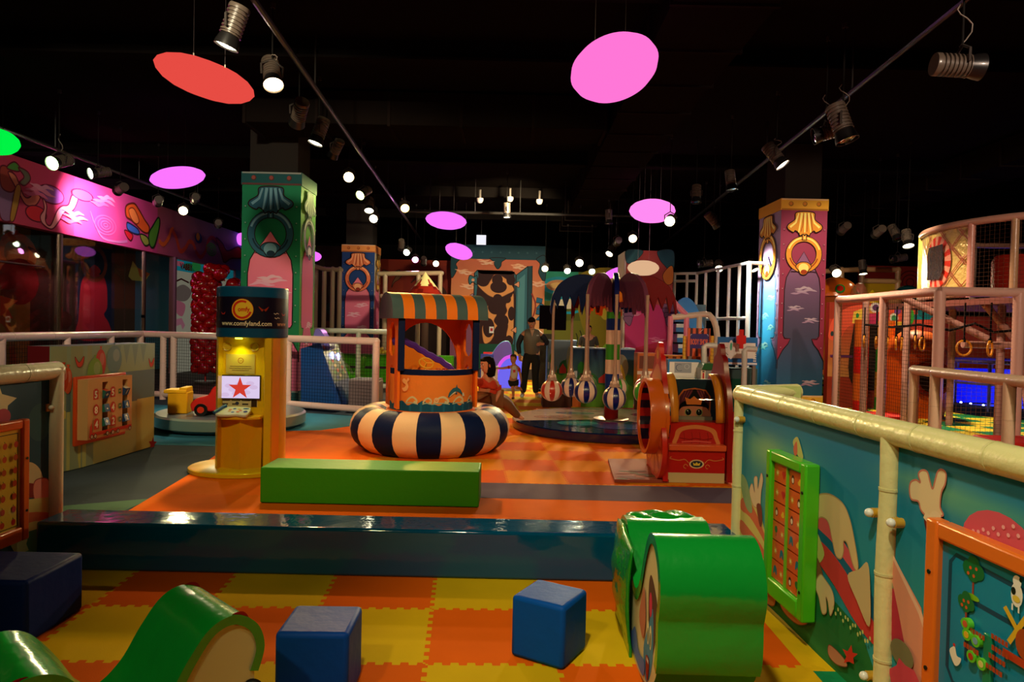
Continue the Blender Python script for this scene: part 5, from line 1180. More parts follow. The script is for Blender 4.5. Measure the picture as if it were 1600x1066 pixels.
a.poly(star(.005, .845, .118, .046), C(214, 60, 44)); b.obj('screen', emis_attr('lit_screen', .95), t, smooth=0)
b = M(); slab(b, fk, -.19, .17, .655, .728, .0, .004, C(214, 196, 150)); a = Art(b, lambda u, v, n=0: fk(u, v, n + .004), .0008)
for k in range(3): a.rect(-.185 + k * .1, .715, -.10 + k * .1, .725, C(60, 50, 60)); a.rect(-.18 + k * .1, .675, -.12 + k * .1, .69, C(70, 60, 60))
a.ell(-.03, .69, .018, .018, C(60, 60, 90)); a.rect(.11, .655, .165, .728, C(60, 40, 20)); b.obj('instruction_strip', 'print', t, smooth=0)
# toy keyboard standing on the shelf
kb = thing('toy_control_pad', 'white toy keypad with blue handset and round coloured buttons on the kiosk shelf', 'toy', (-2.765, 6.80, .575), math.radians(4)); 
b = M(); b.T = Matrix.Rotation(math.radians(22), 4, 'X'); b.prism(smooth_pts([(-.15, -.06), (-.05, -.08), (.05, -.07), (.15, -.08), (.165, .03), (.12, .085), (-.12, .085), (-.16, .03)], 4), lambda u, v, n=0: Vector((u, v, n)), 0.032, .06, C(226, 222, 212)); b.obj('case', 'plastic', kb, bevel=.006)
b = M(); b.T = Matrix.Rotation(math.radians(22), 4, 'X'); a = Art(b, lambda u, v, n=0: Vector((u, v, .061 + n)), .001)
for k in range(7): a.ell(.02 + .055 * math.cos(k * .9), .005 + .035 * math.sin(k * .9), .016, .013, (C(226, 120, 30), C(220, 180, 40), C(60, 110, 190))[k % 3], 12)
a.ell(.13, -.02, .02, .02, C(30, 80, 160)); a.ell(.12, .04, .03, .012, C(40, 110, 170)); b.obj('buttons', 'plastic', kb)
b = M(); b.T = Matrix.Rotation(math.radians(22), 4, 'X'); b.tube(catmull([(-.16, -.06), (-.135, -.01), (-.11, .05), (-.085, .08)], 4) and [(x, y, .072) for x, y in catmull([(-.16, -.06), (-.135, -.01), (-.11, .05), (-.085, .08)], 4)], .018, C(24, 80, 150), 10); b.obj('handset', 'plastic', kb)
b = M(); b.box((0, .02, .02), (.2, .1, .036), C(200, 196, 190)); b.obj('foot', 'plastic', kb)

# ---- boat ride: striped inflated ring with orange cabin
BO = C(236, 108, 28); BN = C(14, 26, 66); BC = C(232, 190, 150); SL = C(72, 92, 96)
t = thing('boat_ride', 'orange boat cabin ride with striped roof standing in a navy and cream inflated ring', 'ride', (-1.0, 8.56, 0), math.radians(22))
b = M(); n = 22
def rc(i, k): return BN if (i // 4) % 2 else BC
vs = []; NN = n * 4; mm = 20; R_, r_ = .735, .258
b.torus((0, 0, .262), R_, r_, BC, NN, mm, cf=rc)
for i in range(len(b.v)):
    v = b.v[i]
    if v.z < .02: v.z = .02 * .2
b.obj('inflated_ring', 'vinyl_soft', t, smooth=70)
b = M(); b.lathe([(.0001, .0), (.60, .0), (.60, .42), (.64, .46), (.64, .48), (.0001, .48)], C(230, 112, 34), 40); b.obj('deck', 'vinyl_soft', t)
b = M(); a0, a1 = math.radians(180), math.radians(360); RD_ = .60
b.lathe([(RD_, .46), (RD_, 1.0), (RD_ - .04, 1.0), (RD_ - .04, .5)], C(234, 128, 52), 30, a0=a0, a1=a1)
a = Art(b, cylfr(RD_), .003); a.strip = .03; W_ = RD_ * pi / 2
# dolphin, seahorse, waves
a.rect(-W_, .93, W_, 1.0, BN, None, 30, 1)
sea = []
us_ = [-W_ + 2 * W_ * k / 60 for k in range(61)]
for i in range(60):
    u0, u1 = us_[i], us_[i + 1]; h = lambda u: .60 + .022 * math.sin(u * 17) + .012 * math.sin(u * 41)
    b.add([a.fr(u0, .50, .002), a.fr(u1, .50, .002), a.fr(u1, h(u1), .002), a.fr(u0, h(u0), .002)], [(0, 1, 2, 3)], C(26, 78, 110) if i % 5 else C(34, 96, 130))
fr0_ = a.fr; a.fr = lambda u, v, n=0: fr0_(u, v + .035, n)
for u, s_ in ((-.42, 1), (.0, 1.25), (.26, 1.1), (.52, .9), (-.2, .7)):
    a.stroke([(u - .10 * s_, .572), (u - .05 * s_, .60 + .02 * s_), (u + .01 * s_, .615 + .02 * s_), (u + .06 * s_, .60), (u + .05 * s_, .575), (u + .02 * s_, .585)], [.02, .028 * s_], C(214, 190, 150), sm=True); a.stroke([(u - .11 * s_, .558), (u - .02, .57), (u + .08 * s_, .555)], .012, C(170, 180, 160), sm=True)
a.ell(-.09, .605, .035, .032, C(240, 190, 140)); 
for k in range(5): a.stroke([(-.09, .59), (-.09 + .03 * math.sin(k - 2), .59 + .04 * math.cos(.6 * (k - 2)))], .003, C(200, 110, 60))
fr1_ = a.fr; a.fr = lambda u, v, n=0: fr1_(u - .13, v, n)
a.poly(smooth_pts([(.20, .64), (.22, .70), (.27, .745), (.315, .755), (.33, .79), (.345, .753), (.39, .73), (.43, .68), (.45, .64), (.41, .675), (.36, .70), (.31, .70), (.26, .665)], 3), C(44, 96, 118)); a.stroke([(.22, .645), (.26, .675), (.30, .695), (.32, .69)], [.006, .02], C(226, 206, 170), sm=True); a.poly([(.43, .68), (.455, .69), (.475, .64), (.45, .65), (.43, .635)], C(210, 200, 180)); a.poly([(.305, .70), (.32, .66), (.34, .69)], C(40, 80, 100))

a.fr = lambda u, v, n=0: fr1_(u - .08, v, n)
a.opoly([(-.50, .83), (-.46, .86), (-.43, .84), (-.40, .87), (-.38, .84), (-.41, .81), (-.39, .76), (-.42, .71), (-.47, .70), (-.50, .74), (-.46, .75), (-.44, .78), (-.48, .80)], C(236, 170, 110), C(220, 90, 60), .004)
b.obj('drum_front', 'vinyl_soft', t, smooth=35)
def cabwall(name, x, y0, y1, th=.035):
    w_ = y1 - y0
    m_ = w_ / 2
    slit = [(m_, 1.56), (w_ * .40, 1.55), (w_ * .26, 1.47), (w_ * .26, 1.20), (w_ * .40, 1.14), (m_, 1.14)]
    oval = [(m_, 1.04), (w_ * .34, .98), (w_ * .24, .84), (w_ * .24, .56), (m_, .56)]
    half = [(0, .52), (0, 1.66), (m_, 1.66)] + slit + oval + [(m_, .52)]
    b = M()
    for mir in (0, 1):
        pr_ = [((w_ - u) if mir else u, v) for u, v in half]
        b.prism(pr_, lambda u, v, n=0: Vector((x + n, y0 + u, v)), -th / 2, th / 2, BO)
    b.obj(name, 'vinyl_soft', t, smooth=0)
cabwall('side_wall', -.56, -.36, .40); cabwall('side_wall', .56, -.36, .40)
arc = [(.50 * math.cos(math.radians(k)), 1.02 + .54 * math.sin(math.radians(k))) for k in range(0, 181, 10)]
b = M(); b.prism([(-.56, .52), (-.56, 1.66), (.56, 1.66), (.56, .52), (.50, .52)] + arc + [(-.50, .52)], lambda u, v, n=0: Vector((u, .38 + n, v)), -.018, .018, C(232, 100, 26)); b.obj('back_wall', 'vinyl_soft', t, smooth=0)
for sx in (-1, 1):
    b = M(); b.box((sx * .535, -.375, 1.32), (.085, .06, .68), BN); b.obj('corner_post', 'vinyl_soft', t, bevel=.006)
b = M(); pr = [(-.47, 1.60)] + [(.47 * math.cos(math.radians(k)), 1.63 + .29 * math.sin(math.radians(k)) ** .8) for k in range(180, -1, -10)] + [(.47, 1.60)]
xs = [-.68 + 1.36 * k / 9 for k in range(10)]; nn = len(pr); vs = [(x, y, z) for x in xs for y, z in pr]
fs = []; fc = []
for i in range(9):
    for k in range(nn - 1): fs.append((i * nn + k, i * nn + k + 1, (i + 1) * nn + k + 1, (i + 1) * nn + k)); fc.append((SL if i % 2 == 0 else C(240, 120, 30)))
fs += [tuple(range(nn)), tuple(9 * nn + k for k in range(nn))]; fc += [C(66, 64, 78), C(66, 64, 78)]
fs.append((0, nn - 1, 9 * nn + nn - 1, 9 * nn)); fc.append(C(150, 70, 30))
b.add(vs, fs, fc); b.obj('striped_roof', 'vinyl_soft', t, smooth=30)
# cockpit inside
crest = [(-.53 + 1.06 * k / 16, 1.30 + .02 * math.sin(k * .6) - .50 * (k / 16) ** 1.9) for k in range(17)]
b = M(); b.prism([(-.53, .52)] + crest + [(.53, .52)], lambda u, v, n=0: Vector((u, .26 + n, v)), -.03, .03, C(236, 130, 34)); b.obj('seat_back', 'vinyl_soft', t, smooth=30)
b = M(); cc_ = [Vector((u, .25, v + .012 * (k % 2))) for k, (u, v) in enumerate(crest)]; b.tube(cc_, .048, C(86, 44, 150), 8); b.obj('purple_trim', 'vinyl_soft', t)
b = M(); b.box((-.05, -.12, .76), (.8, .26, .42), C(214, 84, 36)); b.obj('dashboard', 'vinyl_soft', t, bevel=.01)
b = M(); R3 = Matrix.Translation((-.12, -.14, 1.06)) @ Matrix.Rotation(math.radians(35), 4, 'X'); b.T = R3; b.torus((0, 0, 0), .10, .011, C(236, 170, 50), 28, 8)
for k in range(3): b.cyl((0, 0, 0), (.1 * math.cos(k * 2.1), .1 * math.sin(k * 2.1), 0), .008, C(236, 170, 50), 8)
b.cyl((0, 0, -.1), (0, 0, 0), .012, C(200, 140, 40), 8); b.obj('steering_wheel', 'plastic', t)
for x, c_ in ((.06, C(190, 90, 40)), (.16, C(150, 20, 20)), (-.3, C(200, 120, 40))): b = M(); b.cyl((x, -.13, .97), (x, -.13, .995), .035, c_, 14); b.obj('dashboard_knob', 'plastic', t)

for ch in t.children:
    if ch.name.startswith('inflated'): continue
    for v in ch.data.vertices: v.co.x *= .87; v.co.y *= .87
# ---- toy roundabout behind the kiosk
t = thing('toy_roundabout', 'round grey green platform with a low rim behind the yellow kiosk', 'roundabout', (-4.06, 9.95, 0))
b = M(); b.lathe([(.0001, 0), (.92, 0), (.98, .03), (1.03, .06), (1.03, .19), (1.0, .215), (.0001, .215)], [C(60, 60, 60), C(60, 60, 60), C(60, 60, 60), C(120, 146, 140), C(150, 160, 150), C(104, 116, 124)], 64); b.obj('turntable', 'plastic', t, smooth=35)
b = M(); b.lathe([(.0001, 0), (.36, 0), (.36, .03), (.0001, .03)], C(150, 140, 130), 30, c=(0, 0, .216)); b.obj('centre_plate', 'plastic', t)
t = thing('toy_car', 'red toy car with black wheels standing on the round platform behind the kiosk', 'toy car', (-4.05, 9.52, .217), math.radians(12))
b = M(); pr = catmull([(-.34, .06), (-.36, .16), (-.28, .24), (-.14, .28), (-.06, .40), (.08, .41), (.18, .28), (.32, .24), (.38, .16), (.36, .06)], 3)
b.prism(pr, lambda u, v, n=0: Vector((u, n, v)), -.16, .16, C(200, 30, 20)); b.obj('body', 'paint', t, bevel=.02)
for x in (-.22, .24):
    for y in (-.165, .165): b = M(); b.cyl((x, y - .025, .085), (x, y + .025, .085), .085, BLACK, 20); b.cyl((x, y - .03, .085), (x, y + .03, .085), .045, C(200, 50, 20), 14); b.obj('wheel', 'plastic', t)
t = thing('toy_seat_block', 'yellow padded seat block on the round platform left of the red toy car', 'seat', (-4.66, 9.62, .217), math.radians(10))
b = M(); b.box((0, 0, .15), (.26, .3, .30), C(222, 160, 20)); b.obj('base', 'vinyl_soft', t, bevel=.015); b = M(); b.box((-.03, 0, .31), (.30, .32, .05), C(232, 172, 26)); b.box((.07, 0, .34), (.1, .3, .05), C(232, 172, 26)); b.obj('seat_pad', 'vinyl_soft', t, bevel=.012)

# ---- palm carousel with hanging striped balls
PC = Vector((1.56, 10.55, 0))
t = thing('palm_carousel', 'round platform with chequered palm pole and coloured fringed leaves, right of the boat', 'carousel', PC)
b = M(); R0 = 1.53
def pcol(i, k):
    if i < 3: return C(14, 18, 50)
    if i == 3 or i == 4:
        a_ = (k + .5) / 72 * 360
        if 195 <= a_ < 300: return C(10, 26, 66)
        if 300 <= a_ < 318: return C(24, 24, 70)
        return C(206, 180, 176)
    return C(206, 180, 176)
b.lathe([(.0001, 0), (1.50, 0), (R0, .015), (R0, .12), (R0 - .015, .135), (.0001, .135)], WHITE, 72, cf=lambda i, k: pcol(i, k))
a = Art(b, lambda u, v, n=0: Vector((u, v, .136 + n)), .001)
for cx_, cy_, rx, ry, c_ in ((-.5, .65, .32, .17, C(120, 130, 150)), (.75, -.3, .3, .18, C(130, 60, 110)), (-.9, .1, .3, .2, C(190, 150, 150)), (.7, .6, .3, .24, C(160, 80, 120)), (.95, -.62, .22, .12, C(150, 80, 130)), (-.2, 1.05, .3, .15, C(190, 140, 150)), (-.55, -.55, .32, .26, C(50, 130, 150)), (-.62, -.5, .16, .14, C(110, 170, 170)), (0, -.8, .4, .3, C(24, 60, 120)), (-.1, -.5, .18, .12, C(60, 40, 110))): a.ell(cx_, cy_, rx, ry, c_, 24)
b.obj('platform', 'wetvinyl', t, smooth=35)
b = M(); b.lathe([(.0001, .137), (.27, .137), (.27, .15), (.12, .155), (.0001, .155)], C(190, 176, 160), 36); b.obj('pole_flange', 'metal', t)
b = M(); zs = []
bands = [(656, C(150, 26, 26)), (634, C(24, 44, 110)), (584, C(214, 170, 150)), (562, C(60, 130, 40)), (538, C(214, 170, 150)), (516, C(20, 34, 96)), (498, C(60, 130, 40)), (487, C(214, 170, 150)), (473, C(60, 130, 40)), (461, C(214, 170, 150)), (448, C(214, 170, 150))]
z = lambda y: P(955, y, PC.y).z
for i, (y, c_) in enumerate(bands):
    za = .155 if i == 0 else z(y); zb_ = z(bands[i + 1][0]) if i + 1 < len(bands) else 2.3
    b.cyl((0, 0, za), (0, 0, zb_), .108 if i < 8 else .14, c_, 28, cap=(i in (0, len(bands) - 1)))
b.obj('chequered_pole', 'vinyl_soft', t, smooth=50)
LC_ = {'navy': C(8, 16, 80), 'blue': C(4, 20, 66), 'mauve': C(104, 50, 74), 'red': C(100, 4, 6), 'orange': C(226, 110, 30)}
def leaf(ang, cname, r_end=1.0, sc=1.0, zz=0):
    pts_t = catmull([(.12, 2.16), (.22, 2.28), (.42, 2.36), (.64, 2.34), (.84, 2.22), (.95, 2.04), (.985, 1.80)], 4)
    teeth = []
    rr = random.Random(int(ang))
    tx = [.965, .92, .87, .81, .75, .68, .62, .55, .49, .42, .36, .30, .24, .18, .12]
    for i, x in enumerate(tx): teeth.append((x, (1.98 if x > .9 else 2.04) - (.0 if i % 2 else rr.uniform(.17, .30)) - .02 * rr.random() + (.04 if x < .4 else 0)))
    pr = [(x * r_end * sc, (zv - 2.3) * sc + 2.3 + zz) for x, zv in pts_t + teeth]
    ca_, sa_ = math.cos(math.radians(ang)), math.sin(math.radians(ang))
    b = M(); b.prism(pr, lambda u, v, n=0: Vector((ca_ * u - sa_ * n, sa_ * u + ca_ * n, v)), -.035, .035, LC_[cname]); b.obj('palm_leaf', 'vinyl_soft', t, smooth=25, bevel=.008, seg=1)
# (angle, leaf colour, ball colour or None, strap end height)
spec = [(181, 'blue', 'r'), (243, 'mauve', 'n'), (266, 'navy', 'n'), (296, 'mauve', 'g'), (2, 'red', 'r'), (50, 'navy', 'r'), (127, 'red', 'n'), (112, 'orange', 'g'), (72, 'orange', 'g')]
spec = [(181, 'blue', (857, 610), 'r'), (238, 'mauve', (911, 612), 'n'), (264, 'navy', (950, 622), 'n'), (292, 'mauve', (989, 613), 'g'), (3, 'red', None, None), (47, 'blue', (1017, 607), 'r'), (128, 'red', (892, 605), 'n'), (108, 'orange', (911, 602), 'g'), (75, 'orange', (969, 606), 'g')]
for ang, cn, _, _ in spec: leaf(ang, cn, 1.0 if ang in (181, 3) else .95)
b = M(); b.ell((.06, -.2, 2.02), (.09, .09, .09), C(230, 120, 30), 18, 12); b.obj('coconut', 'vinyl_soft', t)
for x_ in ((-.14), (.14)): b = M(); b.ell((x_, 0, 2.15), (.10, .14, .12), C(226, 120, 40), 14, 10); b.obj('leaf_socket', 'vinyl_soft', t)
bcol = {'r': C(190, 40, 24), 'n': C(10, 22, 100), 'g': C(60, 150, 36)}
lab = {k_: v_ for k_, v_ in {0: 'red and cream striped ball hanging farthest left under the palm carousel', 1: 'blue and cream striped ball left of the chequered pole, in front of another blue', 2: 'navy and cream striped ball hanging right in front of the chequered pole', 3: 'green and cream striped ball hanging left of the carriage tunnel', 5: 'red striped ball almost hidden behind the carriage tunnel rim', 6: 'blue striped ball partly covered by the front blue one', 7: 'green striped ball hidden behind the two blue balls left of the pole', 8: 'green striped ball peeking out right behind the chequered pole'}.items()}
for i, (ang, cn, bp, bc) in enumerate(spec):
    if not bp: continue
    R = .93; x = PC.x + R * math.cos(math.radians(ang)); y = PC.y + R * math.sin(math.radians(ang))
    c = P(bp[0], bp[1], y); r = .168
    bt = thing('hanging_ball', lab[i], 'ball', (x, y, c.z), 0, 'striped balls hanging from the palm carousel')
    b = M(); b.ell((0, 0, 0), (r, r, r), WHITE, 48, 20, cf=lambda i_, k: bcol[bc] if ((k + 2) // 4) % 2 else C(226, 190, 176)); b.obj('ball', 'plastic', bt, smooth=180)
    b = M(); top = 1.92 - c.z; pp = [(0, 0, r - .01), (0, 0, r + .06), (0, 0, r + .16), (0, 0, r + .3), (0, 0, top * .8), (0, 0, top + .1)]
    b.tube(pp, [.085, .05, .03, .024, .02, .026], C(170, 134, 120), 12); 
    for k in range(10): a_ = k * 2.4; b.ell((.045 * math.cos(a_), .045 * math.sin(a_), r + .03 + .012 * (k % 3)), (.022, .022, .03), C(226, 190, 176), 8, 6)
    b.obj('plastic_strap', 'foil' if False else 'crumple', bt, smooth=60)

# ---- red carriage play house
t = thing('carriage_playhouse', 'red carriage play house with orange tunnel ring, crown finials and a padded seat', 'playhouse', (1.85, 7.2, 0)); wm = WM(t)
RE = C(196, 24, 18); RO = C(226, 60, 30); x0, x1, yf = 1.56, 2.20, 6.83
def side_panel(x, col, name, th=.05):
    sh = catmull([(6.78, .02), (7.6, .02)], 1) + catmull([(7.66, .25), (7.66, .8), (7.56, 1.0), (7.40, 1.10), (7.33, 1.25), (7.26, 1.28), (7.22, 1.37), (7.17, 1.40), (7.12, 1.37), (7.08, 1.28), (7.02, 1.25), (6.95, 1.08), (6.86, .92), (6.80, .66), (6.80, .3)], 3)
    b = M(); b.prism(sh, lambda u, v, n=0: Vector((x + n, u, v)), -th / 2, th / 2, col); return b
b = side_panel(x0, RE, 'side'); a = Art(b, lambda u, v, n=0: Vector((x0 - .025 - n, u, v)), .0015)
a.poly(smooth_pts([(6.86, .75), (6.92, .95), (7.05, 1.12), (7.17, 1.18), (7.30, 1.12), (7.45, 1.0), (7.5, .8)], 3), C(226, 150, 110)); a.ell(7.17, 1.27, .10, .10, C(226, 80, 50)); a.ell(7.17, 1.27, .05, .05, C(240, 190, 60)); a.ring(7.17, 1.2, .16, .14, .02, C(240, 120, 60), a0=.3, a1=2.8)
for k in range(3): a.ell(7.3 + k * .1, .22 - .03 * k, .03, .04, C(240, 170, 60))
b.obj('side_panel', 'plastic', t, wm=wm, smooth=30)
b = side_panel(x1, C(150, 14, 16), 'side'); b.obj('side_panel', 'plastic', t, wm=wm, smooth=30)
b = M(); b.cyl((x0 - .07, 6.98, .355), (x0 - .025, 6.98, .355), .35, C(214, 40, 24), 40); a = Art(b, lambda u, v, n=0: Vector((x0 - .07 - n, 6.98 + u, .355 + v)), .0015)
a.ell(0, 0, .30, .30, C(236, 120, 70), 36); a.ell(0, 0, .07, .07, C(200, 40, 30)); 
for k in range(8): a.stroke([(.06 * math.cos(k * pi / 4), .06 * math.sin(k * pi / 4)), (.29 * math.cos(k * pi / 4), .29 * math.sin(k * pi / 4))], .03, C(206, 60, 40))
b.obj('wheel', 'plastic', t, wm=wm, smooth=30)
# tunnel ring
b = M(); Rt = .385; cz = .635; cyy = 7.08; prof = [(Rt - .045, x0 + .02), (Rt - .045, 1.40), (Rt - .035, 1.385), (Rt - .005, 1.385), (Rt, 1.40), (Rt, x0 - .03)]
n = 48; vs = [(X_, cyy + R_ * math.cos(2 * pi * k / n), cz + R_ * 1.02 * math.sin(2 * pi * k / n)) for R_, X_ in prof for k in range(n)]
fs = [(i * n + k, i * n + (k + 1) % n, (i + 1) * n + (k + 1) % n, (i + 1) * n + k) for i in range(len(prof) - 1) for k in range(n)]
b.add(vs, fs, C(230, 104, 22)); b.obj('tunnel_ring', 'plastic', t, wm=wm, smooth=40)
b = M(); Ri = Rt - .047; vs = []; fs = []; fc = []
for xx in (1.41, x0 + .03): vs += [(xx, cyy + Ri * math.cos(2 * pi * k / n), cz + Ri * 1.02 * math.sin(2 * pi * k / n)) for k in range(n)]
for k in range(n):
    zc = math.sin(2 * pi * (k + .5) / n); fs.append((k, (k + 1) % n, n + (k + 1) % n, n + k)); fc.append(C(18, 16, 50) if int((zc + 1) * 4.49) % 2 else C(180, 24, 18))
b.add(vs, fs, fc)
for j in range(9):                                            # striped far wall seen through the tunnel
    z0_, z1_ = -1 + j * 2 / 9, -1 + (j + 1) * 2 / 9; h0 = math.sqrt(max(0, 1 - z0_ ** 2)); h1 = math.sqrt(max(0, 1 - z1_ ** 2))
    b.add([(x0 - .03, cyy - Ri * h0, cz + Ri * z0_), (x0 - .03, cyy + Ri * h0, cz + Ri * z0_), (x0 - .03, cyy + Ri * h1, cz + Ri * z1_), (x0 - .03, cyy - Ri * h1, cz + Ri * z1_)], [(0, 1, 2, 3)], C(18, 16, 50) if j % 2 else C(180, 24, 18))
b.obj('tunnel_lining', 'plastic', t, wm=wm, smooth=0)
# back board with the peeking plush prince, curved roof window, seat
fz = lambda u, v, n=0: Vector((u, 7.16 - n, v))
b = M(); b.box2((x0 + .03, 7.16, .05), (x1 - .03, 7.20, 1.02), C(30, 46, 70)); a = Art(b, fz, .0015)
u0, u1 = x0 + .16, x1 - .10
a.rect(u0, .62, u1, 1.0, C(24, 50, 66)); um = (u0 + u1) / 2 + .02
arch_ = [(um - .17, .62), (um + .17, .62), (um + .17, .84), (um + .12, .91), (um, .93), (um - .12, .91), (um - .17, .84)]
a.poly(arch_, C(206, 110, 50)); a.poly([(um + (x - um) * .92, .62 + (y - .62) * .95) for x, y in arch_], C(20, 16, 20))
for sg in (-1, 1):
    a.poly(smooth_pts([(um + sg * .155, .83), (um + sg * .10, .895), (um + sg * .02, .91), (um + sg * .05, .84), (um + sg * .11, .76), (um + sg * .15, .74)], 3), C(90, 34, 50))
    for k in range(3): a.stroke([(um + sg * (.03 + k * .03), .90), (um + sg * (.09 + k * .02), .79)], .006, C(150, 70, 80))
b.obj('window_board', 'print', t, wm=wm, smooth=0)
b = M(); a = Art(b, lambda u, v, n=0: Vector((u, 7.145 - n, v)), .003)
a.poly(smooth_pts([(um - .15, .62), (um + .15, .62), (um + .155, .70), (um + .12, .75), (um, .765), (um - .12, .75), (um - .155, .70)], 3), C(214, 130, 100)); a.poly(smooth_pts([(um - .16, .70), (um - .12, .73), (um, .74), (um + .12, .725), (um + .15, .69), (um + .13, .77), (um + .05, .80), (um - .06, .80), (um - .14, .77)], 3), BLACK)
a.poly([(um - .085, .755), (um + .065, .755), (um + .085, .83), (um + .03, .81), (um - .01, .845), (um - .05, .81), (um - .105, .83)], C(236, 130, 60))
for sg in (-1, 1): a.ell(um + sg * .058 - .01, .675, .036, .038, C(170, 170, 110), 18); a.ell(um + sg * .056 - .01, .675, .030, .033, BLACK, 16); a.ell(um + sg * .055 - .01, .675, .01, .01, C(60, 60, 40), 14); a.ell(um + sg * .058 - .016, .69, .006, .006, WHITE, 8)
b.obj('plush_face', 'cloth', t, wm=wm, smooth=0)
b = M(); b.box2((x0 + .15, 7.08, .60), (x1 - .1, 7.16, .635), C(150, 140, 120)); b.obj('sill', 'print', t, wm=wm)
# yellow curved hoops either side, clear roof between
hoop = [(7.20 - .30 * math.cos(math.radians(k)) * 1.0, .60 + .46 * math.sin(math.radians(k))) for k in range(0, 91, 9)]
for xa_, xb_ in ((x0 + .03, x0 + .14), (x1 - .12, x1 - .03)):
    b = M(); vs = [(xx, y, z_) for xx in (xa_, xb_) for y, z_ in hoop]; nh = len(hoop); fs = [(k, k + 1, nh + k + 1, nh + k) for k in range(nh - 1)]
    b.add(vs, fs, C(226, 140, 40)); o_ = b.obj('curved_frame', 'plastic', t, wm=wm); so = o_.modifiers.new('s', 'SOLIDIFY'); so.thickness = .02
b = M(); vs = [(xx, y + .006, z_ - .006) for xx in (x0 + .14, x1 - .12) for y, z_ in hoop]; b.add(vs, fs, WHITE); b.obj('clear_roof', glass('clear_acrylic', (.95, .95, .93, 1), .035), t, wm=wm)
b = M(); b.box2((x0 + .03, 6.90, .03), (x1 - .03, 7.10, .60), C(196, 28, 20)); a = Art(b, lambda u, v, n=0: Vector((u, 6.90 - n, v)), .0015)
um = (x0 + x1) / 2 + .0
a.poly(smooth_pts([(um - .20, .345), (um + .22, .345), (um + .225, .46), (um + .18, .54), (um, .575), (um - .17, .54), (um - .21, .46)], 4), C(222, 130, 70)); a.poly(smooth_pts([(um - .165, .345), (um + .185, .345), (um + .19, .44), (um + .14, .51), (um, .535), (um - .13, .51), (um - .17, .44)], 4), C(190, 34, 34))
for k in range(4): a.stroke([(um - .12 + k * .08, .50), (um - .11 + k * .08, .44), (um - .12 + k * .08, .36)], .004, C(120, 10, 14)); 
a.stroke([(um - .16, .44), (um - .06, .425), (um, .44), (um + .08, .425), (um + .17, .44)], .006, C(120, 10, 14)); a.stroke([(um - .14, .40), (um, .41), (um + .16, .40)], .014, C(226, 90, 80))
b.obj('seat_back', 'plastic', t, wm=wm, smooth=0)
b = M(); b.box2((x0 + .03, 6.80, .325), (x1 - .03, 7.0, .385), C(226, 90, 44)); b.obj('seat_ledge', 'plastic', t, wm=wm, bevel=.008)
b = M(); b.box2((x0 + .035, 6.83, .0), (x1 - .035, 6.99, .325), C(190, 22, 18)); a = Art(b, lambda u, v, n=0: Vector((u, 6.83 - n, v)), .0015)
a.rect(x0 + .035, 0, x1 - .035, .10, C(206, 180, 126)); a.ell(um, .19, .075, .045, C(226, 190, 140)); a.ell(um, .19, .06, .034, C(20, 50, 60)); a.poly([(um - .03, .175), (um + .03, .175), (um + .038, .205), (um + .015, .193), (um, .21), (um - .015, .193), (um - .038, .205)], C(226, 190, 60))
for sg in (-1, 1): a.stroke([(um + sg * .08, .20), (um + sg * .12, .235), (um + sg * .18, .225), (um + sg * .24, .235), (um + sg * .27, .245), (um + sg * .255, .26)], .007, C(220, 130, 70), sm=True); a.ring(um + sg * .11, .165, .02, .02, .006, C(220, 130, 70), 14, a0=0, a1=5)
b.obj('seat_front', 'plastic', t, wm=wm, smooth=0)
# flower mat by the tunnel
b = M(); q0, q1, q2, q3 = G(950, 721), G(1025, 721), G(1045, 755), G(960, 754)
b.add([(p.x, p.y, z_) for z_ in (.0, .03) for p in (q3, q2, q1, q0)], [(3, 2, 1, 0), (4, 5, 6, 7), (0, 1, 5, 4), (1, 2, 6, 5), (2, 3, 7, 6), (3, 0, 4, 7)], C(150, 70, 54))
a = Art(b, lambda u, v, n=0: Vector((u, v, .03 + n)), .001)
for k in range(15): a.ell(q3.x + .08 + (k * .173) % .44, q3.y + .04 + (k * .117) % .42, .06 + .02 * (k % 3), .04, (C(96, 74, 46), C(160, 84, 70), C(110, 36, 30))[k % 3], 14)
tag(b.obj('flower_mat', 'matte', smooth=0), 'flat pink flower printed mat on the floor in front of the tunnel ring', 'mat')
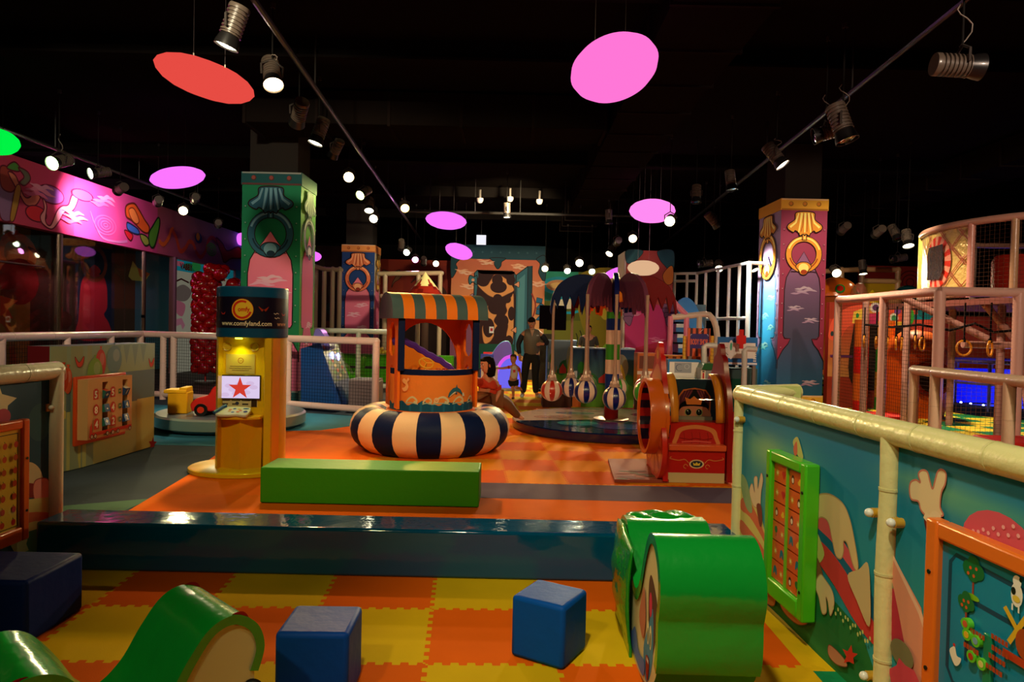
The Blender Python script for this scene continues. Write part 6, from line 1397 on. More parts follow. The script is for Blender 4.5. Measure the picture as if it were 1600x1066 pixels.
# ================================================================== FENCES, FRAMES AND BACKGROUND TOYS
def net(b, o, U, V, nu, nv, wd, col):
    """net of thin cords, o corner, U and V full side vectors"""
    o, U, V = Vector(o), Vector(U), Vector(V); r = wd / 2
    for k in range(nu + 1): b.cyl(o + U * (k / nu), o + U * (k / nu) + V, r, col, 3, cap=False)
    for k in range(nv + 1): b.cyl(o + V * (k / nv), o + V * (k / nv) + U, r, col, 3, cap=False)
def pipe_fence(label, pts, h, r, col, posts, netcol=None, low=.1, cell=.055, name='pipe_fence', endcurve=False):
    """pts: list of (x, y); posts: list of (segment, t)"""
    t = thing(name, label, 'fence', (pts[0][0], pts[0][1], 0)); wm = WM(t)
    for i in range(len(pts) - 1):
        p, q = Vector((*pts[i], h)), Vector((*pts[i + 1], h)); b = M(); pipe(b, p, q, r, col, .9, .4); b.ell(p, r * 1.03, col, 14, 10); b.ell(q, r * 1.03, col, 14, 10); b.obj('top_rail', 'padded', t, wm=wm)
        b = M(); p2, q2 = p.copy(), q.copy(); p2.z = q2.z = low; pipe(b, p2, q2, r * .9, col, .9, .4); b.obj('bottom_rail', 'padded', t, wm=wm)
        if netcol is not None:
            b = M(); L = (q - p).length; net(b, p2, q2 - p2, (0, 0, h - low), max(2, int(L / cell)), int((h - low) / cell), .006, netcol); b.obj('net', 'cloth', t, wm=wm, smooth=0)
    for i, tt in posts:
        p = Vector((*pts[i], 0)).lerp(Vector((*pts[i + 1], 0)), tt); b = M(); pipe(b, p + Vector((0, 0, .0)), p + Vector((0, 0, h)), r * .95, col, .45, .25); b.obj('post', 'padded', t, wm=wm)
    return t
NETC = C(20, 18, 18)
Bp = (P(224, 520, 13.2).x, 13.2); Ap = (-6.75, 7.2); Cp = (P(588, 530, 11.3).x, 11.3)
pipe_fence('long white padded pipe fence with black net behind kiosk and partition, corner at the left', [Ap, Bp, Cp], 1.24, .062, C(226, 190, 182),
           [(0, .02), (0, .33), (0, .58), (0, .80), (0, .98), (1, .10), (1, .15), (1, .66), (1, 1.0)], NETC)
p0 = (P(484, 516, 15.6).x, 15.6); p1 = (P(618, 522, 15.6).x, 15.6)
pipe_fence('pale green white pipe fence standing behind the blue wedge and left of the boat cabin', [p0, p1], 1.36, .06, C(200, 204, 186), [(0, .0), (0, .57), (0, 1)], NETC, .12, .08)

# blue interactive wedge
t = thing('sloping_play_console', 'tall blue wedge-shaped play console with a slanting picture side behind the fence', 'play console', (P(500, 640, 12.4).x, 12.4, 0)); wm = WM(t)
q_ = lambda x, y, Y: P(x, y, Y)
b = M(); A_, B_, C_, D_ = [P(x, y, 12.0) for x, y in ((470, 545), (496, 537), (531, 641), (470, 641))]
for v in (C_, D_): v.z = .01
Y2 = 13.1; back = [Vector((v.x, Y2, v.z)) for v in (A_, B_, C_, D_)]
b.add([A_, B_, C_, D_] + back, [(0, 1, 2, 3), (7, 6, 5, 4), (0, 4, 5, 1), (1, 5, 6, 2), (3, 2, 6, 7), (0, 3, 7, 4)], C(12, 74, 150)); b.obj('cabinet', 'plastic', t, wm=wm, smooth=0)
b = M(); n_ = Vector((1, 0, .32)).normalized(); o_ = Vector((B_.x, 12.0, B_.z)); dn = (C_ - B_)
fr_ = lambda u, v, n=0: Vector((B_.x, 12.0, B_.z)) + dn * v + Vector((0, 1.1, 0)) * u + n_ * n
b.add([fr_(u, v, n) for n in (.0, .06) for u, v in ((-.03, -.06), (1, -.06), (1, .98), (-.03, .98))], [(3, 2, 1, 0), (4, 5, 6, 7), (0, 1, 5, 4), (1, 2, 6, 5), (2, 3, 7, 6), (3, 0, 4, 7)], C(20, 70, 150))
a = Art(b, lambda u, v, n=0: fr_(u, v, .06 + n), .002); a.rect(.05, .04, .95, .6, C(90, 120, 110))
for k in range(22): a.ell(.1 + (k * .37) % .8, .07 + (k * .211) % .5, .08, .03, (C(200, 60, 50), C(60, 150, 70), C(220, 200, 160), C(60, 90, 180))[k % 4], 10)
a.rect(.05, .62, .95, .95, C(14, 60, 150)); b.obj('picture_side', 'plastic', t, wm=wm, smooth=0)
b = M(); 
for u, v in ((.35, .22), (.7, .25)): b.ell(fr_(u, v, .07), (.035, .06, .08), C(200, 200, 255), 12, 8)
b.obj('blue_lamp', emis('console_lamp', (.45, .5, 1, 1), 3.5), t, wm=wm)
b = M(); bt = B_ + Vector((-.02, .15, .0)); b.prism(smooth_pts([(-.1, -.1), (-.08, .2), (0, .26), (.12, .1), (.2, -.1)], 4), lambda u, v, n=0: bt + Vector((u, n, v)), 0, .3, C(110, 100, 190)); b.obj('purple_crest', 'plastic', t, wm=wm)
# green dinosaur seat toy
c0 = G(556, 606); sc_ = c0.y / F_PX
t = thing('dinosaur_seesaw', 'lime green dinosaur seesaw with red parts seen through the fence net', 'seesaw', (c0.x, c0.y, 0)); 
def pq(x, y): return ((x - 556) * sc_, (606 - y) * sc_)
for nm, pl, col, d in (('body', ((527, 552), (533, 553), (537, 566), (545, 575), (552, 584), (560, 572), (564, 557), (569, 559), (567, 580), (569, 598), (548, 597), (543, 606), (536, 604), (532, 588), (526, 570)), C(90, 200, 20), .18), ('head', ((518, 560), (528, 559), (532, 566), (527, 574), (521, 570)), C(210, 50, 20), .14), ('foot_rest', ((526, 588), (535, 588), (536, 600), (529, 603)), C(220, 40, 20), .2)):
    b = M(); b.prism(smooth_pts([pq(*p_) for p_ in pl], 3), lambda u, v, n=0: Vector((u, n, v)), -d, d, col); b.obj(nm, 'plastic', t, bevel=.03)
b = M(); b.ell((*[pq(530, 564)[0]], -.15, pq(530, 564)[1]), (.05, .03, .08), BLACK, 12, 8); b.obj('eye', 'plastic', t)
c0 = G(566, 640); t = thing('grey_box', 'grey padded box on the floor behind the fence left of the boat', 'box', (c0.x, c0.y + .3, 0))
b = M(); b.box((0, 0, .25), (.52, .55, .50), C(120, 106, 112)); b.obj('padding', 'vinyl_soft', t, bevel=.02); b = M(); b.box((0, 0, .515), (.5, .53, .03), C(150, 136, 140)); b.obj('lid', 'vinyl_soft', t)
b = M(); xa = P(520, 560, 18).x; xb = P(706, 560, 18).x; b.box2((xa, 18, .0), (xb, 18.6, .72), C(70, 160, 20)); b.box2((xa, 17.98, .36), (xb, 18, .42), C(60, 40, 50)); tag(b.obj('padded_wall', 'vinyl_soft', smooth=0), 'low lime green padded wall behind the dinosaur seesaw', 'padded wall')
b = M(); rr = random.Random(9)
for k in range(150): x = xa + .9 + rr.random() * 1.0; b.ell((x, 18.7 + rr.random() * .5, .70 + rr.random() * .16), .045, (C(220, 190, 40), C(230, 200, 70), C(200, 150, 40))[k % 3], 7, 5)
o_ = b.obj('pit_balls', 'plastic'); tag(o_, 'heap of small yellow pit balls beyond the lime green padded wall', 'balls'); o_['kind'] = 'stuff'
b = M(); xc = P(598, 550, 19.6).x; b.box2((xa - .6, 18.62, 0), (xb, 19.5, .665), C(50, 60, 60)); tag(b.obj('low_platform', 'matte', smooth=0), 'dark low platform behind the pit balls', 'platform')

# red balloon column with a curled top
cx = P(322, 500, 16.8); t = thing('balloon_column', 'tall column of red balloons curling over at its top, behind the fence by the lit entrance', 'balloon column', (cx.x, 16.8, 0)); rr = random.Random(4); proto = None
def bal(p, s_, cnt=[0]):
    global proto
    if cnt[0] >= 98: return
    cnt[0] += 1
    if proto is None:
        b = M(); prof = [(.0001, -.165), (.02, -.16), (.012, -.145), (.05, -.125), (.10, -.07), (.128, 0), (.122, .06), (.085, .11), (.04, .132), (.0001, .138)]
        b.lathe(prof, C(150, 4, 8), 16); proto = b.obj('balloon', 'balloon', t, smooth=180); o = proto
    else: o = proto.copy(); COL.objects.link(o); o.parent = t
    o.location = p; o.scale = (s_, s_, s_); o.rotation_euler = (rr.uniform(-1, 1), rr.uniform(-1, 1), rr.uniform(0, 6))
for L in range(15):
    z = .36 + L * .158; q5 = 5 if L < 12 else 6
    for k in range(q5): a_ = 2 * pi * k / q5 + L * .6; bal((.22 * math.cos(a_), .22 * math.sin(a_), z), rr.uniform(1.0, 1.2))
for k in range(17):
    a_ = k * 2.4; bal((.18 + (k % 5) * .13 + .1 * math.cos(a_), .2 * math.sin(a_), 2.72 - .035 * (k % 5) ** 1.6 + .1 * math.sin(k * 1.3)), rr.uniform(1.05, 1.25))
b = M(); b.cyl((0, 0, 0), (0, 0, 2.7), .02, C(180, 20, 20), 8); b.cyl((0, 0, 0), (0, 0, .04), .25, C(90, 80, 80), 20); b.obj('pole', 'plastic', t)
c = P(349, 506, 17.9); b = M(); b.ell((0, 0, 0), (.2, .2, .24), C(240, 110, 30), 20, 12); t = thing('orange_balloon', 'single orange balloon low beside the red balloon column, behind the kiosk header', 'balloon', c); b.obj('skin', 'balloon', t); b = M(); b.cyl((0, 0, -.24), (0, 0, -c.z + .02), .004, WHITE, 5); b.obj('string', 'cloth', t)

# white pipe frames at the back left
def frame_pipes(name, label, cat, segs, r, col, loc=None, m='padded'):
    ps = [Vector(p) for s_ in segs for p in s_[:2]]; lo = loc or (min(p.x for p in ps), min(p.y for p in ps), 0)
    t = thing(name, label, cat, lo); wm = WM(t)
    for s_ in segs:
        p, q = Vector(s_[0]), Vector(s_[1]); b = M(); b.cyl(p, q, r * (s_[3] if len(s_) > 3 else 1), s_[2] if len(s_) > 2 and s_[2] else col, 12); b.ell(p, r, s_[2] if len(s_) > 2 and s_[2] else col, 10, 6); b.ell(q, r, s_[2] if len(s_) > 2 and s_[2] else col, 10, 6)
        b.obj('post' if abs(p.x - q.x) + abs(p.y - q.y) < .05 else 'rail', m, t, wm=wm)
    return t, wm
def gz(p): return Vector((p.x, p.y, .0))
Y = 20.5; a1, a2 = P(592, 428, Y), P(690, 427, Y); b1, b2 = P(596, 463, Y), P(640, 463, Y); BW = C(170, 150, 120)
frame_pipes('climbing_frame', 'beige pipe frame under the volcano, behind the boat roof', 'climbing frame', [(a1, a2), (b1, b2), (P(602, 428, Y), gz(P(602, 428, Y))), (P(688, 428, Y), gz(P(688, 428, Y))), (P(654, 428, Y), gz(P(654, 428, Y)))], .07, BW)
Y = 20; s_ = [(P(488, 415, Y), P(507, 421, Y + 1)), (P(507, 421, Y + 1), P(533, 422, Y + 1))]
for x in (494, 507, 520, 531): s_.append((P(x, 420, Y + 1), gz(P(x, 420, Y + 1))))
frame_pipes('climbing_frame', 'beige pipe frame between the green column and the navy column', 'climbing frame', s_, .07, BW)
c = P(664, 462, 20.0); k_ = 20.0 / F_PX
t = thing('volcano_peak', 'red volcano cone with a cream snow cap standing on the pipe frame', 'model volcano', (c.x, 20.0, c.z - .05))
b = M(); Rv = 31 * k_; Hv = 37 * k_ + .05
vs = []; nl = 48
def vr(a_, h): return Rv * (1 - h) * (1 + .05 * math.sin(a_ * 7 + h * 5))
hs = [0, .15, .3, .42, .5, .56, .62, .7, .8, .9, 1.0]
def vc(i, k):
    a_ = 2 * pi * k / nl; edge = .30 + .16 * math.sin(a_ * 5) + .06 * math.sin(a_ * 11)
    return C(238, 222, 150) if (hs[i] + hs[i + 1]) / 2 > edge + .18 else (C(150, 36, 22) if (i + k // 3) % 4 else C(110, 24, 16))
b.lathe([(max(Rv * (1 - h), .001), Hv * h) for h in hs], WHITE, nl, cf=vc); b.obj('cone', 'vinyl_soft', t, smooth=60)
b = M(); b.box((0, 0, .02), (Rv * 2.1, Rv * 2.1, .05), C(110, 90, 70)); b.obj('base', 'matte', t); b = M(); b.cyl((0, 0, -(c.z - .05)), (0, 0, 0), .12, C(70, 50, 40), 14); b.obj('pedestal', 'matte', t)

# glowing purple shell, pedestal, chairs, leaf cone
c0 = P(794, 602, 16.6); k_ = 16.6 / F_PX
t = thing('glowing_shell', 'purple blue glowing arch shell behind the running child', 'light sculpture', (c0.x, 16.6, 0))
pr = [(-20, 0), (-19, 20), (-14, 36), (-6, 46), (4, 50), (14, 50), (20, 44), (22, 0)]
b = M(); b.prism([(x * k_, y * k_ + .05) for x, y in smooth_pts(pr, 3)], lambda u, v, n=0: Vector((u, n, v)), -.06, .06, C(120, 110, 255)); b.obj('lit_panel', emis_attr('lit_purple', .85), t, smooth=0)
b = M(); pt_ = [(x * k_, -.08, y * k_ + .05) for x, y in [(-20, 0), (-19, 20), (-14, 36), (-6, 46), (4, 50)]]; b.tube(catmull([(p_[0], p_[2]) for p_ in pt_], 4) and [(x, -.07, z_) for x, z_ in catmull([(p_[0], p_[2]) for p_ in pt_], 4)], .04, C(230, 90, 240), 8); b.obj('lit_edge', emis_attr('lit_edge', .9), t)
b = M(); b.box((.0, 0, .03), (44 * k_, .5, .06), C(200, 210, 200)); b.obj('base', 'plastic', t)
c0 = P(786, 600, 18); k_ = 18 / F_PX; t = thing('curved_wing_slide', 'teal and violet curved wing standing behind the glowing shell', 'light sculpture', (c0.x, 18, 0))
b = M(); b.prism([(x * k_, y * k_) for x, y in smooth_pts([(-30, 0), (-26, 30), (-14, 56), (-2, 68), (10, 66), (14, 40), (12, 0)], 3)], lambda u, v, n=0: Vector((u, n, v)), -.1, .1, C(110, 90, 190), side=C(80, 190, 180)); b.obj('wing', 'plastic', t, bevel=.02)
c0 = G(764, 612); k_ = c0.y / F_PX; t = thing('diamond_pedestal', 'white square pedestal with a dark blue diamond, right of the boat cabin', 'pedestal', (c0.x, c0.y + .15, 0))
b = M(); b.box((0, 0, 19 * k_), (26 * k_, .3, 38 * k_), C(225, 215, 200)); a = Art(b, lambda u, v, n=0: Vector((u, -.15 - n, v)), .002); a.poly([(-.02, 18 * k_ - 16 * k_), (9 * k_, 18 * k_), (0, 34 * k_), (-9 * k_, 18 * k_)], C(24, 60, 120)); b.obj('body', 'plastic', t, smooth=0)
b = M(); b.box((0, 0, 38.6 * k_), (28 * k_, .34, .03), C(235, 228, 215)); b.obj('top', 'plastic', t)
c0 = G(770, 618); t = thing('round_floor_plate', 'round white floor plate with a violet centre beside the child\'s feet', 'floor plate', (c0.x - .05, c0.y - .0, 0)); b = M(); b.lathe([(.0001, 0), (.30, 0), (.30, .03), (.16, .035), (.0001, .035)], [WHITE, C(220, 210, 214), C(226, 220, 225), C(130, 100, 210)], 32); b.obj('plate', 'plastic', t)
for nm, x, y, Y, col, lb in (('red_chair', 764, 572, 19, C(200, 30, 30), 'small red chair by the green wall behind the glowing shell'), ('blue_chair', 760, 590, 17.6, C(24, 60, 160), 'small dark blue bench seat right of the boat cabin, behind the pedestal')):
    c0 = P(x, y, Y); t = thing(nm, lb, 'chair', (c0.x, Y, 0)); b = M(); b.box((0, 0, .40), (.34, .34, .04), col); b.obj('seat', 'plastic', t, bevel=.01)
    b = M(); b.box((0, .16, .62), (.34, .03, .40), col); b.obj('backrest', 'plastic', t, bevel=.01)
    for sx in (-.15, .15):
        for sy in (-.15, .15): b = M(); b.cyl((sx, sy, 0), (sx, sy, .4), .015, col, 8); b.obj('leg', 'plastic', t)
c0 = G(848, 603); k_ = c0.y / F_PX; t = thing('leaf_print_cone', 'pale cone stand with red twig print to the right of the man\'s legs', 'stand', (c0.x - .02, c0.y + .3, 0))
b = M(); b.lathe([(.24, 0), (.235, .05), (.19, .3), (.10, .62), (.03, .74), (.0001, .76)], C(200, 196, 160), 28)
for k in range(26):
    a_ = k * 2.4; h = .08 + (k * .13) % .5; r_ = .24 * (1 - h / .8) + .012; b.cyl((r_ * math.cos(a_), r_ * math.sin(a_), h), (r_ * .9 * math.cos(a_ + .3), r_ * .9 * math.sin(a_ + .3), h + .09), .006, C(170, 50, 30), 5)
b.obj('cone', 'print', t)
# black screen on its stand
c0 = P(864, 496, 16.4); k_ = 16.4 / F_PX
t = thing('screen_on_stand', 'large black screen on a grey column stand behind the blue palm leaf', 'screen', (c0.x, 16.5, 0))
b = M(); b.box((0, -.05, c0.z), (42 * k_, .12, 37 * k_), C(16, 12, 18)); b.box((6 * k_, -.04, c0.z - 9 * k_), (30 * k_, .11, 22 * k_), C(24, 10, 20)); b.obj('screen', 'dark', t, bevel=.01)
b = M(); b.box((-.12, .08, c0.z / 2 - .2), (23 * k_, .12, c0.z - .4), C(74, 72, 60)); b.obj('column', 'matte', t)
b = M(); b.box((-.12, .05, .03), (.6, .5, .06), C(60, 60, 56)); b.obj('foot', 'matte', t)
# landscape printed play pens
def pen_box(label, x0, x1, Y, D, top, seed, cl):
    p0, p1 = P(x0, top, Y), P(x1, top, Y); W_ = p1.x - p0.x; H_ = p0.z
    t = thing('printed_play_pen', label, 'play pen', (p0.x + W_ / 2, Y + D / 2, 0)); wm = WM(t)
    for nm, lo, hi in (('front_panel', (p0.x, Y, 0), (p1.x, Y + .08, H_)), ('left_panel', (p0.x, Y + .08, 0), (p0.x + .08, Y + D, H_)), ('right_panel', (p1.x - .08, Y + .08, 0), (p1.x, Y + D, H_)), ('rear_panel', (p0.x + .08, Y + D - .08, 0), (p1.x - .08, Y + D, H_))):
        b = M(); b.box2(lo, hi, C(60, 110, 150))
        if nm == 'front_panel':
            k_ = Y / F_PX; fr = lambda u, v, n=0: Vector((p0.x + u * W_, Y - n, v * H_)); a = Art(b, fr, .002); rr = random.Random(seed)
            a.rect(0, 0, 1, 1, cl[0], cl[1], 1, 5)
            for k in range(4): a.ell(rr.random(), .3 + .3 * rr.random(), .14 + .1 * rr.random(), .14, mixc(C(50, 110, 40), C(20, 80, 40), rr.random()))
            a.poly([(0, 0), (0, .35), (.2, .45), (.5, .38), (.8, .46), (1, .36), (1, 0)], C(80, 130, 24))
            a.poly([(.42, .42), (.66, .42), (.66, .5), (.54, .60), (.42, .5)], C(170, 40, 30)); a.ell(.78, .7, .12, .22, C(130, 130, 110)); a.opoly([(.7, .45), (.78, .75), (.86, .45)], C(190, 160, 50))
            a.rect(.12, .4, .15, .62, C(70, 40, 20)); a.ell(.135, .68, .06, .1, C(30, 110, 30)); a.rect(.3, .42, .33, .55, C(150, 110, 40)); a.rect(0, 0, .14, .22, C(196, 100, 40)); a.rect(.02, .5, .07, .62, C(190, 200, 210))
        b.obj(nm, 'print', t, wm=wm, smooth=0)
    b = M(); b.box2((p0.x - .01, Y - .01, H_), (p1.x + .01, Y + .1, H_ + .03), C(150, 180, 210)); b.box2((p0.x - .01, Y + .1, H_), (p0.x + .09, Y + D + .01, H_ + .03), C(150, 180, 210)); b.box2((p1.x - .09, Y + .1, H_), (p1.x + .01, Y + D + .01, H_ + .03), C(150, 180, 210)); b.obj('rim', 'print', t, wm=wm)
pen_box('larger landscape printed play pen right behind the chequered pole', 896, 992, 13.3, .7, 545, 3, (C(70, 110, 60), C(20, 56, 100)))
pen_box('smaller grey blue printed play pen behind the red striped ball', 856, 901, 15.3, .7, 533, 5, (C(80, 120, 110), C(110, 130, 150)))
c0 = G(870, 637); t = thing('step_block', 'low brown step block with a red top under the red striped ball', 'step', (c0.x, c0.y + .3, 0)); b = M(); b.box((0, 0, .13), (.55, .6, .26), C(70, 40, 34)); b.obj('body', 'vinyl_soft', t); b = M(); b.box((.05, 0, .275), (.42, .56, .03), C(220, 30, 24)); b.obj('top', 'vinyl_soft', t)

# ---- toy market behind the carriage
def board(nm, label, cat, x0, y0, x1, y1, Y, th, base, art=None, rz=0, floor_=True, m='plastic', stand=C(120, 110, 100)):
    """upright board whose front covers the given picture region at depth Y; it stands on legs or a counter"""
    p0, p1 = P(x0, y1, Y), P(x1, y0, Y); z0 = P((x0 + x1) / 2, y1, Y).z; z1 = P((x0 + x1) / 2, y0, Y).z; W_ = p1.x - p0.x; H_ = z1 - z0
    t = thing(nm, label, cat, ((p0.x + p1.x) / 2, Y, 0 if floor_ else z0)); wm = WM(t)
    b = M(); b.box2((p0.x, Y, z0), (p1.x, Y + th, z1), base); a = Art(b, lambda u, v, n=0: Vector((p0.x + u * W_, Y - n, z0 + v * H_)), .002)
    if art: art(a)
    b.obj('panel', m, t, wm=wm, smooth=0)
    if floor_ and z0 > .08:
        for xx in (p0.x + .05, p1.x - .05): b = M(); b.box2((xx - .03, Y + .0, 0), (xx + .03, Y + th, z0), stand); b.obj('leg', 'matte', t, wm=wm)
    return t, wm, p0, p1, z0, z1
def art_body(a):
    for k in range(4): a.rect(.10 + k * .25, 0, .22 + k * .25, 1, C(70, 20, 30))
    a.rect(.10, .28, .93, .80, C(54, 36, 110)); a.text('BODY SHOP', .51, .42, .20, C(226, 100, 60), sx=.50, bold=.008); a.stroke([(.12, .72), (.13, .77), (.18, .78)], .02, C(200, 200, 220)); a.stroke([(.91, .72), (.90, .77), (.85, .78)], .02, C(200, 200, 220)); a.stroke([(.52, .85), (.68, .97)], .02, C(220, 200, 190))
board('body_shop_sign', 'orange and maroon striped toy sign reading BODY SHOP', 'sign', 1074, 513, 1110, 557, 12.6, .05, C(226, 96, 50), art_body)
def art_hosp(a):
    a.rect(.0, .82, 1, 1, C(30, 110, 180)); a.rect(.04, .25, .95, .80, C(226, 222, 214)); a.rect(0, .03, 1, .1, C(220, 224, 226))
    a.stroke([(.10, .45), (.11, .66), (.16, .5), (.14, .62), (.24, .62)], .02, C(40, 40, 60)); a.stroke([(.14, .4), (.2, .44), (.26, .36)], .02, C(90, 90, 90)); a.ell(.33, .55, .07, .34, C(230, 230, 225)); a.ell(.33, .66, .03, .14, C(80, 180, 140))
    for k in range(12): a.rect(.90 + (k % 2) * .04, .14 + (k // 2) * .08, .93 + (k % 2) * .04, .19 + (k // 2) * .08, C(236, 230, 210))
board('toy_clinic_panel', 'blue and white toy clinic panel left of the purple column', 'panel', 1121, 527, 1184, 571, 12.7, .05, C(24, 100, 170), art_hosp)
c = P(1158, 530, 12.5); k_ = 12.5 / F_PX; t = thing('red_cross_sign', 'bright red stepped cross sign fixed on the toy clinic panel', 'sign', (c.x, 12.5, c.z))
pr = [(-3, -15), (3, -15), (3, -8), (7, -7), (7, 5), (3, 6), (3, 15), (-3, 15), (-3, 6), (-7, 5), (-7, -7), (-3, -8)]
b = M(); b.prism([(x * k_, y * k_) for x, y in pr], lambda u, v, n=0: Vector((u, n, v)), -.03, .03, C(226, 30, 20)); b.obj('cross', 'plastic', t, smooth=0); b = M(); b.box((0, .12, 0), (.06, .19, .06), C(200, 200, 200)); b.obj('bracket', 'plastic', t)
def art_cnt(a):
    a.rect(.05, .1, .94, .88, C(226, 222, 210)); a.rect(0, 0, 1, .12, C(40, 120, 180)); a.rect(.2, .35, .72, .85, C(150, 156, 160)); a.ring(.36, .60, .11, .16, .02, C(60, 70, 100), 16, a0=1, a1=5.4); a.ring(.58, .66, .07, .11, .02, C(190, 196, 200), 16)
board('toy_shop_counter', 'white and blue toy shop counter front with a grey picture, behind the carriage roof', 'counter', 1043, 562, 1095, 594, 11.9, .3, C(40, 120, 176), art_cnt)
c = P(1069, 588, 11.8); t = thing('open_book', 'open book with white and blue pages lying on the toy shop counter', 'book', (c.x, 11.78, c.z - .04)); b = M(); b.box((0, 0, 0), (.34, .1, .03), C(220, 216, 206), rz=.1); b.obj('pages', 'print', t); b = M(); b.box((.06, .0, -.025), (.36, .11, .02), C(20, 50, 140), rz=.1); b.obj('cover', 'print', t); b = M(); b.box((0, .03, -(c.z - .04) / 2 - .02), (.3, .06, c.z - .07), C(190, 180, 160)); b.obj('rest', 'matte', t)
c = P(1109, 595, 11.6); k_ = 11.6 / F_PX; t = thing('toy_bird_house', 'grey toy house with a green roof and red white door, behind the carriage', 'toy house', (c.x, 11.7, 0))
b = M(); b.box2((-14 * k_, -.1, 0), (13 * k_, .3, c.z + 19 * k_), C(140, 146, 140)); a = Art(b, lambda u, v, n=0: Vector((u * k_, -.1 - n, c.z + v * k_)), .002); a.poly([(-14, -2), (-7, -2), (-7, 18), (-10.5, 26), (-14, 18)], C(226, 214, 180)); a.rect(-11.5, 3, -9, 12, C(190, 30, 30)); a.rect(-12, 13, -8.5, 15, C(60, 30, 30)); b.obj('walls', 'plastic', t, smooth=0)
b = M(); b.prism([(-14 * k_, c.z + 17 * k_), (-10 * k_, c.z + 27 * k_), (11 * k_, c.z + 27 * k_), (14 * k_, c.z + 17 * k_)], lambda u, v, n=0: Vector((u, n, v)), -.14, .32, C(24, 90, 40)); b.obj('roof', 'plastic', t, smooth=0)
def art_wood(a):
    a.rect(.1, .55, .9, .92, C(120, 56, 30)); a.rect(0, .38, 1, .48, C(226, 210, 190)); a.rect(.5, 0, 1, .36, C(220, 170, 40)); a.rect(0, 0, .48, .3, C(196, 80, 30))
board('toy_cupboard', 'orange and yellow toy cupboard behind the green striped ball', 'cupboard', 995, 552, 1026, 606, 12.4, .35, C(196, 100, 30), art_wood)
b = M(); pA, pB = P(1026, 560, 12.9), P(1112, 560, 12.9); b.box2((pA.x, 12.9, pA.z - .04), (pB.x, 13.3, pA.z + .06), C(190, 110, 40)); 
for k in range(7): b.box2((pA.x + k * .15, 12.89, pA.z - .02), (pA.x + k * .15 + .07, 12.9, pA.z + .04), C(90, 40, 24))
for xx in (pA.x + .05, pB.x - .05): b.box2((xx - .03, 13, 0), (xx + .03, 13.2, pA.z - .04), C(120, 80, 40))
tag(b.obj('long_shelf', 'matte', smooth=0), 'long orange brown shelf running under the striped sign', 'shelf')
b = M(); pA, pB = P(1112, 574, 13.2), P(1178, 574, 13.2); b.box2((pA.x, 13.0, 0), (pB.x, 13.4, pA.z), C(60, 84, 80)); b.box2((pA.x + .1, 12.99, .1), (pB.x - .25, 13.0, pA.z - .2), C(16, 70, 50)); b.box2((pB.x - .24, 12.985, .15), (pB.x - .04, 13.0, pA.z - .3), C(130, 84, 50)); tag(b.obj('market_stall', 'matte', smooth=0), 'grey green market stall base below the toy clinic panel', 'stall')
for x, l in ((1070, 'thin yellow upright tube at the left edge of the striped sign'), (1113, 'yellow ribbed upright tube at the right edge of the striped sign')):
    b = M(); c = P(x, 525, 12.75); b.cyl((c.x, 12.75, 0), (c.x, 12.75, c.z), .035, C(226, 180, 60), 12)
    for k in range(16): b.cyl((c.x, 12.75, .3 + k * .07), (c.x, 12.75, .315 + k * .07), .04, C(200, 150, 40), 12)
    tag(b.obj('yellow_tube', 'plastic'), l, 'tube')
Y = 13.6; PKP = C(226, 130, 160)
arcp = [P(1050, 496, Y), P(1073, 494, Y), P(1100, 491, Y), P(1108, 492, Y), P(1115, 500, Y), P(1119, 512, Y), P(1121, 530, Y), P(1120, 556, Y)]
t = thing('curved_pipe_gate', 'pink and cream bent pipe gate standing behind the striped sign', 'climbing frame', (arcp[1].x, Y, 0)); wm = WM(t)
b = M(); b.tube(arcp + [gz(arcp[-1])], .06, C(220, 200, 180), 12); b.obj('bent_pipe', 'padded', t, wm=wm)
b = M(); b.tube([P(1045, 462, Y), P(1058, 478, Y), P(1072, 492, Y)], .055, PKP, 12); b.obj('diagonal_pipe', 'padded', t, wm=wm)
for x, c_ in ((1073, PKP), (1093, C(210, 200, 180)), (1048, PKP)): b = M(); p = P(x, 494, Y); b.cyl(p, gz(p), .055, c_, 12); b.obj('post', 'padded', t, wm=wm)
for pts_, l in ((((1100, 562), (1100, 542), (1104, 540), (1120, 540)), 'white bent pipe handle in front of the striped sign'), (((1163, 574), (1163, 548), (1167, 545), (1182, 546)), 'white bent pipe handle in front of the toy clinic panel')):
    b = M(); pp = [P(x, y, 12.2) for x, y in pts_]; b.tube([gz(pp[0])] + pp, .05, C(216, 214, 200), 12); tag(b.obj('bent_pipe_handle', 'padded'), l, 'handrail')
# white pipe cage with the blue slide
cg = []
near, far = P(1171, 411, 15.0), P(1089, 427, 18.0); zt = (near.z + far.z) / 2; near.z = far.z = zt
lf = P(1046, 424, 18.3); lf.z = zt
cg += [(near, far), (far, lf), (near + Vector((.5, .1, 0)), near)]
for tt in (0, .16, .34, .55, .8, 1): p = near.lerp(far, tt); cg.append((p, gz(p), None, 1.4 if tt == 0 else 1))
m0, m1 = near.copy(), far.copy(); m0.z = m1.z = 1.84; cg.append((m0, m1))
lf2, far2 = lf.copy(), far.copy(); lf2.z = far2.z = zt - .2; cg.append((lf2, far2))
for tt in (.35, .8): p = far.lerp(lf, tt); cg.append((p, gz(p)))
frame_pipes('white_pipe_cage', 'tall open cage of white pipes left of the purple column', 'climbing frame', cg, .038, C(226, 224, 214))
t = thing('blue_slide', 'blue slide with white and blue steps inside the white pipe cage', 'slide', (P(1080, 560, 16.4).x, 16.4, 0)); wm = WM(t)
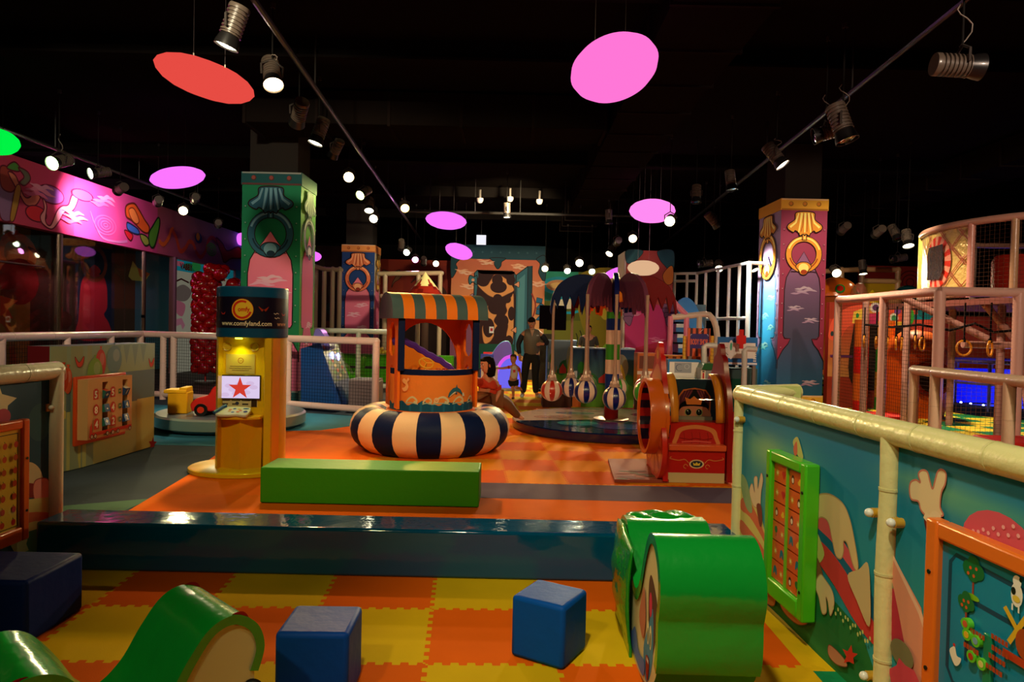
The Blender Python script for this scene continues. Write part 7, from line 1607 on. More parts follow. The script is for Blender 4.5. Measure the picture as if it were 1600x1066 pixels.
Y = 16.4; b = M(); b.prism([(q.x, q.z) for q in [P(x, y, Y) for x, y in smooth_pts([(1058, 474), (1066, 466), (1076, 466), (1086, 476), (1094, 494), (1102, 520), (1118, 555), (1126, 600), (1104, 600), (1096, 560), (1082, 524), (1072, 498), (1060, 490)], 3)]], lambda u, v, n=0: Vector((u, Y + n, v)), -.04, .04, C(40, 130, 200)); b.obj('side_wall', 'plastic', t, wm=wm)
for k in range(7):
    y0 = 474 + k * 16; pa, pb = P(1052 + k * 1.5, y0, Y + .2), P(1076 + k * 5, y0 + 3, Y + .2); b = M(); b.box2((pa.x, Y + .1, pa.z - .20), (pb.x, Y + .7, pa.z), C(36, 110, 170)); b.box2((pa.x, Y + .09, pa.z - .09), (pb.x, Y + .1, pa.z), C(214, 220, 210)); b.obj('step', 'plastic', t, wm=wm)
b = M(); pa, pb = P(1050, 570, Y + .8), P(1100, 570, Y + .8); b.box2((pa.x, Y + .75, 0), (pb.x, Y + .8, 2.2), C(30, 70, 90)); b.obj('rear_wall', 'plastic', t, wm=wm)

# ================================================================== RIGHT CLIMBING FRAME
FX, FY0, FY1, FZ = 5.62, 9.0, 11.8, 2.12; PW = C(216, 170, 150)
seg = [((FX, FY0, FZ), (FX, FY1, FZ)), ((FX, FY0, FZ), (9.6, FY0 - .25, FZ)), ((FX, FY0, 0), (FX, FY0, FZ), None, 1.1), ((FX, FY1, 0), (FX, FY1, FZ)), ((FX, 10.35, 0), (FX, 10.35, FZ)), ((6.62, 8.94, 0), (6.62, 8.94, FZ), None, 1.1), ((FX, FY0, .12), (FX, FY1, .12))]
t, wm = frame_pipes('climbing_frame', 'large pink beige pipe climbing frame with nets at the right, hung with yellow rings', 'climbing frame', seg, .062, PW)
for x, y in ((6.7, 11.6), (6.55, 10.5), (7.3, 10.2), (7.9, 9.9), (7.6, 11.8), (6.15, 11.9)):
    b = M(); pipe(b, (x, y, 0), (x, y, FZ), .055, C(176, 130, 116)); b.obj('inner_post', 'padded', t, wm=wm)
for p, q in (((6.9, 10.0, FZ - .1), (7.6, 10.0, 1.25)), ((7.2, 9.8, FZ), (7.5, 9.8, .1)), ((6.6, 10, 1.42), (9, 10, 1.42)), ((6.6, 10.0, .95), (9, 10, .95)), ((5.9, 10.4, FZ), (6.7, 9.6, 1.5))):
    b = M(); b.cyl(p, q, .05, C(190, 140, 124), 12); b.obj('brace', 'padded', t, wm=wm)
b = M(); net(b, (FX, FY0, .12), (0, FY1 - FY0, 0), (0, 0, FZ - .12), 50, 38, .005, C(60, 40, 30)); b.obj('net', 'cloth', t, wm=wm, smooth=0)
b = M(); net(b, (FX, FY0, .12), (3.9, -.24, 0), (0, 0, FZ - .12), 62, 38, .004, C(110, 80, 60)); b.obj('net', 'cloth', t, wm=wm, smooth=0)
b = M(); pp = [(6.0, 11.6, 1.7), (6.1, 11, 1.66), (6.2, 10.4, 1.70), (6.35, 9.9, 1.62), (6.5, 9.6, 1.72), (6.7, 9.5, 1.60), (6.95, 9.4, 1.64), (7.1, 9.4, 1.7)]; b.tube(catmull([(p[0], p[1]) for p in pp], 1) and pp, .018, BLACK, 8); b.obj('safety_rope', 'cloth', t, wm=wm)
b = M(); b.box2((6.75, FY0 + .1, FZ - .12), (9.4, 12.5, FZ - .03), C(120, 70, 60)); b.obj('upper_deck', 'matte', t, wm=wm)
ring_pos = [(1506, 544, 9.45, 14, 13), (1547, 545, 9.25, 10, 13), (1465, 541, 10.0, 11, 12), (1441, 538, 10.4, 9, 11.5), (1430, 535, 10.8, 6, 11), (1409, 538, 11.0, 5, 11), (1400, 537, 11.1, 5.5, 11), (1386, 537, 11.3, 4, 10), (1369, 536, 11.4, 6, 10.5), (1350, 534, 11.7, 5, 10)]
wh = ['yellow gym ring seen almost round, third from the right edge', 'yellow gym ring hanging nearest the right edge', 'yellow gym ring partly hidden behind the thick front post', 'yellow gym ring just left of the thick front post, wider one', 'yellow gym ring left of the wider one beside the thick front post', 'narrow yellow gym ring, right one of a close pair mid row', 'narrow yellow gym ring, left one of a close pair mid row', 'thin yellow gym ring half hidden behind the middle post of the side', 'yellow gym ring second from the far left end of the row', 'yellow gym ring at the far left end of the row']
wh[0] = 'yellow gym ring seen almost round, second from the right edge'
for (x, y, Y, rx, ry), l in zip(ring_pos, wh):
    c = P(x, y, Y); R = ry * Y / F_PX; ang = math.acos(min(1, rx / ry)); t = thing('gym_ring', l, 'gym ring', c, ang, 'yellow gym rings hanging in the climbing frame')
    b = M(); b.torus((0, 0, 0), R * .88, R * .13, C(232, 150, 30), 32, 10, axis='Y'); b.obj('ring', 'plastic', t, smooth=180)
    b = M(); b.cyl((0, 0, R * .85), (0, 0, FZ - .12 - c.z), .012, BLACK, 8); b.cyl((0, 0, R * .7), (0, 0, R * 1.15), .022, BLACK, 8); b.obj('strap', 'cloth', t)
pipe_fence('cream pipe fence rail in front of the climbing frame, right of the thick post', [(5.02, 8.5), (5.0, 5.2)], 1.10, .06, C(226, 196, 160), [(0, 0), (0, .13), (0, .5), (0, .97)], None, .1)
# upper drum
DC = Vector((8.75, 10.75)); DR = 2.02; zt0, zt1 = FZ + .02, 3.24
dp = lambda deg, z_, r=DR: Vector((DC.x + r * math.cos(math.radians(deg)), DC.y + r * math.sin(math.radians(deg)), z_))
t = thing('quilted_drum', 'round upper drum of the climbing frame with yellow quilted panel and black window', 'climbing frame', (DC.x, DC.y, FZ - .03)); wm = WM(t)
fd = lambda u, v, n=0: dp(180 + math.degrees(u / DR), v, DR + n)
b = M(); um_ = DR * math.radians(15); ul_ = -.98; a = Art(b, fd, .004); a.l = 0
a.rect(ul_, zt0, um_, zt1, C(214, 186, 104), None, 18, 1); a.l = 1
for s0 in (-1.3, -.9, -.5, -.1, .3, .7, 1.1): 
    for sg in (-1, 1):
        for dd in (-.022, .022):
            ln = []
            for k in range(9):
                u_ = s0 + dd + k * .12; v_ = (zt0 + k * .125) if sg > 0 else (zt1 - k * .125)
                if ul_ <= u_ <= um_ and zt0 <= v_ <= zt1: ln.append((u_, v_))
            if len(ln) > 1: a.stroke(ln, .016, C(170, 90, 60))
wc = (-.12, 2.70); a.l = 50
for k in range(26):
    a0 = 2 * pi * k / 26; a1_ = 2 * pi * (k + 1) / 26
    p4 = [(wc[0] + rr_ * math.cos(t_) * .95, wc[1] + rr_ * math.sin(t_) * 1.15) for rr_, t_ in ((.23, a0), (.36, a0), (.36, a1_), (.23, a1_))]
    a.m.add([fd(u, v, .03 if i in (0, 3) else .02) for i, (u, v) in enumerate(p4)], [(0, 1, 2, 3)], C(206, 50, 30) if k % 2 else C(226, 150, 120))
a.poly([(wc[0] - .20, wc[1] - .27), (wc[0] + .16, wc[1] - .27), (wc[0] + .21, wc[1] - .15), (wc[0] + .21, wc[1] + .27), (wc[0] - .17, wc[1] + .25), (wc[0] - .21, wc[1] + .15)], C(46, 40, 36)); b.obj('quilted_panel', 'foil', t, wm=wm, smooth=60)
b = M(); b.tube([dp(d, zt1) for d in range(150, 262, 3)], .055, C(200, 150, 130), 12); b.obj('top_rail', 'padded', t, wm=wm)
b = M(); b.tube([dp(d, FZ + .05) for d in range(150, 262, 3)], .05, C(200, 150, 130), 12); b.obj('bottom_rail', 'padded', t, wm=wm)
for d, c_ in ((151, C(236, 214, 110)), (196, C(214, 150, 130)), (213, C(190, 150, 110)), (232, C(190, 150, 110)), (250, C(190, 150, 110))): b = M(); pipe(b, dp(d, FZ), dp(d, zt1), .05, c_); b.obj('post', 'padded', t, wm=wm)
for d in (120, 138, 95): b = M(); b.cyl(dp(d, FZ), dp(d, zt1), .05, C(120, 100, 90), 10); b.obj('post', 'padded', t, wm=wm)
b = M(); b.tube([dp(d, zt1) for d in range(60, 152, 5)], .05, C(120, 84, 70), 10); b.obj('rear_rail', 'padded', t, wm=wm)
b = M(); 
for k in range(17): b.tube([dp(d, FZ + .06 + k * .06) for d in range(196, 262, 4)], .0025, C(90, 60, 44), 3)
for k in range(34): b.cyl(dp(196 + k * 1.9, FZ), dp(196 + k * 1.9, zt1), .0025, C(90, 60, 44), 3)
b.obj('net', 'cloth', t, wm=wm, smooth=0)
b = M(); b.lathe([(.0001, FZ), (.33, FZ), (.33, FZ + .62), (.28, FZ + .72), (.0001, FZ + .74)], C(170, 40, 24), 24, c=(8.0, 10.9, 0)); b.obj('red_bollard', 'vinyl_soft', t, wm=wm)
# orange dome roofs behind the purple column
def dome(nm, label, px, py, Y, wpx, hpx, col, holes=(), m='vinyl'):
    c = P(px, py, Y); k_ = Y / F_PX; t = thing(nm, label, 'dome', (c.x, Y, 0)); R = wpx * k_ / 2; H_ = hpx * k_
    b = M(); b.lathe([(R * math.cos(math.radians(k)), c.z + H_ * math.sin(math.radians(k))) for k in range(0, 90, 9)] + [(.001, c.z + H_)], col, 36)
    for hx, hy, hr in holes:
        aa = math.asin(max(-1, min(1, hx / wpx * 2))); th_ = math.asin(min(1, hy / hpx)); cpt = Vector((R * math.cos(th_) * math.sin(aa), -R * math.cos(th_) * math.cos(aa), c.z + H_ * math.sin(th_))); nn_ = Vector((math.sin(aa), -math.cos(aa), .35)).normalized()
        b.cyl(cpt - nn_ * .06, cpt + nn_ * .05, hr * k_, C(40, 140, 50), 20); b.cyl(cpt + nn_ * .04, cpt + nn_ * .06, hr * k_ * .66, C(180, 30, 16), 20)
    b.obj('roof', m, t)
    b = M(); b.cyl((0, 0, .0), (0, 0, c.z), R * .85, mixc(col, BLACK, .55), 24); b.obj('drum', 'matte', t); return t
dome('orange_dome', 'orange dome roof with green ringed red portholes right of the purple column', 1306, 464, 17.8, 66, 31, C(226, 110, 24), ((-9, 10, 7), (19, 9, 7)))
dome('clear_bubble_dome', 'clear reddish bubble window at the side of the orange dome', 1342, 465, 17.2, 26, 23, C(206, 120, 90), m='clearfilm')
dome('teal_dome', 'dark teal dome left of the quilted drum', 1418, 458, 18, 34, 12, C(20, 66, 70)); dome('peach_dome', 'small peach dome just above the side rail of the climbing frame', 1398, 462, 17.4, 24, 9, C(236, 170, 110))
c = P(1363, 464, 16.9); t = thing('yellow_cone', 'small yellow cone beside the clear bubble', 'cone', (c.x, 16.9, 0)); b = M(); b.lathe([(.16, 0), (.16, c.z), (.001, c.z + .18)], C(240, 200, 20), 20); b.obj('cone', 'plastic', t)
Y = 18.6; s_ = [(P(1290, 424, Y), P(1347, 421, Y)), (P(1347, 421, Y), P(1404, 422, Y)), (P(1347, 439, Y), P(1404, 440, Y))]
for x in (1315, 1347, 1403): s_.append((P(x, 421, Y), gz(P(x, 421, Y))))
t, wm = frame_pipes('climbing_frame', 'beige pipe frame with a yellow panel over the orange dome', 'climbing frame', s_, .07, C(206, 160, 110))
b = M(); p0, p1 = P(1349, 463, Y), P(1402, 441, Y); b.box2((p0.x, Y, p0.z), (p1.x, Y + .05, p1.z), C(190, 150, 30)); b.obj('yellow_panel', 'plastic', t, wm=wm)
# castle facade behind the net
p0, p1 = P(1292, 610, 14.2), P(1452, 470, 14.2); W_ = p1.x - p0.x; k_ = 14.2 / F_PX
t = thing('castle_facade', 'colourful painted play castle front with dark doorways behind the net', 'play castle', ((p0.x + p1.x) / 2, 14.2, 0)); wm = WM(t)
b = M(); fr = lambda u, v, n=0: Vector((p0.x + (u - 1292) * k_, 14.2 - n, P(1370, 540, 14.2).z + (540 - v) * k_)); b.box2((p0.x, 14.2, 0), (p1.x, 14.35, fr(0, 474).z), C(150, 50, 30)); a = Art(b, fr, .002)
a.rect(1292, 590, 1330, 500, C(190, 130, 70), C(190, 60, 40)); a.opoly([(1292, 530), (1298, 500), (1320, 482), (1350, 476), (1390, 476), (1430, 480), (1450, 486), (1450, 520), (1400, 508), (1330, 508), (1310, 530)], C(226, 90, 60)); a.poly([(1330, 488), (1356, 478), (1362, 490), (1342, 506), (1328, 506)], C(232, 200, 70)); a.ell(1357, 492, 5, 7, C(226, 160, 60))
a.ell(1336, 494, 2.5, 4, C(40, 140, 60)); a.ell(1364, 481, 9, 8, C(226, 220, 210)); a.ell(1364, 481, 5, 5, C(90, 60, 110)); a.rect(1350, 507, 1380, 490, C(220, 60, 110)); a.ell(1393, 496, 7, 7, C(220, 226, 200)); a.ell(1393, 497, 4, 5, C(60, 150, 90)); a.ell(1398, 486, 5, 5, C(120, 70, 150)); a.ell(1405, 480, 5, 4, C(226, 80, 60)); a.rect(1386, 508, 1412, 502, C(226, 200, 60)); a.ell(1420, 494, 4, 12, C(60, 190, 60)); a.rect(1424, 498, 1450, 490, C(20, 150, 160)); a.ell(1443, 486, 14, 11, C(20, 120, 120))
a.opoly([(1330, 600), (1330, 515), (1342, 508), (1394, 508), (1406, 518), (1406, 600)], C(36, 24, 12)); a.rect(1295, 560, 1330, 556, C(90, 40, 90)); a.rect(1404, 564, 1432, 561, C(90, 40, 90)); a.ell(1297, 523, 2.5, 4, C(40, 60, 60)); a.poly([(1414, 578), (1424, 578), (1419, 584)], C(30, 140, 140)); a.ell(1424, 532, 7, 12, C(226, 190, 90)); a.ell(1428, 520, 6, 8, C(200, 60, 60))
b.obj('painted_front', 'print', t, wm=wm, smooth=0)
for x, cl, Y in ((1346, (C(190, 24, 14), C(196, 90, 24)), 13.2), (1388, (C(180, 30, 20), C(200, 110, 30)), 13.6), (1378, (C(40, 130, 30), C(190, 130, 40)), 14.0)):
    c = P(x, 540, Y); t = thing('padded_bollard', {1346: 'red and orange banded punch pillar in the left doorway of the play castle', 1388: 'narrow red and orange banded pillar behind the middle post of the frame', 1378: 'green and ochre banded pillar inside the castle doorway'}[x], 'padded pillar', (c.x, Y, 0)); b = M(); w_ = .11 if x != 1346 else .13
    for k in range(7): b.cyl((0, 0, k * .26), (0, 0, k * .26 + .26), w_, cl[(k + 1) // 2 % 2], 20, cap=k == 6)
    b.obj('padding', 'vinyl_soft', t)
c = P(1472, 560, 12.6); t = thing('orange_tunnel', 'big orange padded tunnel block behind the thick front post', 'tunnel', (c.x - .2, 13.1, 0)); b = M(); b.lathe([(.001, 0), (.50, 0), (.54, .3), (.54, 1.1), (.45, 1.45), (.25, 1.6), (.001, 1.65)], C(196, 80, 16), 40); b.obj('shell', 'vinyl_soft', t); b = M(); b.cyl((0, -.48, .75), (0, -.58, .75), .34, C(120, 30, 14), 30); b.cyl((0, -.58, .75), (0, -.59, .75), .26, C(40, 14, 10), 30); b.obj('opening_rim', 'vinyl_soft', t)
b = M(); p0, p1 = P(1455, 600, 15.6), P(1640, 600, 15.6); b.box2((p0.x, 15.6, 0), (p1.x + 1, 15.8, 2.0), C(140, 44, 20)); tag(b.obj('red_brown_wall_panel', 'matte', smooth=0), 'plain red brown wall panel behind the blue lit pool', 'panel')
# green dotted crawl tube
c = G(1296, 632); t = thing('green_mesh_tube', 'lime green crawl tube with black dotted mesh at the foot of the purple column', 'crawl tube', (c.x + .25, c.y + .3, 0)); b = M()
vs = []; nl = 40; 
def gt(i, k): return C(18, 26, 12) if (i % 2 == 0 and (k + i // 2) % 2 == 0) else C(130, 200, 40)
b.ell((0, 0, .28), (.42, .42, .42), WHITE, 44, 26, cf=lambda i, k: gt(i, k)); b.v = [Vector((v.x, v.y, max(v.z, .0))) for v in b.v]; b.obj('mesh_dome', 'plastic', t)
b = M(); b.box2((.1, -.3, .0), (2.0, .1, .22), C(40, 70, 24))
for k in range(60): b.box((.16 + (k % 20) * .095, -.302, .05 + (k // 20) * .065), (.04, .006, .03), C(150, 200, 60))
b.obj('low_tube', 'plastic', t, smooth=0)
b = M(); b.cyl((.0, -.34, .30), (2.0, -.34, .30), .04, C(206, 130, 140), 12); b.obj('pink_rail', 'padded', t)
# blue-lit pool
c = G(1580, 655); t = thing('blue_lit_pool', 'round netted pool glowing bright blue inside at the right edge', 'ball pool', (c.x + .75, c.y + 1.0, 0)); R = 1.25
b = M(); b.lathe([(R, .0), (R, .16), (R - .1, .20), (R - .14, .16), (R - .14, .05), (.001, .05)], C(20, 24, 60), 60); b.obj('rim', 'vinyl_soft', t)
b = M(); b.lathe([(R - .15, .06), (.6, .12), (.001, .15)], C(20, 40, 255), 40); b.obj('lit_floor', emis('pool_blue', (.03, .06, 1.0, 1), .9), t)
b = M(); b.lathe([(R - .17, .1), (R - .17, .85)], C(40, 60, 255), 30, a0=.2, a1=pi - .1); b.obj('blue_inner_wall', 'plastic', t)
for k in range(14): a_ = pi + k * pi / 13; b = M(); b.ell(((R - .2) * math.cos(a_), (R - .2) * math.sin(a_), .2), .022, WHITE, 10, 6); b.obj('led_point', emis('led_blue_white', (.5, .6, 1, 1), 8), t)
for k in range(10): a_ = k * 2 * pi / 10; b = M(); b.cyl((R * .98 * math.cos(a_), R * .98 * math.sin(a_), .1), (R * .98 * math.cos(a_), R * .98 * math.sin(a_), 1.05), .03, C(60, 60, 160), 8); b.obj('post', 'padded', t)
b = M(); b.tube([(R * .98 * math.cos(k * pi / 20), R * .98 * math.sin(k * pi / 20), 1.05) for k in range(40)], .035, C(70, 60, 140), 8, closed=True); b.tube([(R * .98 * math.cos(k * pi / 20), R * .98 * math.sin(k * pi / 20), .62) for k in range(40)], .025, C(70, 60, 140), 8, closed=True); b.obj('top_ring', 'padded', t)
ld = bpy.data.lights.new('pool_blue_light', 'POINT'); ld.energy = 28; ld.color = (.1, .15, 1); ld.shadow_soft_size = .3; lo = bpy.data.objects.new('pool_light', ld); COL.objects.link(lo); lo.parent = t; lo.location = (0, -.2, .45)
c = G(1390, 662); b = M(); b.box((c.x, c.y + .4, .06), (.9, .8, .12), C(206, 30, 20)); tag(b.obj('red_mat', 'vinyl_soft', bevel=.01), 'flat red crash mat on the floor behind the pipe frame net', 'mat')
c = P(1585, 690, 8.0); b = M(); b.box((c.x + .2, 8.0, .17), (1.0, .6, .34), C(206, 40, 30)); tag(b.obj('red_block', 'vinyl_soft', bevel=.015), 'red foam block behind the fence rail at the right edge', 'foam block')
# ================================================================== PEOPLE
def plain(name, col, rough=.7):
    if name in MATS: return MATS[name]
    m = bpy.data.materials.new(name); m.use_nodes = True; b = m.node_tree.nodes['Principled BSDF']; b.inputs['Base Color'].default_value = col; b.inputs['Roughness'].default_value = rough
    n = m.node_tree.nodes.new('ShaderNodeTexNoise'); n.inputs['Scale'].default_value = 30; bp = m.node_tree.nodes.new('ShaderNodeBump'); bp.inputs['Strength'].default_value = .15; bp.inputs['Distance'].default_value = .02
    m.node_tree.links.new(n.outputs[0], bp.inputs['Height']); m.node_tree.links.new(bp.outputs[0], b.inputs['Normal']); MATS[name] = m; return m
def skinned(name, J, E, m, parent, root, sub=2, s=1.0):
    names = list(J); me = bpy.data.meshes.new(name); me.from_pydata([tuple(c * s for c in J[n][:3]) for n in names], [(names.index(a), names.index(b)) for a, b in E], [])
    o = bpy.data.objects.new(name, me); COL.objects.link(o); o.parent = parent
    o.modifiers.new('skin', 'SKIN').use_smooth_shade = True
    if not me.skin_vertices: bpy.context.view_layer.update()
    sv = me.skin_vertices[0].data if me.skin_vertices else None
    if sv is None:
        return o
    for i, n in enumerate(names):
        r = J[n][3]; sv[i].radius = (r[0] * s, r[1] * s) if isinstance(r, tuple) else (r * s, r * s); sv[i].use_root = (n == root)
    su = o.modifiers.new('sub', 'SUBSURF'); su.levels = sub; su.render_levels = sub; me.materials.append(m); return o
def chain(*n): return list(zip(n[:-1], n[1:]))
def hand(J, E, wrist, tag_, w, d, up, sgn, s=1.0):
    """palm and five separate curled fingers starting at wrist w, pointing along d; up = back of the hand"""
    d = Vector(d).normalized(); up = (Vector(up) - d * Vector(up).dot(d)).normalized(); side = d.cross(up) * sgn; w = Vector(w)
    palm = w + d * .045 * s; J[tag_ + 'p'] = (*palm, .026 * s); E.append((wrist, tag_ + 'p'))
    for k, (off, L) in enumerate(((-.030, .060), (-.010, .072), (.010, .068), (.030, .052))):
        b0 = palm + d * .04 * s + side * off * s; b1 = b0 + (d * .6 - up * .25) * L * s; b2 = b1 + (d * .15 - up * .45) * L * s
        for j, (p, r) in enumerate(((b0, .0105), (b1, .009), (b2, .008))): J[f'{tag_}{k}{j}'] = (*p, r * s)
        E += [(tag_ + 'p', f'{tag_}{k}0'), (f'{tag_}{k}0', f'{tag_}{k}1'), (f'{tag_}{k}1', f'{tag_}{k}2')]
    t0 = palm + side * -.034 * s; t1 = t0 + (d * .03 - side * .022 - up * .012) * s; J[tag_ + 't0'] = (*t0, .012 * s); J[tag_ + 't1'] = (*t1, .010 * s); E += [(tag_ + 'p', tag_ + 't0'), (tag_ + 't0', tag_ + 't1')]
SK = plain('skin', C(196, 130, 98), .55)
def head(t, c, s, face_dir, hair_col, long_hair=False, hair=True):
    """head with face on a neck; face_dir = unit vector the nose points to"""
    q = Vector(face_dir).normalized().to_track_quat('-Y', 'Z').to_matrix().to_4x4(); T = Matrix.Translation(c) @ q @ Matrix.Scale(s, 4)
    b = M(); b.T = T
    hp = [(.0001, -.118), (.035, -.113), (.055, -.085), (.066, -.04), (.074, .01), (.078, .05), (.066, .09), (.04, .113), (.0001, .12)]
    b.lathe(hp, C(196, 130, 98), 24)
    b.v = [T @ Vector((p.x, p.y * 1.18 - (.008 if p.z < -.03 and p.y < 0 else 0), p.z)) for p in [T.inverted() @ v for v in b.v]]
    b.lathe([(.0001, -.030), (.012, -.028), (.016, -.02), (.010, .01), (.0001, .028)], C(200, 130, 100), 10, c=(0, -.092, -.005))
    for sx in (-1, 1): b.ell((sx * .079, .005, .0), (.010, .020, .032), C(190, 120, 90), 10, 8); b.ell((sx * .03, -.083, .028), (.013, .008, .008), C(235, 230, 225), 10, 6); b.ell((sx * .03, -.090, .028), (.006, .004, .006), C(40, 24, 16), 8, 6); b.box((sx * .03, -.088, .048), (.028, .008, .006), hair_col)
    b.ell((0, -.086, -.055), (.022, .008, .007), C(160, 70, 66), 12, 6)
    b.obj('head', 'matte', t, smooth=180)
    if hair:
        b = M(); b.T = T; b.lathe([(.080, .015), (.085, .05), (.074, .092), (.046, .122), (.0001, .13)], hair_col, 24)
        b.v = [T @ Vector((p.x, p.y * 1.18 + .012 + (.0), p.z + (.055 if p.y < -.03 and p.z < .08 else (-.05 if p.y > .03 and p.z < .04 else 0)))) for p in [T.inverted() @ v for v in b.v]]
        if long_hair: b.T = T; b.lathe([(.0001, -.19), (.06, -.17), (.09, -.08), (.094, .02), (.08, .09), (.0001, .12)], hair_col, 20, c=(0, .035, 0))
        b.obj('hair', 'cloth', t, smooth=180)
def person(label, loc): return thing('person', label, 'person', loc)

# --- the man
g = G(829, 621); t = person('man in grey vest over black sleeves and black trousers, looking down at the child', (g.x, g.y, 0))
J = dict(pel=(0, .02, .95, (.125, .09)), ch=(0, 0, 1.25, (.15, .11)), nb=(0, 0, 1.43, (.09, .08)), nk=(0, -.01, 1.50, .055), hd=(-.005, -.03, 1.60, .06),
         sl=(-.19, 0, 1.40, .06), el=(-.30, .02, 1.16, .045), wl=(-.26, -.06, .93, .030), sr=(.19, 0, 1.40, .06), er=(.35, .02, 1.19, .045), wr=(.24, -.19, 1.18, .030),
         hl=(-.10, .02, .88, .09), kl=(-.14, .0, .49, .058), al=(-.17, .03, .09, .038), hr=(.10, .02, .88, .09), kr=(.09, .0, .49, .058), ar=(.12, .04, .09, .038), tl=(-.18, -.12, .04, .035), tr=(.19, -.10, .04, .035))
E_ = chain('pel', 'ch', 'nb', 'nk', 'hd') + [('nb', 'sl'), ('sl', 'el'), ('el', 'wl'), ('nb', 'sr'), ('sr', 'er'), ('er', 'wr'), ('pel', 'hl'), ('hl', 'kl'), ('kl', 'al'), ('pel', 'hr'), ('hr', 'kr'), ('kr', 'ar'), ('al', 'tl'), ('ar', 'tr')]
hand(J, E_, 'wl', 'L', (-.26, -.06, .93), (.05, -.15, -1), (-.6, -.6, 0), 1); hand(J, E_, 'wr', 'R', (.24, -.19, 1.18), (-1, -.25, -.05), (0, -.9, .5), -1)
skinned('body', J, E_, SK, t, 'pel')
V = dict(a=(0, .02, .88, (.18, .135)), b=(0, 0, 1.1, (.19, .14)), c=(0, 0, 1.28, (.205, .145)), d=(0, .005, 1.41, (.15, .11)), n=(0, .01, 1.51, .075), l=(-.16, 0, 1.41, .075), r=(.16, 0, 1.41, .075))
skinned('vest', V, chain('a', 'b', 'c', 'd', 'n') + [('d', 'l'), ('d', 'r')], plain('vest_grey', C(104, 96, 84), .45), t, 'a')
for sx in (-1, 1):
    k = 'l' if sx < 0 else 'r'; V = {n: (*J[n + k][:3], J[n + k][3] + .016) for n in ('s', 'e', 'w')}; skinned('sleeve', V, chain('s', 'e', 'w'), plain('sleeve_black', C(22, 24, 34), .7), t, 's')
V = dict(p0=(0, .02, 1.06, (.14, .11)), p=(0, .02, .98, (.165, .13)), hl=(-.10, .02, .84, .115), kl=(-.14, 0, .49, .085), al=(-.17, .03, .08, .075), hr=(.10, .02, .84, .115), kr=(.09, 0, .49, .085), ar=(.12, .04, .08, .075))
skinned('trousers', V, [('p0', 'p'), ('p', 'hl'), ('hl', 'kl'), ('kl', 'al'), ('p', 'hr'), ('hr', 'kr'), ('kr', 'ar')], plain('trousers_black', C(12, 12, 14), .8), t, 'p')
for a_, b_ in (((-.17, .06, .05), (-.20, -.17, .04)), ((.13, .07, .05), (.22, -.14, .04))):
    skinned('shoe', dict(a=(*a_, .05), b=(*[(x + y) / 2 for x, y in zip(a_, b_)], .05), c=(*b_, .040)), chain('a', 'b', 'c'), plain('shoe_white', C(200, 205, 210), .5), t, 'a')
b = M(); b.T = Matrix.Translation((.0, -.14, 1.42)); b.prism([(-.045, .06), (.045, .06), (0, -.09)], lambda u, v, n=0: Vector((u, -n, v)), -.02, .03, C(196, 160, 140)); b.obj('collar', 'cloth', t)
b = M(); b.box((.12, -.155, 1.36), (.05, .006, .018), C(210, 205, 200)); b.obj('chest_mark', 'cloth', t)
head(t, Vector((-.01, -.04, 1.625)), 1.0, (-.25, -1, -.75), C(30, 20, 14))

# --- the running child
g = G(801, 624); t = person('small child in white shirt with red sleeves and dark shorts, arm stretched to the left', (g.x, g.y, 0)); s = .013
J = dict(pel=(0, 0, .44, (.08, .07)), ch=(.02, 0, .62, (.085, .07)), nb=(.02, 0, .70, .05), nk=(.01, 0, .745, .034), hd=(.0, -.01, .80, .045),
         sl=(-.075, 0, .68, .034), el=(-.22, -.02, .655, .026), wl=(-.36, -.03, .65, .020), sr=(.11, 0, .67, .034), er=(.15, .01, .53, .026), wr=(.17, -.03, .40, .020),
         hl=(-.045, 0, .40, .055), kl=(.0, -.02, .24, .040), al=(.015, .03, .06, .028), tl=(.0, -.06, .025, .024), hr=(.05, 0, .40, .055), kr=(.0, -.02, .235, .04), ar=(.16, .16, .22, .028), tr=(.2, .17, .16, .022))
J['kr'] = (.07, -.06, .25, .040)
E_ = chain('pel', 'ch', 'nb', 'nk', 'hd') + [('nb', 'sl'), ('sl', 'el'), ('el', 'wl'), ('nb', 'sr'), ('sr', 'er'), ('er', 'wr'), ('pel', 'hl'), ('hl', 'kl'), ('kl', 'al'), ('pel', 'hr'), ('hr', 'kr'), ('kr', 'ar'), ('al', 'tl'), ('ar', 'tr')]
hand(J, E_, 'wl', 'L', (-.36, -.03, .65), (-1, 0, -.05), (0, 0, 1), 1, .62); hand(J, E_, 'wr', 'R', (.17, -.03, .40), (.05, -.1, -1), (1, 0, 0), 1, .62)
skinned('body', J, E_, SK, t, 'pel')
skinned('shirt', dict(a=(.01, 0, .41, (.105, .09)), b=(.02, 0, .56, (.105, .09)), c=(.02, 0, .67, (.10, .08)), d=(.015, 0, .73, .05)), chain('a', 'b', 'c', 'd'), plain('shirt_white', C(215, 205, 190), .8), t, 'a')
for v in (dict(a=(-.06, 0, .685, .045), b=(-.14, -.01, .67, .040)), dict(a=(.10, 0, .675, .045), b=(.135, .005, .59, .040))): skinned('red_sleeve', v, [('a', 'b')], plain('sleeve_red', C(190, 30, 30), .8), t, 'a')
skinned('shorts', dict(p=(.005, 0, .47, (.095, .085)), hl=(-.045, 0, .37, .075), kl=(-.01, -.01, .25, .068), hr=(.055, -.01, .37, .075), kr=(.07, -.05, .26, .065)), [('p', 'hl'), ('hl', 'kl'), ('p', 'hr'), ('hr', 'kr')], plain('trousers_black', C(12, 12, 14), .8), t, 'p')
for v in (dict(a=(.02, .03, .03, .03), b=(-.005, -.07, .025, .026)), dict(a=(.17, .165, .20, .03), b=(.21, .175, .12, .026))): skinned('shoe', v, [('a', 'b')], plain('shoe_brown', C(90, 60, 40), .6), t, 'a')
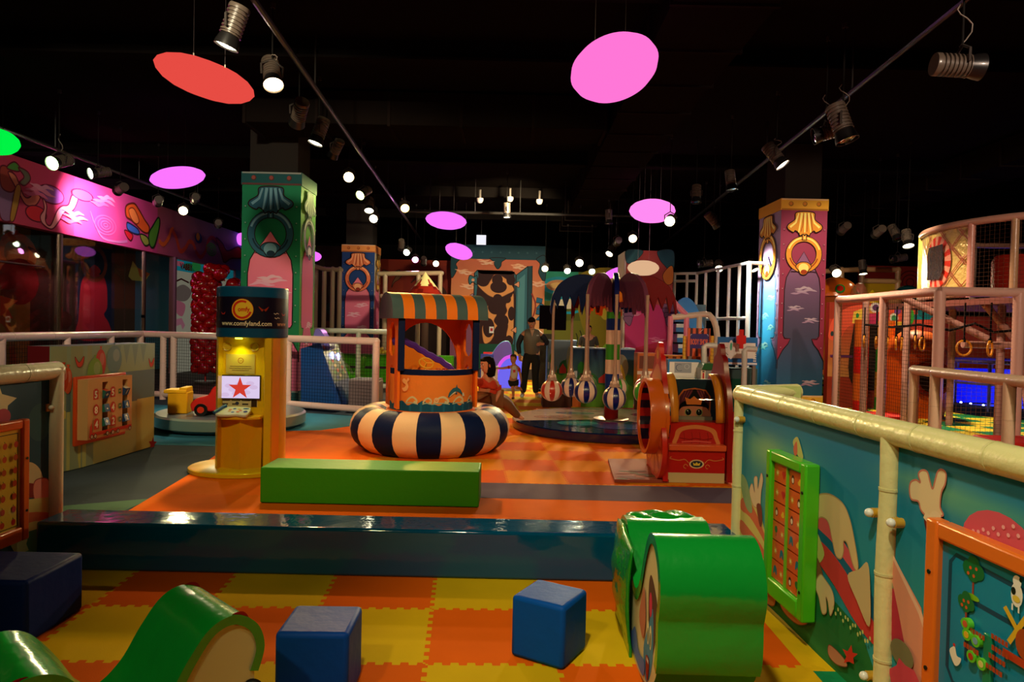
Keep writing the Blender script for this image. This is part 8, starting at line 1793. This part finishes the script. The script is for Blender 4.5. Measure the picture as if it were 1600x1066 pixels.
b = M(); b.T = Matrix.Translation((.02, -.088, .60)); b.prism([(-.03, .03), (.03, .03), (.02, -.03), (-.02, -.03)], lambda u, v, n=0: Vector((u, -n, v)), 0, .006, C(190, 50, 50)); b.obj('shirt_print', 'cloth', t)
head(t, Vector((-.005, -.01, .855)), .80, (-.6, -1, -.1), C(80, 54, 38))

# --- person sitting on the far side of the boat ring
pel = P(764, 622, 9.55); t = person('dark haired person in orange red top and brown trousers sitting behind the boat cabin', (pel.x, pel.y, 0))
def L_(x, y, Y): p = P(x, y, Y); return (p.x - pel.x, p.y - pel.y, p.z)
J = dict(pel=(*L_(764, 622, 9.55), (.13, .11)), ch=(*L_(761, 603, 9.5), (.14, .10)), nb=(*L_(761, 592, 9.45), .06), nk=(*L_(761, 587, 9.42), .045), hd=(*L_(761, 578, 9.4), .06),
         sl=(*L_(750, 597, 9.4), .05), el=(*L_(737, 593, 9.05), .038), wl=(*L_(740, 580, 8.9), .028), sr=(*L_(773, 597, 9.5), .05), er=(*L_(781, 612, 9.5), .038), wr=(*L_(776, 622, 9.45), .028),
         hl=(*L_(760, 624, 9.5), .09), kl=(*L_(788, 628, 9.7), .062), al=(*L_(810, 651, 10.0), .036), tl=(*L_(819, 655, 10.0), .028), hr=(*L_(770, 622, 9.6), .09), kr=(*L_(790, 626, 9.95), .06), ar=(*L_(806, 648, 10.2), .036), tr=(*L_(814, 650, 10.25), .028))
E_ = chain('pel', 'ch', 'nb', 'nk', 'hd') + [('nb', 'sl'), ('sl', 'el'), ('el', 'wl'), ('nb', 'sr'), ('sr', 'er'), ('er', 'wr'), ('pel', 'hl'), ('hl', 'kl'), ('kl', 'al'), ('pel', 'hr'), ('hr', 'kr'), ('kr', 'ar'), ('al', 'tl'), ('ar', 'tr')]
hand(J, E_, 'wl', 'L', J['wl'][:3], (.1, -.5, .9), (-.3, -1, 0), 1); hand(J, E_, 'wr', 'R', J['wr'][:3], (-.4, 0, -1), (1, 0, 0), 1)
skinned('body', J, E_, SK, t, 'pel')
skinned('top', dict(a=(*J['pel'][:3], (.15, .12)), b=(*J['ch'][:3], (.16, .12)), c=(*J['nb'][:3], .08), d=(*J['sr'][:3], .06), e=(*J['er'][:3], .05), f=(*J['sl'][:3], .065), g=(*J['el'][:3], .055), h=(*J['wl'][:3], .045)), [('a', 'b'), ('b', 'c'), ('c', 'd'), ('d', 'e'), ('c', 'f'), ('f', 'g'), ('g', 'h')], plain('top_red', C(196, 52, 20), .8), t, 'a')
skinned('trousers', dict(p=(*J['pel'][:3], (.15, .13)), hl=(*J['hl'][:3], .115), kl=(*J['kl'][:3], .09), al=(*J['al'][:3], .055), hr=(*J['hr'][:3], .11), kr=(*J['kr'][:3], .085), ar=(*J['ar'][:3], .055)), [('p', 'hl'), ('hl', 'kl'), ('kl', 'al'), ('p', 'hr'), ('hr', 'kr'), ('kr', 'ar')], plain('trousers_brown', C(120, 76, 44), .8), t, 'p')
head(t, Vector(L_(761, 571, 9.38)), .95, (-.8, -.5, -.2), C(20, 12, 10), long_hair=True)

# --- attendant at the far counter
c = P(920, 513, 18.5); t = person('attendant with dark hair standing at the far counter behind the palm carousel', (c.x, 18.5, 0)); H_ = c.z - .02
k = H_ / 1.62
J = dict(pel=(0, 0, .92 * k, (.14, .1)), ch=(0, 0, 1.22 * k, (.16, .11)), nb=(0, 0, 1.40 * k, .08), nk=(0, 0, 1.47 * k, .05), hd=(0, 0, 1.56 * k, .06), sl=(-.18, 0, 1.37 * k, .055), el=(-.25, -.02, 1.1 * k, .04), wl=(-.18, -.2, 1.02 * k, .03), sr=(.18, 0, 1.37 * k, .055), er=(.25, -.02, 1.1 * k, .04), wr=(.18, -.2, 1.02 * k, .03), hl=(-.09, 0, .85 * k, .085), kl=(-.1, 0, .48 * k, .055), al=(-.1, .02, .035, .04), hr=(.09, 0, .85 * k, .085), kr=(.1, 0, .48 * k, .055), ar=(.1, .02, .035, .04))
E_ = chain('pel', 'ch', 'nb', 'nk', 'hd') + [('nb', 'sl'), ('sl', 'el'), ('el', 'wl'), ('nb', 'sr'), ('sr', 'er'), ('er', 'wr'), ('pel', 'hl'), ('hl', 'kl'), ('kl', 'al'), ('pel', 'hr'), ('hr', 'kr'), ('kr', 'ar')]
hand(J, E_, 'wl', 'L', J['wl'][:3], (.1, -1, -.1), (0, 0, 1), 1); hand(J, E_, 'wr', 'R', J['wr'][:3], (-.1, -1, -.1), (0, 0, 1), -1)
skinned('body', J, E_, SK, t, 'pel')
skinned('shirt', dict(a=(0, 0, .88 * k, (.17, .13)), b=(0, 0, 1.1 * k, (.175, .13)), c=(0, 0, 1.36 * k, (.15, .11)), n=(0, 0, 1.44 * k, .07), sl=(-.19, 0, 1.36 * k, .07), el=(-.25, -.02, 1.12 * k, .055), sr=(.19, 0, 1.36 * k, .07), er=(.25, -.02, 1.12 * k, .055)), [('a', 'b'), ('b', 'c'), ('c', 'n'), ('c', 'sl'), ('sl', 'el'), ('c', 'sr'), ('sr', 'er')], plain('shirt_dark', C(60, 56, 50), .8), t, 'a')
skinned('trousers', dict(p=(0, 0, .9 * k, (.15, .12)), hl=(-.09, 0, .82 * k, .11), kl=(-.1, 0, .48 * k, .08), al=(-.1, .02, .07, .07), hr=(.09, 0, .82 * k, .11), kr=(.1, 0, .48 * k, .08), ar=(.1, .02, .07, .07)), [('p', 'hl'), ('hl', 'kl'), ('kl', 'al'), ('p', 'hr'), ('hr', 'kr'), ('kr', 'ar')], plain('trousers_black', C(12, 12, 14), .8), t, 'p')
head(t, Vector((0, -.01, 1.60 * k)), .95, (-.3, -1, 0), C(20, 14, 10))
b = M(); b.box((0, 0, .5), (1.3, .4, 1.0), C(40, 36, 20)); t = thing('service_counter', 'dark service counter in front of the attendant', 'counter', (c.x + .0, 17.9, 0)); b.obj('body', 'matte', t); b = M(); b.box((0, 0, 1.02), (1.36, .46, .04), C(140, 150, 60)); b.obj('worktop', 'plastic', t)

# ================================================================== PARTS OF PARTS
SUBPARTS = {'track_spotlight': {'lens': 'hood'}, 'kiosk': {'screen': 'screen_bezel', 'downlight': 'header'}, 'boat_ride': {'steering_wheel': 'dashboard', 'dashboard_knob': 'dashboard', 'purple_trim': 'seat_back'},
            'picture_match_board': {'picture_tile': 'backing', 'divider': 'backing'}, 'farm_maze_board': {'sliding_disc': 'maze_plate', 'slide_bar': 'maze_plate'}, 'number_puzzle': {'turning_block': 'dark_recess'},
            'carriage_playhouse': {'wheel': 'side_panel', 'tunnel_lining': 'tunnel_ring', 'plush_face': 'window_board'}, 'foam_cube': {'piping': 'padding'}, 'foam_bench': {'piping': 'padding'}, 'palm_carousel': {'coconut': 'chequered_pole', 'leaf_socket': 'chequered_pole'},
            'toy_control_pad': {'buttons': 'case', 'handset': 'case'}, 'pendant_lamp': {'suspension_wire': 'shade'}, 'person': {'hair': 'head'}}
for root in [o for o in COL.objects if o.parent is None and o.type == 'EMPTY']:
    mp = SUBPARTS.get(root.name.split('.')[0])
    if not mp: continue
    kids = {}
    for ch in root.children: kids.setdefault(ch.name.split('.')[0], []).append(ch)
    for c_, p_ in mp.items():
        for ch in kids.get(c_, []):
            if p_ in kids: ch.parent = kids[p_][0]
